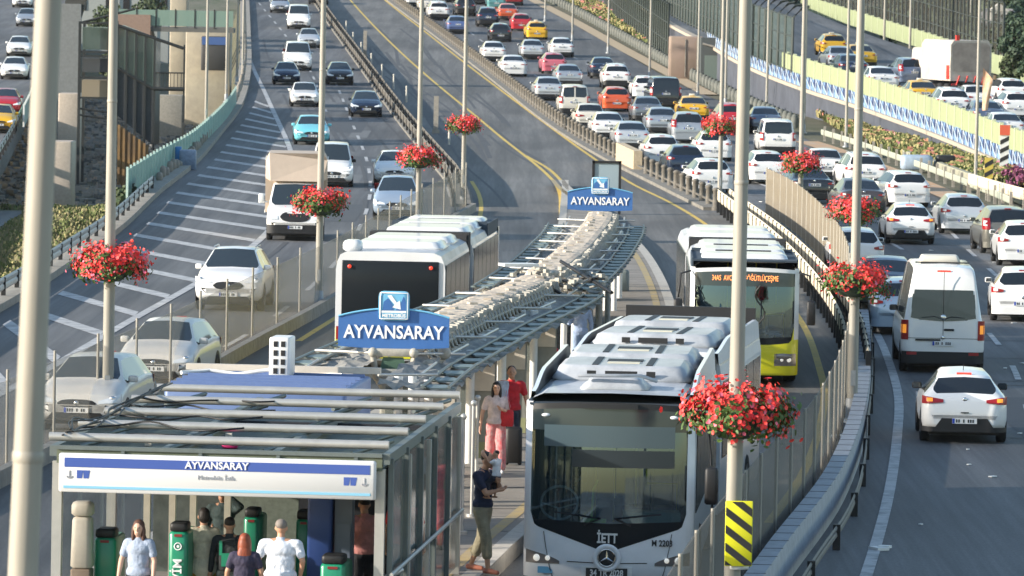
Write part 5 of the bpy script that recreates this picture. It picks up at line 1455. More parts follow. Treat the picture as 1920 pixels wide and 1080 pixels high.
# broken lattice heap where the two halves meet
m = MB(); rnd = random.Random(5); p0 = CP(126.5, .35, 2.38)
for i in range(46):
    a = Vector([rnd.uniform(-.7, .9), rnd.uniform(-2.4, 2.4), rnd.uniform(0, .42)]); b_ = a+Vector([rnd.uniform(-.4, .4), rnd.uniform(-.9, .9), rnd.uniform(-.15, .15)])
    m.tube([a, b_], rnd.uniform(.02, .05), 5, mi=rnd.choice((0, 0, 1))); m.box(b_, (.09, .14, .08), rnd.random())
m.box((-.75, .3, .5), (.8, .5, .06), .3, 2); m.tube([(.2, 1.2, .55), (1.3, -2.2, .05)], .04, 6, mi=1)
o = m.build('truss_joint', [M_cast, M_black, M_white]); o.location = p0; tag(o, 'tangle of pale and dark brackets where the two canopy halves meet', 'bracket')
# platform shelter panels and columns under the canopy on the right
M_gl = mat('shelter_glass', (.28, .32, .30), .15, alpha=.45, spec=.7)
M_olive = mat('panel_olive', (.30, .31, .16), .6, var=.1)
M_cream = mat('panel_cream', (.55, .50, .42), .6, var=.06)
def shelter(y, o, hw, lab, style=0):
    p = CP(y, o-.52, 0); p.z = PLH+Zg(y); root = empty('shelter_panel', p); tag(root, lab, 'shelter panel')
    b = MB(); 
    if style == 0:
        for x in (-.13, .13): b.tube([(x, 0, 0), (x, 0, 2.1)], .085, 10)
        b.build('column', M_white, root); b = MB(); b.box((.36, .06, 1.15), (.5, .05, 1.5)); b.build('panel', mat('panel_grey', (.25, .25, .22), .6, var=.1), root); b = MB(); b.box((.36, .06, .25), (.5, .06, .3)); b.build('band', M_olive, root); b = MB(); b.box((.36, .0, 1.6), (.44, .03, .5)); b.build('poster', M_cream, root)
    elif style == 1:
        b.rbox((0, 0, 1.0), (.34, .3, 2.0), .1); b.build('column', M_cream, root); b = MB(); b.box((0, -.17, .35), (.36, .02, .25)); b.build('band', M_olive, root)
    else:
        b.rbox((0, 0, 1.05), (.7, .12, 2.1), .04); b.build('panel', mat('panel_grey', (.25, .25, .22), .6, var=.1), root); b = MB(); b.box((.0, -.07, 1.2), (.5, .02, 1.2)); b.build('poster', M_gl, root)
    return root
for i, (y, o, st) in enumerate(((97, 1.35, 0), (99.5, .75, 2), (102, 1.25, 1), (105, 1.3, 0), (108, .9, 2), (111, 1.3, 0), (114.5, 1.25, 1), (118, 1.2, 0), (121.5, .95, 2))):
    shelter(y, o, .5, ['pair of white posts with an olive panel', 'stout cream column', 'grey poster panel'][[0, 2, 1][st] if False else {0: 0, 1: 1, 2: 2}[st]]+' under the canopy, %s along the platform edge' % ['nearest', 'second', 'third', 'fourth', 'fifth', 'sixth', 'seventh', 'eighth', 'ninth', 'farthest'][i], st)
b = MB(); b.lathe((0, 0, 0), [(.001, .03), (.26, .03), (.28, 0), (.26, -.03), (.001, -.03)], 20, 'Y'); o = b.build('round_sign', mat('sign_red', (.55, .02, .02), .5)); o.location = CP(119, 1.15, 1.15); o.scale = (.5, 1, 1.5); tag(o, 'red oval sign among the white posts under the canopy', 'sign')
# name signs
M_sb = mat('sign_blue', (.045, .14, .38), .45, var=.04); M_sl = mat('sign_light', (.16, .45, .68), .45); M_sw = mat('sign_white', (.82, .83, .84), .5)
def name_sign(loc, Wd, rz, lab, legs=True):
    root = empty('station_sign', loc, rz); tag(root, lab, 'sign'); H_ = Wd*.27
    m = MB(); n_ = 18
    lo = [(-Wd/2+Wd*i/n_, .02*Wd*(1-(2*i/n_-1)**2)*-1) for i in range(n_+1)]; hi = [(x, H_+Wd*.075*(1-(2*i/n_-1)**2)) for i, (x, z) in enumerate(lo)]
    for y in (-.06, .06): m.add([(x, y, z) for x, z in lo]+[(x, y, z) for x, z in hi], [(i, i+1, n_+2+i, n_+1+i) if y < 0 else (i+1, i, n_+1+i, n_+2+i) for i in range(n_)])
    ring = [(x, z) for x, z in lo]+[(x, z) for x, z in reversed(hi)]
    N = len(ring); m.add([(x, -.06, z) for x, z in ring]+[(x, .06, z) for x, z in ring], [(i, i+N, (i+1) % N+N, (i+1) % N) for i in range(N)], 0); m.build('board', M_sb, root, fix=True)
    m = MB(); P = [(x, -.068, z) for x, z in hi]; m.tube(P, .018*Wd/1.9, 6); m.build('rim', M_sl, root)
    s = Wd*.28; cz = H_+Wd*.10
    m = MB(); m.rbox((0, 0, 0), (s, s*.95, .05), .03*Wd); o = m.build('logo_tile', M_sl, root, (0, -.085, cz)); o.rotation_euler = (PI/2, 0, 0)
    m = MB(); q = s*.44
    outline = [(math.cos(a)*q*.93, math.sin(a)*q*.9) for a in [k*2*PI/24 for k in range(25)]]
    sq = [(-q, -q*.95), (q, -q*.95), (q, q*.95), (-q, q*.95), (-q, -q*.95)]
    m.tube([(x, y, .03) for x, y in sq], .012*Wd/1.9, 5)
    # white swooping arrow over two dark arches
    m.add([(x*q, y*q, .034) for x, y in ((-.5, .75), (-.2, .8), (.2, .25), (.42, .4), (.5, -.25), (-.12, -.1), (.05, .08), (-.3, .5))], [(0, 1, 2, 7), (2, 3, 4, 5), (7, 2, 6)])
    m.add([(x*q, y*q, .033) for x, y in ((-.9, -.35), (.9, -.35), (.9, -.5), (-.9, -.5))], [(3, 2, 1, 0)])
    m.build('logo_arrow', M_sw, o)
    m = MB(); m.add([(x*q, y*q, .032) for x, y in ((-.85, -.33), (-.75, .3), (-.45, .55), (-.1, .1), (0, -.33), (.1, -.33), (.45, .1), (.7, .72), (.88, .3), (.88, -.33))], [(0, 1, 2, 3, 4), (5, 6, 7, 8, 9)]); m.build('logo_arch', M_sb, o)
    t = meshobj('logo_text', text_mesh('METROBÜS', s*.15, .003, .003), M_sw, o, (0, -q*.72, .034))
    lettering('AYVANSARAY', Wd*.165, M_sw, root, (0, -.075, H_*.47), bold=.006*Wd/1.9, sx=.86)
    return root, o
p = CP(100, .0, 0); sg1, _ = name_sign(Vector((xC(100.3)+.02, 100.3, 2.72)), 1.96, -.02, 'large blue station sign on the near end of the canopy')
sg2, _ = name_sign(Vector((xC(171.5)-.05, 171.5, 2.34)), 1.96, -.02, 'smaller looking blue station sign at the far end of the canopy')
# truss end under the near sign
b = MB()
for sx in (-1, 1):
    b.tube([(sx*.36, 0, 0), (sx*.30, 0, -.45), (sx*.08, 0, -.75)], .055, 8); b.ball((sx*.36, -.02, 0), .09, 10, 7)
b.rbox((0, 0, .0), (.72, .12, .14), .03); b.tube([(.3, 0, -.2), (.55, .3, -.5), (.9, .6, -.1)], .05, 6); b.ball((.62, .2, -.25), .13, 8, 6); b.ball((.9, .5, -.02), .12, 8, 6)
o = b.build('sign_bracket', M_cast); o.location = sg1.location+Vector((0, -.1, -.1)); tag(o, 'cream cast bracket holding the large blue sign', 'bracket')
b = MB(); b.add([(x, -.0, z) for x, z in ((-.18, -.08), (.18, -.08), (.24, -.32), (.08, -.62), (-.08, -.62), (-.24, -.32))], [tuple(range(6))[::-1]]); b2 = b.build('gusset', mat('gusset_green', (.06, .12, .08), .6), o)
# totem at far end
tt = empty('info_totem', Vector((xat([G(1135, 395), G(1136, 390)], 0), 0, 0))); q = G(1136, 402); tt.location = q; tag(tt, 'black framed information panel behind the far station sign', 'panel')
b = MB()
for sx in (-1, 1): b.box((sx*.52, 0, 1.05), (.1, .14, 2.1))
b.box((0, 0, 2.05), (1.14, .14, .1)); b.box((0, 0, .35), (1.0, .14, .1)); b.build('frame', M_black, tt); b = MB(); b.box((0, 0, 1.2), (.94, .04, 1.6)); b.build('pane', mat('totem_pane', (.30, .38, .42), .2, spec=.8), tt)
# -------- ticket hall
KZ = 76.0; KR = math.atan2(-.09, 1)
kio = empty('ticket_hall', Vector((-3.88, KZ, 0)), KR); tag(kio, 'open ticket hall with a slatted tube roof and white name board', 'kiosk')
KH = 2.86; KW = 4.5; KL = 9.6
for i, y in enumerate((0.15, 2.5, 4.8, 7.2, 9.6)):
    m = MB(); m.tube([(-KW/2-.08, y, KH+.12), (KW/2+.02, y, KH+.12)], .06, 10)
    m.build('roof_tube', M_alu, kio)
m = MB()
for x in (-KW/2, -KW/6, KW/6, KW/2): m.box((x, KL/2, KH-.06), (.1, KL, .14))
for i in range(5):
    y0_ = .15+i*1.93
    for x in (-KW/2+.3, -KW/6, KW/6-.2, KW/2-.5):
        m.tube([(x, y0_+.15, KH-.02), (x+.4, y0_+1.5, KH+.06)], .035, 5)
m.build('roof_frame', M_frame, kio)
m = MB(); m.box((0, KL/2, KH-.2), (KW-.1, KL-.1, .03)); m.build('roof_glass', mat('roof_glass', (.05, .07, .06), .5, alpha=.8, spec=.25, var=.3, vscale=2), kio)
m = MB(); m.box((0, .04, KH-.12), (KW-.1, .1, .2)); m.build('fascia', mat('fascia_olive', (.13, .15, .10), .6, var=.1), kio)
m = MB(); m.box((0, .02, KH-.01), (KW-.1, .12, .05))
for k in range(4): m.box((-1.3+k*1.05, -.03, KH-.12), (.05, .04, .16))
m.build('fascia_rail', M_frame, kio)
for x, y in ((-KW/2+.05, .1), (KW/2-.08, .1), (KW/2, 2.6), (KW/2, 5.2), (KW/2, KL), (-KW/2, KL), (-KW/2, 5)):
    m = MB(); m.box((x, y, (KH-.2)/2+PLH/2), (.13, .13, KH-.2-PLH)); m.build('column', M_alu, kio)
# name board
nbd = empty('name_board', kio.location+Vector((0, 0, 0)), KR); tag(nbd, 'white and blue name board across the front of the ticket hall', 'sign')
nbd.location = kio.location+Matrix.Rotation(KR, 3, 'Z') @ Vector((0, -.16, 2.27))
BW, BH = 4.28, .52
m = MB(); m.rbox((0, 0, BH/2), (BW, .1, BH), .03); m.build('board', mat('board_white', (.70, .70, .70), .5), nbd)
m = MB(); m.box((0, -.052, BH*.77), (BW-.16, .008, .125)); m.build('blue_band', mat('band_blue', (.05, .10, .36), .5), nbd)
m = MB(); m.box((0, -.052, .07), (BW-.14, .008, .035)); m.build('sky_line', mat('line_sky', (.22, .5, .68), .5), nbd)
lettering('AYVANSARAY', .135, M_sw, nbd, (0, -.062, BH*.77), bold=.003)
lettering('Metrobüs İstb.', .085, mat('ink_grey', (.35, .36, .4), .6), nbd, (0, -.055, BH*.46))
for sx in (-1, 1):
    x1 = sx*(BW/2-.15) ; x2 = sx*(BW/2-.34)
    m = MB(); 
    for k, xx in enumerate((x2-.05, x2+.04)):
        m.add([(xx-.04, -.053, BH*.36), (xx+.03, -.053, BH*.36), (xx+.05, -.053, BH*.36+.11), (xx-.04, -.053, BH*.36+.11)], [(0, 1, 2, 3)])
    m.build('board_logo', MATS['band_blue'], nbd)
    m = MB(); a = [(x1+.035*math.cos(PI+t*PI/8), -.056, BH*.42+.03*math.sin(PI+t*PI/8)) for t in range(9)]; m.tube(a, .006, 4); m.tube([(x1, -.056, BH*.37), (x1, -.056, BH*.56)], .006, 4); m.build('anchor_mark', MATS['ink_grey'], nbd)
# side glass wall (right side) and left wall
M_wall_gl = mat('wall_glass', (.10, .15, .15), .1, alpha=.55, spec=.9)
for i in range(5):
    m = MB(); y = .2+i*1.9; m.box((KW/2+.02, y+.95, 1.55), (.03, 1.76, 2.3)); m.build('glass_wall', M_wall_gl, kio)
    m = MB(); m.box((KW/2+.05, y+.0, 1.55), (.07, .08, 2.5)); m.build('mullion', M_frame, kio)
    m = MB(); m.box((-KW/2+.02, y+.95, 1.55), (.03, 1.76, 2.3)); m.build('glass_wall', mat('clear_glass', (.12, .16, .16), .1, alpha=.2, spec=.9), kio)
m = MB(); m.tube([(KW/2+.1, 0, 1.25), (KW/2+.1, KL, 1.25)], .03, 6); m.tube([(KW/2-1.3, -1.5, .55), (KW/2+.1, 1.2, 1.2)], .045, 8); m.build('handrail', M_alu, kio)
m = MB(); m.box((.7, 6.6, 1.5), (3.0, .1, 2.5)); m.build('dark_partition', mat('partition_dark', (.015, .018, .025), .7), kio)
m = MB(); m.box((-1.5, 8.8, 1.4), (1.45, .1, 2.3)); m.build('grey_partition', mat('partition_grey', (.08, .095, .085), .7, var=.3, vscale=5), kio)
m = MB(); m.box((-.15, 5.2, 1.45), (1.15, .08, 2.3)); m.build('checked_panel', mat('check_panel', (.17, .20, .17), .5, var=.2, vscale=12), kio)
def kthing(name, lab, cat, x, y, z=PLH, rz=0.0, grp=None):
    r_ = empty(name, kio.location+Matrix.Rotation(KR, 3, 'Z') @ Vector((x, y, z)), KR+rz); tag(r_, lab, cat, grp); return r_
t = kthing('blue_pillar', 'bright blue booth pillar in the middle of the ticket hall', 'pillar', 1.12, 2.2)
m = MB(); m.rbox((0, 0, 1.2), (.34, .4, 2.4), .03); m.build('casing', mat('pillar_blue', (.03, .07, .25), .45), t); m = MB(); m.box((.32, .05, 1.1), (.24, .3, 1.5)); m.box((.32, -.12, 1.2), (.2, .02, .5)); m.build('side_box', mat('box_bluegrey', (.12, .15, .2), .5), t)
M_green = mat('gate_green', (.012, .24, .13), .4, coat=.3)
def gate(x, y, lab, h=1.0, wd=.22, text=None, z=PLH):
    t = kthing('turnstile', lab, 'turnstile', x, y, z)
    m = MB(); m.rbox((0, 0, h/2), (wd, .9, h), .04); m.build('cabinet', M_green, t)
    m = MB(); m.rbox((0, -.25, h+.06), (wd*.9, .4, .12), .03); m.build('reader_head', M_black, t)
    m = MB(); m.box((0, -.458, h-.05), (wd*.4, .01, .035)); m.build('reader_light', mat('reader_red', (.22, .02, .02), .5), t)
    if text:
        o_ = lettering(text, .17, M_sw, t, (0, -.46, h*.56), bold=.003); o_.rotation_euler = (PI/2, -PI/2, 0)
        m = MB(); m.lathe((0, -.455, h*.86), [(.055, 0), (.055, -.006), (.04, -.006), (.04, 0)], 16, 'Y'); m.lathe((0, -.455, h*.86), [(.001, -.006), (.02, -.006)], 10, 'Y'); m.build('mark', M_sw, t)
    return t
gate(-.62, 1.0, 'tall green ticket gate with white vertical lettering', 1.42, .26, 'DEVİM')
gate(.10, 3.0, 'green ticket gate behind the person with a backpack', 1.45)
gate(.78, 3.4, 'green ticket gate left of the blue pillar', 1.4)
gate(1.50, .9, 'low green ticket gate at the right of the hall', 1.05, .34)
gate(-1.72, 1.6, 'green gate behind the left glass with curved side', 1.25, .3)
t = kthing('ticket_machine', 'cream and brown machine inside the left corner of the hall', 'machine', -2.0, 1.0)
m = MB(); m.rbox((0, 0, .42), (.28, .3, .84), .02); m.build('lower_case', mat('case_brown', (.24, .18, .13), .7), t); m = MB(); m.rbox((0, 0, 1.2), (.3, .3, .7), .05, tap=.9); m.rbox((0, 0, 1.66), (.3, .28, .2), .06); m.build('upper_case', M_cream, t)
for k, (x, y) in enumerate(((-1.1, 3.2), (-.85, 3.5), (-1.38, 2.7), (-.42, 3.9))):
    t = kthing('inner_post', ['cream inner post beside the woman in light blue', 'second cream inner post of the pair', 'grey inner post by the left glass', 'thin cream post farther back in the hall'][k], 'post', x, y); m = MB(); m.box((0, 0, 1.25), (.09, .09, 2.5)); m.box((0, 0, .05), (.2, .2, .1)); m.build('shaft', M_cream, t)
# blue container and air conditioner behind the hall
bx = empty('blue_cabin', Vector((-3.86, 91, -.16)), KR); tag(bx, 'blue cabin roof behind the slatted tube roof', 'cabin')
M_cab = mat('cabin_blue', (.11, .17, .34), .5, var=.06)
m = MB(); m.rbox((0, 0, 1.6), (2.9, 3.4, 2.6), .05); m.build('body', M_cab, bx)
m = MB()
for k in range(5): m.box((0, -1.3+k*.62, 2.93), (2.8, .05, .05))
m.build('roof_rib', M_cab, bx)
m = MB(); m.box((0, 1.72, 2.98), (3.2, .14, .1)); m.build('coping', M_cream, bx)
ac = empty('air_conditioner', Vector((-3.70, 91.9, 2.76)), KR); tag(ac, 'white air conditioner unit standing on the blue cabin', 'air conditioner')
m = MB(); m.rbox((0, 0, .32), (.34, .7, .64), .03); m.build('casing', M_white, ac)
m = MB()
for i in range(2):
    for j in range(4): m.box((-.06+i*.12, -.352, .1+j*.145), (.07, .012, .09))
m.build('grille', M_black, ac)
m = MB(); m.tube([(-.15, 0, .1), (-.7, -.2, .02), (-1.2, .1, .05), (-1.6, -.3, .03)], .035, 6); m.build('hose', M_white, ac)
# cables on the roof
m = MB(); rnd = random.Random(9)
for k in range(5):
    P = [(-2.2+rnd.uniform(-.1, .25), rnd.uniform(-.1, .3)+j*1.5, .05+rnd.uniform(0, .14)) for j in range(7)]; m.tube(cr(P, 4), .013, 5)
for k in range(5):
    P = [(-2.2+j*.45, .4+k*1.7+rnd.uniform(-.3, .3), .02+rnd.uniform(0, .08)) for j in range(6)]; m.tube(cr(P, 4), .014, 5)
o = m.build('cable', M_black); o.location = kio.location+Vector((0, 0, KH+.08)); o.rotation_euler = (0, 0, KR); tag(o, 'tangled black cables lying on the left of the tube roof', 'cables')
m = MB(); m.rbox((0, 0, .04), (.22, .5, .09), .03); o = m.build('cloth_scrap', mat('magenta', (.55, .02, .14), .7)); o.location = kio.location+Vector((.02, 2.6, KH-.16)); tag(o, 'magenta scrap lying between the roof tubes', 'scrap')
# railings and posts right of the hall
for k, (x, y, h) in enumerate(((-.86, 86.9, 2.0), (-.74, 91.5, 1.9), (-.60, 94.5, 1.9), (-.55, 97, 1.8))):
    m = MB(); m.tube([(0, 0, 0), (0, 0, h)], .03, 8); m.tube([(0, 0, 0), (0, 0, .05)], .1, 8); m.ball((0, 0, h), .055, 8, 6); o = m.build('steel_post', M_alu); o.location = (x, y, PLH); tag(o, ['slim steel post with a ball top at the rear right of the hall', 'white steel post behind the standing man with the child', 'white steel post left of the woman in red trousers', 'farthest white steel post left of the couple'][k], 'post')
for k, (px, py, h) in enumerate(((140, 852, 1.5), (443, 664, 1.5))): pass
# lamp globe etc
b = MB(); b.rbox((0, 0, .22), (.55, .3, .44), .06); o = b.build('bench_block', mat('blockgrey', (.2, .24, .24), .7)); q = G(1158, 545, PLH); o.location = q; o.scale = (1.2, 2, 1.4); tag(o, 'grey block on the platform beyond the canopy edge', 'block')
# ================================================================ people
M_skin = mat('skin', (.50, .27, .17), .55, var=.06); M_skin2 = mat('skin_light', (.58, .35, .25), .55)
def blob(name, shapes, m, parent, voxel=.012, smooth=3):
    """shapes: ('t', [(p, r), ...]) tapered chain or ('e', centre, radii, rotation) ellipsoid, merged into one surface"""
    b = MB()
    for s in shapes:
        if s[0] == 't':
            P = [Vector(p) for p, r in s[1]]; R = [r for p, r in s[1]]
            for i in range(len(P)-1):
                if (P[i+1]-P[i]).length > 1e-4: b.tube([P[i], P[i+1]], [R[i], R[i+1]], 12)
            for p, r in zip(P, R): b.ball(p, r, 12, 8)
        else:
            k = len(b.v); b.ball((0, 0, 0), s[2], 16, 10)
            M = Matrix.Translation(s[1]) @ (s[3].to_4x4() if len(s) > 3 and s[3] is not None else Matrix.Identity(4))
            b.v[k:] = [tuple(M @ Vector(v)) for v in b.v[k:]]
    me = b.mesh(name); o = meshobj(name, me, m)
    r = o.modifiers.new('r', 'REMESH'); r.mode = 'VOXEL'; r.voxel_size = voxel; r.use_smooth_shade = True
    if smooth:
        q = o.modifiers.new('s', 'SMOOTH'); q.factor = .5; q.iterations = smooth
    dg = bpy.context.evaluated_depsgraph_get(); me2 = bpy.data.meshes.new_from_object(o.evaluated_get(dg)); o.modifiers.clear(); o.data = me2; me2.name = name
    bpy.data.meshes.remove(me)
    me2.materials.clear(); me2.materials.append(m)
    if parent: setp(o, parent)
    return o
def hand(w, d, side, curl=.5):
    """shapes of a hand rooted at wrist w pointing along d"""
    d = Vector(d).normalized(); u = Vector((0, 1, 0)) if abs(d.y) < .7 else Vector((0, 0, 1)); v = d.cross(u).normalized(); u = v.cross(d)
    w = Vector(w); S_ = [('t', [(w, .026), (w+d*.05, .034), (w+d*.085, .034)])]
    pc = w+d*.09
    for k, (o_, ln) in enumerate(((-.032, .062), (-.011, .075), (.011, .07), (.032, .055))):
        a = pc+u*o_; m1 = a+d*ln*.55+v*side*.01; m2 = m1+(d*(1-curl)+v*side*curl).normalized()*ln*.5
        S_.append(('t', [(a, .0115), (m1, .0105), (m2, .009)]))
    a = w+d*.035-u*.03; S_.append(('t', [(a, .014), (a-u*.028+d*.03, .012), (a-u*.03+d*.058+v*side*.01, .010)]))
    return S_
def person(lab, loc, rz, top, bottom, hairc, h=1.75, skin=M_skin, arms=None, legs=None, hair='short', sleeves='short', long_top=0.0, trousers='long', shoes=None, head_turn=0.0, head_tilt=(0, 0), lean=0.0, female=False, wide=1.0, bare_legs=False, hood=None):
    k = h/1.75; V = lambda x, y, z: Vector((x*k, y*k+lean*max(0, z-.95)*k, z*k))
    root = empty('person', loc, rz); tag(root, lab, 'person')
    A = arms or [((-.25, -.02, 1.17), (-.27, .08, .93)), ((.25, -.02, 1.17), (.27, .08, .93))]
    Lg = legs or [((-.10, .02, .50), (-.11, -.02, .08)), ((.10, .02, .50), (.11, .04, .08))]
    sw = .17 if female else .195; sw *= wide
    hip, che, nk = V(0, 0, .95), V(0, 0, 1.3), V(0, .0, 1.47)
    hd = V(0, .03, 1.615)+Vector((head_tilt[0], head_tilt[1], 0))
    B = [('e', V(0, 0, .96), (.165*wide*k, .115*k, .13*k)), ('e', V(0, 0, 1.15), (.135*wide*k, .10*k, .2*k)), ('e', V(0, .0, 1.32), (.17*wide*k, .115*k, .16*k)), ('t', [(V(0, 0, 1.42), .075*k), (nk, .055*k), (hd-Vector((0, .01, .06*k)), .052*k)]),
         ('t', [(V(-sw+.03, 0, 1.40), .065*k), (V(0, 0, 1.43), .07*k), (V(sw-.03, 0, 1.40), .065*k)])]
    R = Matrix.Rotation(head_turn, 3, 'Z')
    hh = lambda x, y, z: hd+R @ Vector((x*k, y*k, z*k))
    B += [('e', hh(0, 0, .02), (.077*k, .092*k, .105*k), R), ('e', hh(0, .035, -.055), (.052*k, .052*k, .055*k), R), ('t', [(hh(0, .088, .012), .011*k), (hh(0, .104, -.018), .014*k)]), ('t', [(hh(-.018, .086, -.055), .008), (hh(.018, .086, -.055), .008)])]
    for s in (-1, 1): B.append(('e', hh(s*.078, -.005, .0), (.012*k, .02*k, .03*k), R))
    top_s = []; 
    for s, (e, w_) in zip((-1, 1), A):
        sh = V(s*sw, 0, 1.40); e_, w2 = V(*e), V(*w_)
        B.append(('t', [(sh, .052*k), (e_, .038*k), (e_.lerp(w2, .35), .037*k), (w2, .026*k)])); B += hand(w2, w2-e_, -s)
        end = sh.lerp(e_, .62) if sleeves == 'short' else w2
        if sleeves == 'short': top_s.append(('t', [(sh, .068*k), (end, .062*k)]))
        elif sleeves == 'long': top_s.append(('t', [(sh, .066*k), (e_, .052*k), (w2.lerp(e_, .06), .042*k)]))
        else: top_s.append(('t', [(sh, .06*k), (sh.lerp(e_, .08), .055*k)]))
    bot = [('e', V(0, 0, .95), (.18*wide*k, .128*k, .12*k))]
    for s, (kn, an) in zip((-1, 1), Lg):
        hp = V(s*.085, 0, .90); kn_, an_ = V(*kn), V(*an)
        B.append(('t', [(hp, .085*k), (kn_, .055*k), (kn_.lerp(an_, .35), .05*k), (an_, .034*k)]))
        toe = an_+Vector((s*.02, .16*k, -.055*k)); B.append(('t', [(an_+Vector((0, -.03, -.035)), .034*k), (an_+Vector((0, .05, -.035)), .034*k), (toe, .024*k)]))
        if trousers == 'long': bot.append(('t', [(hp, .10*k), (kn_, .075*k), (an_.lerp(kn_, .08), .062*k)]))
        elif trousers == 'wide': bot.append(('t', [(hp, .11*k), (kn_, .10*k), (an_.lerp(kn_, .1), .10*k)]))
        elif trousers == 'crop': bot.append(('t', [(hp, .105*k), (kn_, .085*k), (an_.lerp(kn_, .45), .078*k)]))
    blob('body', B, skin, root, .0085, 1)
    ts = [('e', V(0, 0, 1.33), (.188*wide*k, .128*k, .15*k)), ('e', V(0, 0, 1.15), (.165*wide*k, .122*k, .24*k)), ('e', V(0, 0, .99-long_top*.5), (.19*wide*k, .14*k, (.12+long_top*.5)*k)), ('t', [(V(-sw+.02, 0, 1.40), .078*k), (V(sw-.02, 0, 1.40), .078*k)]), ('t', [(V(0, 0, 1.40), .09*k), (V(0, 0, 1.445), .078*k)])]
    blob('top_garment', ts+top_s, top, root, .014, 2)
    if trousers: blob('trousers', bot, bottom, root, .014, 2)
    hs = [('e', hh(0, -.015, .045), (.086*k, .098*k, .092*k), R)]
    if hair == 'long': hs += [('e', hh(0, -.05, -.06), (.095*k, .07*k, .15*k), R), ('e', hh(0, -.075, -.22), (.115*k, .06*k, .19*k), R), ('t', [(hh(-.06, -.08, -.2), .04*k), (hh(-.08, -.08, -.42), .025*k)]), ('t', [(hh(.05, -.08, -.2), .04*k), (hh(.05, -.08, -.44), .025*k)]), ('e', hh(-.075, .0, -.08), (.03*k, .05*k, .14*k), R), ('e', hh(.075, .0, -.08), (.03*k, .05*k, .14*k), R)]
    if hair == 'short': hs = [('e', hh(0, -.022, .055), (.083*k, .09*k, .078*k), R)]
    if hair == 'bun': hs += [('e', hh(0, -.05, .0), (.085*k, .07*k, .09*k), R)]
    hb_ = blob('hair', hs, hairc, root, .011, 1) if not hood else None
    if hood: blob('headscarf', [('e', hh(0, -.02, .02), (.1*k, .11*k, .125*k), R), ('e', V(0, -.01, 1.42), (.19*k, .14*k, .12*k))], hood, root, .012, 2)
    e = MB()
    for s in (-1, 1): e.ball(hh(s*.03, .083, .02), (.012*k, .008*k, .008*k), 8, 5)
    e.build('eyes', M_ink, root)
    for s, (kn, an) in zip((-1, 1), Lg):
        if shoes:
            an_ = V(*an); blob('shoe', [('t', [(an_+Vector((0, -.045, -.04)), .042*k), (an_+Vector((0, .05, -.045)), .043*k), (an_+Vector((s*.02, .17*k, -.055*k)), .032*k)])], shoes, root, .012, 1)
    return root
C_ = lambda n, c, **kw: mat('cloth_'+n, c, .85, var=.2, vscale=9, bump=1.0, bscale=11, **kw)
H_dark = mat('hair_dark', (.02, .014, .012), .6, var=.3, vscale=60, stretch=(1, 1, .1)); H_red = mat('hair_red', (.24, .05, .018), .55, var=.35, vscale=50, stretch=(1, 1, .1)); H_grey = mat('hair_grey', (.20, .17, .15), .7); H_brown = mat('hair_brown', (.10, .045, .03), .6, var=.3, vscale=50, stretch=(1, 1, .1))
def PX(px, py, h=PLH):
    p = G(px, py, h); return p
# man carrying a child on the platform, facing right
mp = PX(903, 1073); rzm = -PI*.66
man = person('barefoot man in a navy shirt and khaki cropped trousers holding a child', mp, rzm, C_('navy', (.018, .025, .06)), C_('khaki', (.28, .25, .17)), H_dark, 1.84, trousers='crop', sleeves='short',
    arms=[((-.20, .16, 1.22), (-.02, .24, 1.30)), ((.20, .16, 1.16), (.06, .27, 1.20))], legs=[((-.10, -.06, .50), (-.11, -.24, .10)), ((.10, .12, .50), (.11, .16, .08))], shoes=mat('sandal', (.45, .16, .10), .7), head_tilt=(.0, .04))
# child held against his chest
f = Matrix.Rotation(rzm, 3, 'Z'); cpos = mp+f @ Vector((.0, .26, 1.46-.45))
kid = person('small child in a white top carried by the barefoot man', cpos+Vector((-.03, 0, -.0)), rzm+PI, C_('white', (.72, .73, .76)), C_('darknavy', (.02, .022, .035)), H_dark, .86, trousers='crop', sleeves='short',
    arms=[((-.2, .12, 1.35), (-.14, .30, 1.5)), ((.2, .12, 1.35), (.14, .30, 1.5))], legs=[((-.2, .2, .75), (-.2, .15, .35)), ((.2, .2, .75), (.2, .15, .35))], head_turn=.6)
# woman in red and white trousers
wp = PX(928, 886)
person('dark haired woman in a white top and red patterned trousers walking along the platform', wp, PI+.05, C_('blouse', (.72, .62, .62)), C_('redpat', (.62, .10, .12), col2=(.6, .35, .34)), H_dark, 1.66, trousers='wide', hair='long', female=True, skin=M_skin2,
    arms=[((-.25, .02, 1.16), (-.12, .16, 1.22)), ((.26, 0, 1.15), (.30, .03, .90))], legs=[((-.10, .10, .50), (-.10, .18, .09)), ((.10, -.02, .50), (.10, -.14, .09))], shoes=mat('shoe_white', (.7, .7, .7), .6))
b = MB(); b.rbox((0, 0, 0), (.24, .1, .3), .04); b.tube([(-.1, 0, .15), (-.02, .02, .5), (.06, 0, .15)], .012, 5); o = b.build('shoulder_bag', C_('redbag', (.6, .03, .04))); o.location = wp+Vector((.2, -.06, 1.0)); tag(o, 'red bag hanging at the side of the woman in red trousers', 'bag')
b = MB(); b.rbox((0, 0, .02), (.05, .03, .1), .01); o = b.build('phone', M_black); o.location = wp+Vector((-.33, -.06, .84)); tag(o, 'dark phone in the hand of the woman in red trousers', 'phone')
rp_ = PX(954, 866)
person('man in a red shirt walking just behind the woman, pulling a suitcase', rp_+Vector((0.02, 0, 0)), PI+.1, C_('red', (.55, .02, .03)), C_('darkjean', (.03, .04, .07)), H_dark, 1.80, sleeves='short', arms=[((-.27, 0, 1.16), (-.30, .12, .98)), ((.26, .02, 1.16), (.26, .16, 1.05))], shoes=M_black)
b = MB(); vs = []
for i in range(5):
    for j in range(9): vs.append((-.11+i*.055+.01*math.sin(j*2), .03*math.sin(i*2+j), -.62+j*.09))
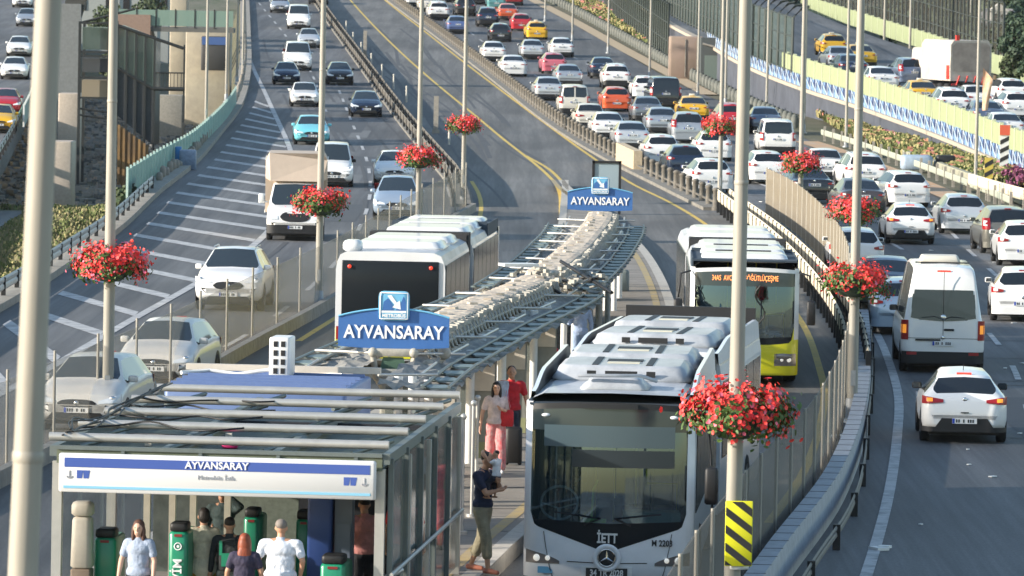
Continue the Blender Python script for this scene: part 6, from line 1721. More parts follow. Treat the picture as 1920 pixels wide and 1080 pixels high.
b.add(vs, [(i*9+j, (i+1)*9+j, (i+1)*9+j+1, i*9+j+1) for i in range(4) for j in range(8)], 0, True); b.box((0, .03, -.3), (.2, .03, .6)); o = b.build('carried_shirt', C_('paleshirt', (.55, .62, .75))); o.location = rp_+Vector((-.14, -.17, 1.42)); tag(o, 'pale shirt draped over the front of the man in red', 'shirt')
b = MB(); b.rbox((0, 0, .38), (.32, .24, .66), .05); b.tube([(-.1, .0, .7), (-.1, 0, 1.0), (.1, 0, 1.0), (.1, 0, .7)], .013, 5)
for x in (-.12, .12): b.ball((x, 0, .04), .04, 8, 6)
o = b.build('suitcase', M_black); o.location = PX(962, 872); tag(o, 'black upright suitcase between the woman in red trousers and the bus', 'suitcase')
# man in light blue further along the platform
person('man in a light blue shirt and pale jeans seen from behind under the canopy edge', PX(1086, 703), .3, C_('lightblue', (.30, .38, .55)), C_('jean', (.25, .33, .48)), H_dark, 1.78, sleeves='long', arms=[((-.24, .06, 1.16), (-.10, .2, 1.2)), ((.26, 0, 1.15), (.28, .05, .9))], shoes=M_black)
# in and around the ticket hall
def KP(x, y): return kio.location+Matrix.Rotation(KR, 3, 'Z') @ Vector((x, y, PLH))
def at_px(px, y, z=PLH):
    # world x for a pixel column at this depth (taken at chest height)
    return Vector(((px-960)/(F_PX/y)+.0, y, z))
def inhall(px, depth, *a, **kw):
    return person(a[0], Vector(((px-960+9)/F_PX*depth, depth, PLH)), *a[1:], **kw)
inhall(258, 76.0, 'red brown haired woman in a light blue t-shirt facing the camera', PI-.2, C_('ice', (.33, .39, .50)), C_('blacktrs', (.02, .02, .025)), H_brown, 1.64, skin=M_skin2, hair='long', female=True, arms=[((-.24, .02, 1.16), (-.25, .12, .92)), ((.25, .02, 1.16), (.27, .1, .92))], shoes=M_black)
inhall(380, 77.2, 'woman in a cream blouse and mustard trousers seen from behind', .25, C_('creamb', (.64, .60, .47)), C_('mustard', (.42, .24, .05)), H_dark, 1.70, hair='bun', female=True, sleeves='long', long_top=.18, arms=[((-.23, .05, 1.2), (-.15, .22, 1.2)), ((.25, .1, 1.2), (.2, .25, 1.35))], shoes=M_black)
inhall(428, 77.0, 'person with a black and green backpack looking down', 0.1, C_('charcoal', (.02, .025, .03)), C_('patterned', (.5, .5, .46), col2=(.05, .05, .05)), H_dark, 1.60, sleeves='long', hair='short', shoes=M_black)
inhall(416, 80.5, 'dark haired man shading his face behind the backpack person', PI-.3, C_('dkgreen', (.03, .05, .05)), C_('blacktrs', (.02, .02, .025)), H_dark, 1.72, sleeves='long', arms=[((-.3, .1, 1.45), (-.1, .15, 1.62)), ((.25, 0, 1.16), (.25, .1, .95))], shoes=M_black)
b = MB(); b.rbox((0, 0, 0), (.30, .17, .44), .07); b.box((0, -.09, -.06), (.2, .03, .18), mi=1); b.box((-.11, -.088, .1), (.04, .02, .2), mi=1); o = b.build('backpack', [C_('packblack', (.02, .024, .025)), M_green]); o.location = Vector(((428-951)/F_PX*76.8, 76.8, 1.38)); tag(o, 'black and green backpack on a person in the ticket hall', 'backpack')
inhall(457, 75.2, 'woman with long bright auburn hair seen from behind at the hall entrance', .0, C_('darkpurple', (.035, .03, .06)), C_('blacktrs', (.02, .02, .025)), H_red, 1.56, hair='long', female=True, shoes=M_black)
inhall(525, 75.6, 'broad man in a white short sleeved shirt seen from behind', -.1, C_('shirtw', (.68, .72, .80)), C_('greytrs', (.18, .17, .19)), H_grey, 1.72, wide=1.22, sleeves='short', arms=[((-.30, -.02, 1.18), (-.26, .1, .98)), ((.31, -.04, 1.18), (.26, .08, .95))], shoes=M_black)
inhall(682, 78.8, 'person in a salmon pink shirt and black trousers by the right side of the hall', .3, C_('salmon', (.62, .26, .24)), C_('blacktrs', (.02, .02, .025)), H_dark, 1.76, sleeves='short', arms=[((-.27, .06, 1.2), (-.22, .2, 1.3)), ((.26, 0, 1.16), (.25, .08, .95))], shoes=M_black)
inhall(640, 79.5, 'person covered in a long black robe and headscarf in the hall', .4, C_('robe', (.008, .008, .01)), C_('robe2', (.008, .008, .01)), H_dark, 1.66, sleeves='long', long_top=.5, wide=1.1, hood=C_('robe', (.008, .008, .01)), shoes=M_black)
inhall(758, 80.5, 'person in red behind the right glass wall of the hall', PI, C_('redshirt', (.5, .03, .03)), C_('darkjean', (.03, .04, .07)), H_dark, 1.72, sleeves='short', shoes=M_black)
inhall(812, 89.0, 'person in pinkish red behind the rear corner of the hall', PI, C_('rosered', (.6, .08, .1)), C_('rosered', (.6, .08, .1)), H_dark, 1.60, sleeves='long', hair='long', female=True, shoes=M_black)
# bus driver (seated at the wheel)
dp = Matrix.Rotation(PI-.07, 3, 'Z') @ Vector((.72, L/2-1.75, .55)) + bl_
person('bus driver in a dark uniform seated behind the large steering wheel', dp, PI-.07, C_('uniform', (.05, .06, .09)), C_('uniform', (.05, .06, .09)), H_dark, 1.74, sleeves='long', arms=[((-.27, .2, 1.15), (-.18, .42, 1.12)), ((.27, .2, 1.15), (.18, .42, 1.12))], legs=[((-.13, .4, .90), (-.13, .5, .5)), ((.13, .4, .90), (.13, .5, .5))], shoes=M_black)
# ================================================================ verge, ramp, background
M_g1 = mat('verge_green', (.16, .18, .05), .8, col2=(.09, .12, .035), vscale=3); M_g2 = mat('verge_dry', (.36, .31, .14), .85, var=.2); M_fo = mat('flower_orange', (.58, .22, .15), .7); M_fp = mat('flower_pink', (.55, .18, .25), .7)
VG = [(1030, -8, 1105, -8), (1100, 30, 1190, 22), (1200, 78, 1265, 62), (1290, 118, 1330, 95), (1400, 160, 1440, 135), (1500, 205, 1560, 205), (1600, 262, 1660, 252), (1720, 310, 1780, 298), (1850, 352, 1900, 345)]
VL = sorted([gz(p) for p in gpath([(a, b) for a, b, c, d in VG])], key=lambda p: p.y)
def xVL(y): return xat(VL, y)
def vr(y): return xRL(y)-.4 if y < 330 else xVL(y)+3.4+max(0, (430-y))*.01
m = MB(); yy = [255+5*i for i in range(100)]
m.ribbon([Vector((xVL(y), y, Zg(y)+.15)) for y in yy], [Vector((max(xVL(y)+.3, vr(y)), y, Zg(y)+.15)) for y in yy]); tag(m.build('verge_soil', M_terr), kind='structure')
def tufts(fn, n, seed, hs, mats, wts, name, lab, y0, y1, flat=True, wd=.3):
    rnd = random.Random(seed); b = MB()
    for i in range(n):
        y = y0+(y1-y0)*rnd.random()**1.3; x, z = fn(y, rnd)
        if x is None: continue
        nn = noise.noise(Vector((x*.6, y*.12, seed))); s = hs*rnd.uniform(.5, 1.3)*(1+.5*nn)
        mi = rnd.choices(range(len(mats)), [max(.01, w_*(1+(1.6*nn if k > 0 else 0))) for k, w_ in enumerate(wts)])[0]
        a = rnd.uniform(0, PI); c_, s_ = math.cos(a)*s, math.sin(a)*s; t = rnd.uniform(-.4, .4)*s
        if flat and mi >= len(mats)-2: b.add([(x-c_*.5, y-s_*.5, z+s*.7), (x+c_*.5, y-s_*.5, z+s*.8), (x+c_*.5, y+s_*.5, z+s*1.2), (x-c_*.5, y+s_*.5, z+s*1.1)], [(0, 1, 2, 3)], mi)
        else: c_ *= wd; s_ *= wd; b.add([(x-c_*.5, y-s_*.5, z), (x+c_*.5, y+s_*.5, z), (x+c_*.3+t, y+s_*.3, z+s), (x-c_*.3+t, y-s_*.3, z+s*1.1)], [(0, 1, 2, 3)], mi)
    return tag(b.build(name, mats), lab, name.replace('_', ' '), kind='stuff')
def fv(y, rnd):
    a, b_ = xVL(y), vr(y)
    if b_-a < .4: b_ = a+.4
    return a+(b_-a)*rnd.random(), Zg(y)+.14
tufts(fv, 40000, 3, .30, [M_g1, M_g2, M_fo, M_fp], [1, .8, .03, .012], 'flower_bed', 'long planted strip with dry grass and orange flowers beside the jam', 255, 650, wd=.5)
def fw(y, rnd):
    e = xEL(y); x = e-1.2-rnd.random()*10
    if 214 < y < 243 and x < e-5: return None, None
    return x, Zg(y)-VALf(y)-.05
tufts(fw, 60000, 8, .27, [mat('weed_straw', (.27, .23, .12), .9, col2=(.17, .16, .08), vscale=2), M_g1, M_g1, M_g2], [1, .7, .3, .3], 'dry_weeds', 'dry yellow and green weeds on the bank at lower left', 160, 266, flat=False, wd=.4)
# orange kerb and beige path at the right edge of the jam
KP_ = sorted([gz(p) for p in gpath([(985, -8), (1080, 42), (1180, 98), (1262, 142), (1330, 178)])], key=lambda p: p.y)
m = MB(); line(resample(KP_, 4), 1.1, .03, m); tag(m.build('sand_path', mat('sand', (.42, .33, .22), .9, var=.1)), kind='structure')
OK_ = sorted([gz(p) for p in gpath([(1498, 262), (1560, 282), (1640, 312), (1700, 335), (1790, 372), (1840, 395)])], key=lambda p: p.y)
m = MB(); line(resample(OK_, 3), 1.3, .05, m); tag(m.build('orange_kerb_strip', mat('kerb_orange', (.50, .26, .12), .85, col2=(.4, .33, .24), vscale=1.5)), kind='structure')
guardrail('guardrail', [p+Vector((1.2, 0, 0)) for p in OK_], 'pale railing between the orange kerb and the flower bed', M_conc, 3.2, m=mat('rail_pale', (.34, .36, .29), .7), hpost=.8, sc=.8)
b = MB(); b.sweep(sorted([gz(p) for p in gpath([(1690, 300), (1740, 318), (1830, 352), (1960, 400)])], key=lambda p: p.y), [(0, 0), (.35, 0), (.3, .5), (.05, .5)]); tag(b.build('low_wall', mat('wall_cream_green', (.32, .31, .23), .8, var=.1), fix=True), 'cream green low wall in front of the flower bed at right', 'wall')
b = MB(); b.rbox((0, 0, .45), (1.5, 1.2, .7), .15); b.rbox((1.4, .3, .4), (.9, .8, .8), .08, mi=1); o = b.build('covered_barrier', [mat('tarp_blue', (.38, .48, .60), .5, col2=(.25, .32, .4), vscale=2), M_black]); o.location = G(1718, 322); tag(o, 'pale blue and dark covered bundle at the kerb near the low wall', 'bundle')
sr = sorted([gz(p) for p in gpath([(1815, 366), (1880, 386), (1990, 418), (2150, 470)])], key=lambda p: p.y)
guardrail('guardrail', sr, 'cream guardrail at the right edge of the frame', M_conc, 3, m=MATS['cream_rail'], sc=1.3, hpost=.9)
# dark shrubs / clutter beyond the jam edge: low wall of rounded stones
sb = MB(); sb.lathe((0, 0, 0), [(.22, 0), (.24, .5), (.16, .75), (.001, .8)], 8); sbm = sb.mesh('kerb_stone_post'); sbm.materials.append(mat('post_dark', (.17, .17, .15), .8, col2=(.08, .09, .08), vscale=4))
SP = sorted([gz(p) for p in gpath([(1008, -8), (1090, 32), (1190, 88), (1290, 145), (1400, 200), (1490, 240)])], key=lambda p: p.y)
for p in resample(SP, 2.6):
    o = meshobj('kerb_post', sbm, None); o.location = p; o.rotation_euler = (0, 0, random.random()); tag(o, 'dark stubby stone post between the jam and the flower verge', 'post', 'stone posts along the verge')
# striped marker boards by the ramp end
def striped(px, py, w_, h_, a, bcol, lab):
    r_ = empty('striped_board', G(px, py)); tag(r_, lab, 'sign'); b = MB(); b.box((0, 0, h_/2+.2), (w_, .06, h_)); b.build('board', a, r_); b = MB(); b.tube([(0, .06, 0), (0, .06, h_+.2)], .05, 6); b.build('post', M_steel, r_)
    b = MB(); k = 0
    while k*.42 < h_-.25:
        z = .25+k*.42; b.add([(-w_/2, -.04, z), (w_/2, -.04, z+.22), (w_/2, -.04, min(h_+.19, z+.42)), (-w_/2, -.04, z+.2)], [(0, 1, 2, 3)]); k += 1
    b.build('stripe', bcol, r_); return r_
striped(1882, 332, .42, 1.75, M_white, M_ink, 'black and white striped board topped by a red sign at the ramp end')
b = MB(); b.box((0, 0, 0), (.48, .06, .48)); o = b.build('red_sign', mat('sign_orange_red', (.6, .10, .05), .6)); o.location = G(1882, 332)+Vector((0, -.05, 2.2)); tag(o, 'small square red orange sign above the black and white striped board', 'sign')
striped(1853, 362, .38, 1.35, mat('stripe_yellow', (.55, .42, .08), .7), M_ink, 'yellow and black striped board left of the black and white one')
rnd = random.Random(4)
m = leafcloud(1200, .75, .7, .07, 77, .3); o = m.build('flowering_shrub', mat('shrub_purple', (.16, .06, .16), .8, col2=(.3, .07, .12), vscale=6)); o.location = G(1905, 352); tag(o, 'purple and pink flowering shrub at the right edge', 'shrub')
# ---- raised ramp
RL = sorted([p for p in [gz(q) for q in RAMP_L] if p.y > 170], key=lambda p: p.y)
RL = resample(RL, 5)
m = MB(); pl_ = [Vector((p.x, p.y, Zg(p.y)+rampH(p.y))) for p in RL]; pr_ = [Vector((p.x+13.5, p.y, q.z)) for p, q in zip(RL, pl_)]
m.ribbon(pl_, pr_); tag(m.build('ramp_road', M_asph), kind='structure')
m = MB(); base = [p+Vector((-.02, 0, -.3)) for p in RL]; m.ribbon(base, [p+Vector((-.02, 0, -.02)) for p in pl_]); b2 = [p+Vector((.3, 0, 0)) for p in base]; t2 = [p+Vector((.3, 0, -.02)) for p in pl_]; m.ribbon(t2, b2); o = m.build('retaining_wall', mat('wall_shadow_blue', (.07, .078, .10), .85, var=.2, vscale=1)); tag(o, 'grey retaining wall below the raised ramp', 'wall')  # the shade on this wall is put into its dark blue base colour
m = MB(); m.sweep([p+Vector((-.3, 0, -.18)) for p in pl_], [(0, 0), (.5, 0), (.5, .2), (0, .2)]); tag(m.build('coping_beam', mat('coping_tan', (.40, .34, .27), .8), fix=True), 'tan concrete beam along the edge of the raised ramp', 'beam')
# painted lattice strip (white and blue triangles) under the light green panels
root = empty('lattice_frieze', pl_[0]); tag(root, 'white and blue lattice strip under the light green panels of the ramp', 'lattice'); a = MB(); b = MB(); c_ = MB(); inv = Vector(pl_[0])
FR_ = resample([p+Vector((-.08, 0, 0)) for p in pl_], 1.9)
for i in range(len(FR_)-1):
    p, q = FR_[i]-inv, FR_[i+1]-inv
    if FR_[i].y > 395: break
    a.add([p, q, q+Vector((0, 0, .75)), p+Vector((0, 0, .75))], [(3, 2, 1, 0)])
    for u, v in ((p, q+Vector((0, 0, .72))), ): b.tube([u+Vector((-.06, 0, .03)), v+Vector((-.06, 0, 0))], .032, 5)
    b.tube([p+Vector((-.06, 0, 0)), p+Vector((-.06, 0, .75))], .028, 5)
    c_.add([p+Vector((-.03, 0, .25)), (p+q)/2+Vector((-.03, 0, .25)), (p+q)/2+Vector((-.03, 0, .72)), p+Vector((-.03, 0, .72))], [(3, 2, 1, 0)])
a.build('backing', mat('frieze_blue', (.05, .12, .30), .6, col2=(.25, .38, .55), vscale=.9), root); b.build('lattice_bar', mat('frieze_white', (.42, .48, .55), .6), root); c_.build('dark_diamond', mat('frieze_navy', (.015, .03, .10), .7), root)
M_lg = mat('panel_lightgreen', (.30, .34, .19), .6, var=.06, vscale=1)
panels('green_parapet', [Vector((p.x, p.y, 0)) for p in pl_ if 170 < p.y < 345], 1.25, M_lg, 'light green panel parapet along the near side of the raised ramp', 1.9, zoff=0, postm=mat('post_lightgreen', (.55, .6, .4), .6), base=0) if False else None
def panels3(name, path, H, m_, lab, step, postm, gap=.05):
    root = empty(name, path[0]); tag(root, lab, 'parapet'); inv = Vector(path[0]); P = resample(path, step)
    for i in range(min(98, len(P)-1)):
        a_, c2 = P[i]-inv, P[i+1]-inv; q = MB(); s = Vector((.03, 0, 0)); u = Vector((0, 0, H)); d = (c2-a_).normalized()*gap; a_, c2 = a_+d, c2-d
        q.add([a_-s, c2-s, c2-s+u, a_-s+u, a_+s, c2+s, c2+s+u, a_+s+u], [(3, 2, 1, 0), (4, 5, 6, 7), (3, 7, 6, 2), (0, 1, 5, 4), (0, 4, 7, 3), (1, 2, 6, 5)]); q.build('panel', m_, root)
        q = MB(); q.box(P[i]-inv+Vector((0, 0, (H+.08)/2)), (.2, .24, H+.08)); q.build('post', postm, root)
    return root
M_plg = mat('post_lightgreen', (.52, .56, .38), .6)
panels3('green_parapet', [p+Vector((-.05, 0, .7)) for p in pl_ if p.y < 352], 1.05, M_lg, 'light green panel parapet along the near side of the raised ramp', 2.6, M_plg)
farE = sorted([gz(p) for p in gpath([(1500, 42), (1560, 62), (1640, 90), (1740, 125), (1830, 160), (1910, 186), (2050, 240)])], key=lambda p: p.y)
farE = [Vector((p.x, p.y, Zg(p.y)+1.2)) for p in farE]
panels3('green_parapet', farE, 1.3, M_lg, 'light green wall on the far side of the raised ramp', 4, M_plg)
# tall dark railings with bent tops
def bentfence(name, path, H, step, lab, m_=None, mesh=None, bend=.9, side=-1):
    root = empty(name, path[0]); tag(root, lab, 'fence'); inv = Vector(path[0]); P = resample(path, step); mm = m_ or M_black
    pb = MB(); pb.tube([(0, 0, 0), (0, 0, H), (side*bend*.6, 0, H+bend*.6), (side*bend, 0, H+bend*.7)], .09, 6); me = pb.mesh('post'); me.materials.append(mm)
    for p in P[:98]:
        o = meshobj('post', me, None, root); o.location = p-inv
    q = MB()
    for z in (.15, H*.33, H*.66, H): q.tube([p-inv+Vector((0, 0, z)) for p in P], .04, 5)
    q.build('rail', mm, root)
    if mesh:
        q = MB()
        for a_, c2 in zip(P[:-1], P[1:]):
            q.add([a_-inv+Vector((.05, 0, .1)), c2-inv+Vector((.05, 0, .1)), c2-inv+Vector((.05, 0, H)), a_-inv+Vector((.05, 0, H))], [(0, 1, 2, 3)])
        q.build('net', mesh, root)
    return root
M_dk = mat('fence_dark', (.035, .045, .04), .7); M_net = mat('net_green', (.09, .13, .10), .8, alpha=.35)
fa = sorted([gz(p) for p in gpath([(1112, -8), (1160, 42), (1210, 80), (1252, 112)])], key=lambda p: p.y)
bentfence('mesh_fence', fa, 4.2, 3.0, 'tall dark vertical fence left of the tan wall box', M_dk, M_net, .1)
fb = [p+Vector((.4, 0, .6)) for p in farE if p.x/p.y*F_PX+960 < 1862]
bentfence('mesh_fence', fb, 4.2, 2.5, 'tall dark fence with bent tops behind the far green wall', M_dk, mat('net_brown', (.12, .11, .09), .85, alpha=.25), 1.3)
fc = [p+Vector((-.1, 0, .6)) for p in pl_ if 345 < p.y < 640]
bentfence('mesh_fence', fc, 3.4, 3.0, 'tall greenish fence with bent tops continuing the near green parapet', M_dk, M_net, 1.0, 1)
# tan wall box and dark recess
p = G(1288, 150); b = MB(); b.rbox((0, 0, 1.5), (2.4, 3, 3.0), .1); b.box((-.1, -1.53, 1.5), (.06, .04, 2.6), mi=1); b.box((.7, -1.53, 1.5), (.06, .04, 2.6), mi=1); o = b.build('utility_block', [mat('tan_wall', (.26, .20, .15), .85, col2=(.3, .22, .18), vscale=.6), M_conc]); o.location = p+Vector((0, 3, 0)); tag(o, 'tan concrete block at the end of the tall vertical fence', 'wall')
p = G(1345, 160); b = MB(); b.box((0, 0, 1.6), (2.2, 2.4, 3.2)); b.box((0, -1.22, 1.2), (1.7, .05, 1.6), mi=1); b.tube([(-1.0, -1.3, 2.8), (1.0, -1.3, 2.3)], .08, 6, mi=2); o = b.build('utility_shed', [mat('shed_dark', (.07, .08, .08), .8), mat('shed_green', (.14, .18, .16), .6), M_conc]); o.location = p+Vector((0, 3, 0)); tag(o, 'dark shed with a green grey front beside the tan block', 'shed')
# ---------------- trees
M_bark = mat('bark', (.12, .09, .06), .9, bump=.6); M_tl = mat('tree_leaf', (.045, .085, .04), .7, col2=(.015, .035, .018), vscale=2); M_tl2 = mat('tree_leaf_light', (.09, .12, .05), .7, col2=(.03, .05, .02), vscale=2)
def tree(x, y, z, H, R, seed, lab, m_, n=5200, size=.3, grp='trees beyond the ramp'):
    rnd = random.Random(seed); root = empty('tree', (x, y, z)); tag(root, lab, 'tree', grp)
    b = MB(); b.tube([(0, 0, 0), (rnd.uniform(-.2, .2), 0, H*.3), (rnd.uniform(-.4, .4), rnd.uniform(-.3, .3), H*.72)], .28, 9, r2=.08)
    for k in range(7):
        a = k*.9+rnd.random(); b.tube([(0, 0, H*(.28+.05*k)), (math.cos(a)*R*.4, math.sin(a)*R*.4, H*(.42+.05*k)), (math.cos(a)*R*.75, math.sin(a)*R*.75, H*(.55+.05*k))], .1, 6, r2=.03)
    b.build('trunk', M_bark, root)
    b = MB(); cl = []
    for k in range(34):
        a = rnd.uniform(0, 2*PI); t = rnd.random(); rr = R*(.3+.62*math.sqrt(rnd.random()))*(1-.55*abs(t-.42)*1.5); cl.append((Vector((math.cos(a)*rr, math.sin(a)*rr, H*(.3+.66*t))), rnd.uniform(.16, .30)*R))
    for i in range(n):
        c_, r_ = rnd.choice(cl); d = Vector([rnd.gauss(0, 1) for _ in range(3)]).normalized()*r_*rnd.uniform(.6, 1.08); p = c_+d; s = size*rnd.uniform(.5, 1.3)
        q = (d.normalized()+Vector([rnd.uniform(-.8, .8) for _ in range(3)])).to_track_quat('Z', 'Y').to_matrix()
        b.add([p+q @ Vector(v) for v in ((-s*.5, -s*.5, 0), (s*.5, -s*.4, .1*s), (s*.4, s*.6, 0), (-s*.4, s*.5, .1*s))], [(0, 1, 2, 3)])
    b.build('crown', m_, root); return root
def far(px, py, y):
    """world point for a photo pixel at a chosen distance"""
    d = CROT @ Vector((px-960.0, -(py-540.0), -F_PX)); k = y/d.y; return Vector((d.x*k, y, CAM_H+d.z*k))
for i, (px, py, y, H, R) in enumerate(((1888, 166, 0, 4.4, 1.5), (1922, 176, 0, 5.0, 1.9), (1868, 150, 0, 4.2, 1.3), (1905, 186, 0, 3.0, 1.3), (1950, 190, 0, 5.4, 2.2), (1912, 130, 0, 4.4, 1.7), (1975, 160, 0, 6, 2.4), (1898, 92, 0, 3.4, 1.6), (1925, 70, 0, 3.4, 1.7))):
    p = G(px, py); tree(p.x, p.y, p.z, H, R, 50+i, ['dark tree right of the concrete truck', 'bushy dark tree at the right edge, above the white cars', 'dark tree just above the truck cab side', 'low rounded bush like tree at the right edge', 'dark tree cut by the right edge', 'tree at the right edge below the house', 'large tree at the far right edge', 'dark round tree beneath the house', 'dark tree right of the house'][i], M_tl if i % 3 else M_tl2, 4200, .2)
for i, (px, py, y, H, R) in enumerate(((1795, 60, 0, 3.4, 1.6), (1735, 38, 0, 3.2, 1.6), (1838, 80, 0, 2.4, 1.3))):
    p = G(px, py); tree(p.x, p.y, p.z, H, R, 90+i, ['pale hazy tree behind the bent fence tops', 'pale hazy tree farther left behind the bent fence', 'small tree in front of the house'][i], M_tl2)
# house top right
hp = far(1872, 40, 455); root = empty('house', Vector((hp.x, 455, Zg(455)-2.6))); root.scale = (.72, .72, .72); tag(root, 'pale house with a grey hipped roof in the top right corner', 'house')
M_hw = mat('house_wall', (.50, .47, .42), .85, var=.08); M_hr = mat('house_roof', (.27, .25, .24), .85, var=.15, vscale=3)
b = MB(); b.box((0, 0, 3.2), (4.6, 5, 6.4)); b.build('wall', M_hw, root)
b = MB(); b.add([(-3.4, -3.6, 6.3), (3.4, -3.6, 6.3), (3.4, 3.6, 6.3), (-3.4, 3.6, 6.3), (-1.5, 0, 8.6), (1.5, 0, 8.6)], [(0, 1, 5, 4), (1, 2, 5), (2, 3, 4, 5), (3, 0, 4), (3, 2, 1, 0)]); rf = b.build('roof', M_hr, root)
b = MB(); b.box((-.2, -2.6, 7.6), (1.9, 1.6, 1.5)); b.add([(-1.4, -3.5, 8.3), (1.0, -3.5, 8.3), (-.2, -3.5, 9.2), (-1.4, -1, 8.3), (1.0, -1, 8.3), (-.2, -1, 9.2)], [(0, 1, 2), (0, 2, 5, 3), (1, 4, 5, 2)]); b.build('dormer', M_hw, root)
for x in (-.6, .25):
    b = MB(); b.lathe((x, -3.43, 7.75), [(.26, -.01), (.3, .0), (.001, -.02)], 12, 'Y'); b.build('window', M_black, root)
for x in (-1.7, -.9, -.1, .7, 1.5):
    b = MB(); b.box((x, -2.52, 5.3), (.4, .06, 1.1)); b.build('window', M_glass, root)
b = MB(); b.box((0, -3.0, 4.5), (5.2, 1.0, .15));
for k in range(14): b.box((-2.5+k*.385, -3.5, 5.0), (.07, .07, .9))
b.build('balcony', M_white, root)
# ================================================================ valley at upper left
def vbox(name, lab, cat, px, y, zt, w_, h_, d_, m_, rz=0.0):
    """block whose top centre shows at photo column px, at depth y, its top at height zt"""
    x = far(px, 300, y).x; b = MB(); b.rbox((0, 0, h_/2), (w_, d_, h_), .05); o = b.build(name, m_); o.location = (x, y, zt-h_); o.rotation_euler = (0, 0, rz); return tag(o, lab, cat)
def zp(py, y): return far(960, py, y).z
M_pier = mat('pier_concrete', (.44, .38, .28), .85, col2=(.33, .29, .22), vscale=1.4)
M_dm = mat('dark_mesh_wall', (.035, .04, .045), .7, var=.2); M_tg = mat('tinted_glass', (.07, .11, .10), .2, alpha=.75, spec=.8); M_steelk = mat('black_steel', (.02, .022, .022), .5)
def pier(px0, px1, pyt, y, lab, m_=M_pier, bot=-8):
    xa, xb = far(px0, 200, y).x, far(px1, 200, y).x; zt = zp(pyt, y); b = MB(); b.rbox(((xa+xb)/2, 0, (zt+bot)/2), (xb-xa, 2.2, zt-bot), .06)
    o = b.build('bridge_pier', m_); o.location = (0, y, 0); return tag(o, lab, 'pier')
pier(318, 350, -30, 372, 'tall cream concrete pier left of the lamp post at upper left')
pier(348, 432, 70, 368, 'broad cream concrete pier at upper left beside the road parapet')
pier(292, 345, 190, 352, 'low grey pier behind the black shed at upper left', mat('pier_grey', (.26, .24, .2), .85, var=.15))
pier(112, 152, 190, 300, 'block of pale concrete left of the steel stair tower', mat('pier_beige', (.40, .34, .28), .85, var=.1))
pier(98, 140, 280, 262, 'lower pale concrete block at the left end of the rubble', MATS['pier_beige'])
# footbridge of glass crossing at the top
fbd = empty('footbridge', (0, 360, 0)); tag(fbd, 'footbridge with green glass sides crossing the top left corner', 'footbridge')
xa, xb = far(222, 50, 360).x, far(440, 50, 360).x; zz = zp(64, 360)
b = MB(); b.box(((xa+xb)/2, 0, zz-.1), (xb-xa, 2.4, .3)); b.build('deck', mat('deck_dark', (.12, .12, .11), .8), fbd)
for k in range(6):
    b = MB(); xx = xa+(xb-xa)*(k+.5)/6; b.box((xx, -1.2, zz+.62), ((xb-xa)/6-.08, .04, 1.0)); b.build('glass_side', mat('side_green', (.22, .32, .27), .3, alpha=.8), fbd)
    b = MB(); b.box((xa+(xb-xa)*k/6, -1.2, zz+.6), (.08, .08, 1.2)); b.build('post', M_steelk, fbd)
b = MB(); b.box((far(248, 50, 358).x, -.6, zp(55, 358)-.2), (2.2, 1.6, 1.35)); b.build('brick_box', mat('brown_box', (.26, .18, .14), .85, var=.1), fbd)
# covered stair (dark glass box with black mesh below)
st = empty('covered_staircase', (0, 318, 0)); tag(st, 'dark covered staircase with tinted glass over black cladding', 'staircase')
x0, x1 = far(222, 150, 318).x, far(292, 150, 318).x
def Zp(py): return zp(py, 318)
b = MB(); f_ = -1.2; bk_ = 4.0
pts = [(x0, Zp(140)), (x1, Zp(180)), (x1, Zp(285)), (x0, Zp(228))]
b.add([(x, f_, z) for x, z in pts]+[(x, bk_, z) for x, z in pts], [(0, 1, 2, 3), (7, 6, 5, 4), (0, 4, 5, 1), (1, 5, 6, 2), (2, 6, 7, 3), (3, 7, 4, 0)]); b.build('cladding', M_dm, st, fix=True)
pts = [(x0, Zp(62)), (x1, Zp(88)), (x1, Zp(180)), (x0, Zp(140))]; b = MB()
b.add([(x, f_, z) for x, z in pts]+[(x, bk_, z) for x, z in pts], [(0, 1, 2, 3), (7, 6, 5, 4), (0, 4, 5, 1), (1, 5, 6, 2), (2, 6, 7, 3), (3, 7, 4, 0)]); b.build('glazing', M_tg, st, fix=True)
b = MB()
for u in (0, .25, .5, .75, 1): xx = x0+(x1-x0)*u; b.box((xx, f_-.05, (Zp(62+26*u)+Zp(285))/2), (.12, .1, Zp(62+26*u)-Zp(285)+(.5 if u in (0, 1) else 0)))
b.tube([(x0-.1, f_-.05, Zp(60)), (x1+1.6, f_-.05, Zp(102))], .1, 6); b.tube([(x0, f_-.05, Zp(140)), (x1, f_-.05, Zp(180))], .08, 6); b.tube([(x1, f_-.05, Zp(178)), (x1+1.65, f_-.05, Zp(178))], .13, 6)
b.box((x1+1.65, f_-.05, (Zp(95)+Zp(240))/2), (.09, .1, Zp(95)-Zp(240)))
for k in range(8): b.box((x1+.2*k+.1, f_-.1, Zp(163)), (.035, .04, .9))
b.tube([(x1, f_-.1, Zp(148)), (x1+1.65, f_-.1, Zp(148))], .04, 5); b.build('steel_frame', M_steelk, st)
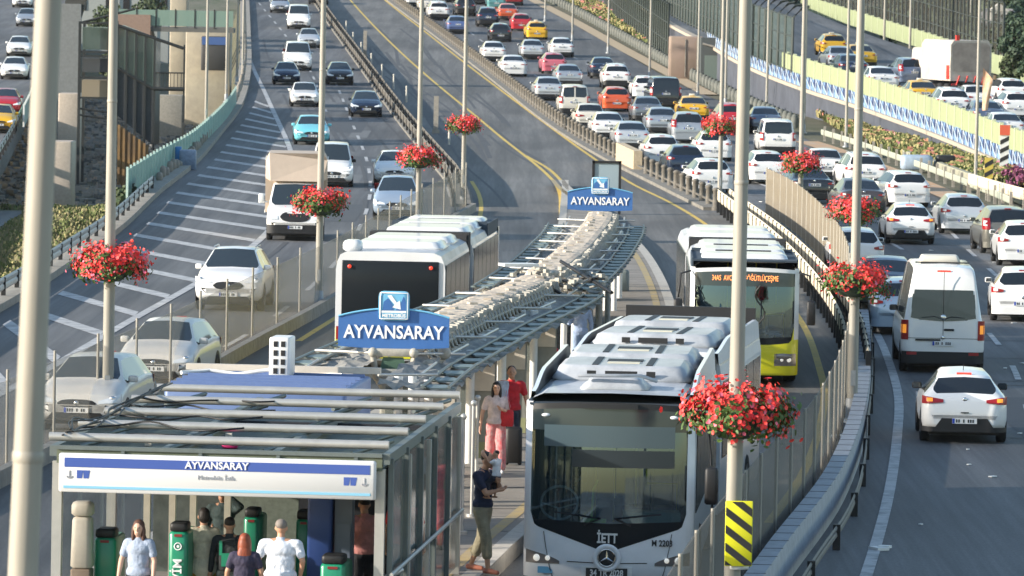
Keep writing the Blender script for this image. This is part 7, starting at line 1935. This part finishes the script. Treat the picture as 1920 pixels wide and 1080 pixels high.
# stair tower lattice at left
tw = empty('steel_stair_tower', (0, 290, 0)); tag(tw, 'open black steel stair tower above the rubble', 'tower')
def Z2(py): return zp(py, 290)
xa, xb = far(150, 150, 290).x, far(208, 150, 290).x
b = MB()
for x in (xa, xb):
    for yy2 in (-.5, 2.5): b.box((x, yy2, (Z2(55)+Z2(360))/2), (.14 if x == xa else .3, .14, Z2(55)-Z2(360)))
for py in (58, 112, 120, 160, 198): b.box(((xa+xb)/2, -.5, Z2(py)), (xb-xa, .12, .1))
for py in (222, 234): b.tube([(xa, -.5, Z2(py-4)), ((xa+xb)/2, -.5, Z2(py)), (xb, -.5, Z2(py+3))], .05, 5)
b.tube([(xa, -.5, Z2(58)), (xb+1.2, -.5, Z2(30))], .06, 5); b.build('frame', M_steelk, tw)
for k, (a_, c2, m_) in enumerate(((66, 108, M_tg), (124, 150, mat('landing_dark', (.05, .055, .06), .6)), (165, 198, mat('landing_tan', (.25, .21, .15), .8)))):
    b = MB(); b.box(((xa+xb)/2, .8, (Z2(a_)+Z2(c2))/2), (xb-xa-.2, 1.8, Z2(a_)-Z2(c2))); b.build('landing_panel', m_, tw)
# blue billboard and dark panel on the broad pier
p = far(402, 100, 366); b = MB(); b.rbox((0, 0, 0), (1.7, .4, 2.2), .08); b.box((0, -.22, .8), (1.6, .04, .5), mi=1); o = b.build('dark_panel', [mat('panel_darkgrey', (.06, .06, .06), .7), mat('band_cobalt', (.06, .12, .3), .5)]); o.location = p; tag(o, 'dark grey panel with a blue top band on the broad pier', 'panel')
# rusty sheet wall
x0, x1 = far(222, 300, 292).x, far(280, 300, 292).x; b = MB(); n_ = 12
for k in range(n_):
    u = k/n_; xx = x0+(x1-x0)*u; zt = zp(248+40*u, 292); b.box((xx, (k % 2)*.1, zt-1.6), ((x1-x0)/n_*.96, .08, 3.2))
o = b.build('sheet_pile_wall', mat('rust_sheet', (.34, .20, .07), .8, col2=(.12, .08, .05), vscale=2, stretch=(1, 1, .25))); o.location = (0, 292, 0); tag(o, 'rusty ribbed sheet wall below the covered staircase', 'wall')
# grey side wall left of the tower and sloped white deck edge
x0, x1 = far(84, 200, 330).x, far(150, 200, 330).x; b = MB(); b.box(((x0+x1)/2, 0, zp(120, 330)-2), (x1-x0, .6, 10)); o = b.build('abutment_wall', mat('abut_grey', (.19, .20, .20), .85, var=.12)); o.location = (0, 330, 0); tag(o, 'grey abutment wall between the far left road and the stair tower', 'wall')
# rubble ground
rb = MB(); rnd = random.Random(12)
for i in range(4200):
    y = rnd.uniform(262, 400); x = xEL(y)-1.5-rnd.random()*12; s = rnd.uniform(.1, .34); rb.box((x, y, Zg(y)-VALf(y)+.05+rnd.random()*.15), (s, s*1.4, s*.7), rnd.uniform(0, 3), mi=0 if rnd.random() < .7 else 1)
tag(rb.build('rubble', [mat('rubble_grey', (.26, .25, .23), .9), mat('rubble_dark', (.10, .11, .11), .9)]), 'grey rubble on the ground below the stair tower', 'rubble', kind='stuff')
# slope of ground rising behind the valley so no gap shows
b = MB(); b.add([(far(-200, 0, 470).x, 470, -7), (xEL(470)-.4, 470, -7), (xEL(560)-.4, 560, Zg(560)+6), (far(-200, 0, 560).x, 560, Zg(560)+6)], [(0, 1, 2, 3)]); tag(b.build('hillside', mat('hill_green', (.07, .09, .05), .9, col2=(.16, .15, .12), vscale=.4)), kind='structure')
for k, (px, y, w_, h_) in enumerate(((185, 430, 3.4, 5), (262, 440, 3.0, 5), (300, 450, 1.6, 6))):
    x = far(px, 20, y).x; zt = zp(-12, y); r_ = empty('old_house', (x, y, zt-h_)); tag(r_, ['pale house with two dark windows in the top left valley', 'house with greenery behind the footbridge', 'narrow grey house at the left of the tall pier'][k], 'house')
    b = MB(); b.box((0, 0, h_/2), (w_, 4, h_)); b.build('wall', mat('old_wall', (.30, .32, .31), .85, var=.1), r_)
    for xx in (-.5, .45):
        b = MB(); b.box((xx*w_*.6, -2.02, h_-1.3), (.5, .06, 1.1)); b.build('window', M_black, r_)
    b = MB(); b.box((0, 0, h_+.1), (w_+.3, 4.3, .2)); b.build('roof', M_hr, r_)
for i, (px, py, y) in enumerate(((205, 62, 400), (285, 40, 410), (240, 380, 232), (212, 118, 330))):
    p = far(px, py, y); tree(p.x, p.y, p.z-1.2, 3.2 if i < 2 else 1.8, 1.6 if i < 2 else .9, 120+i, ['small tree left of the first lamp post top', 'bushy tree above the footbridge', 'green bush beside the lower left parapet end', 'small bush within the stair tower'][i], M_tl2, 1600, .16, 'bushes in the valley')
# leaning dark girder beside the far left road
b = MB(); ta, tb_ = far(150, -30, 330), far(103, 205, 330)
b.add([ta+Vector((-.75, 0, 0)), ta+Vector((.6, 0, 0)), ta+Vector((.6, .8, 0)), ta+Vector((-.75, .8, 0)), tb_+Vector((-.06, 0, 0)), tb_+Vector((.06, 0, 0)), tb_+Vector((.06, .3, 0)), tb_+Vector((-.06, .3, 0))], [(0, 1, 2, 3), (7, 6, 5, 4), (0, 4, 5, 1), (1, 5, 6, 2), (2, 6, 7, 3), (3, 7, 4, 0)])
o = b.build('leaning_girder', mat('girder_dark', (.05, .05, .045), .6, var=.2), fix=True); tag(o, 'dark leaning girder tapering downwards beside the far left road', 'girder')
# wooded slope far behind the ramp
rnd = random.Random(31); b = MB(); cl = []
while len(cl) < 170:
    y_ = rnd.uniform(405, 590); x_ = xat(farE, y_)+rnd.uniform(2.5, 30)
    cl.append((x_, y_, rnd.uniform(0, 2.4), rnd.uniform(.5, 1.5)))
for i in range(26000):
    c_ = rnd.choice(cl); d = Vector([rnd.gauss(0, 1) for _ in range(3)]).normalized()*c_[3]*rnd.uniform(.7, 1.05); p = Vector((c_[0], c_[1], Zg(c_[1])+c_[2]))+d; s = rnd.uniform(.1, .28)
    q = (d.normalized()+Vector([rnd.uniform(-.7, .7) for _ in range(3)])).to_track_quat('Z', 'Y').to_matrix()
    b.add([p+q @ Vector(v) for v in ((-s, -s*.8, 0), (s, -s, 0), (s*.8, s, 0), (-s, s, 0))], [(0, 1, 2, 3)], 0 if c_[3] < 1.1 else 1)
tag(b.build('distant_wood', [M_tl, M_tl2]), 'hazy mass of trees far behind the ramp and its fences', 'trees', kind='stuff')
# light summer haze over the whole length of the road
hz = MB(); hz.box((100, 500, 9.0), (1400, 1400, 30.0)); ho = hz.build('haze', None)
hm = bpy.data.materials.new('haze_air'); hm.use_nodes = True; n = hm.node_tree
for x in list(n.nodes):
    if x.type != 'OUTPUT_MATERIAL': n.nodes.remove(x)
pv = n.nodes.new('ShaderNodeVolumePrincipled'); pv.inputs['Color'].default_value = (.86, .91, 1, 1); pv.inputs['Density'].default_value = 0.00004; pv.inputs['Anisotropy'].default_value = .2
n.links.new(pv.outputs[0], [x for x in n.nodes if x.type == 'OUTPUT_MATERIAL'][0].inputs['Volume'])
ho.data.materials.append(hm); tag(ho, 'thin pale summer haze over the road', 'haze', kind='stuff')
S.cycles.volume_bounces = 0
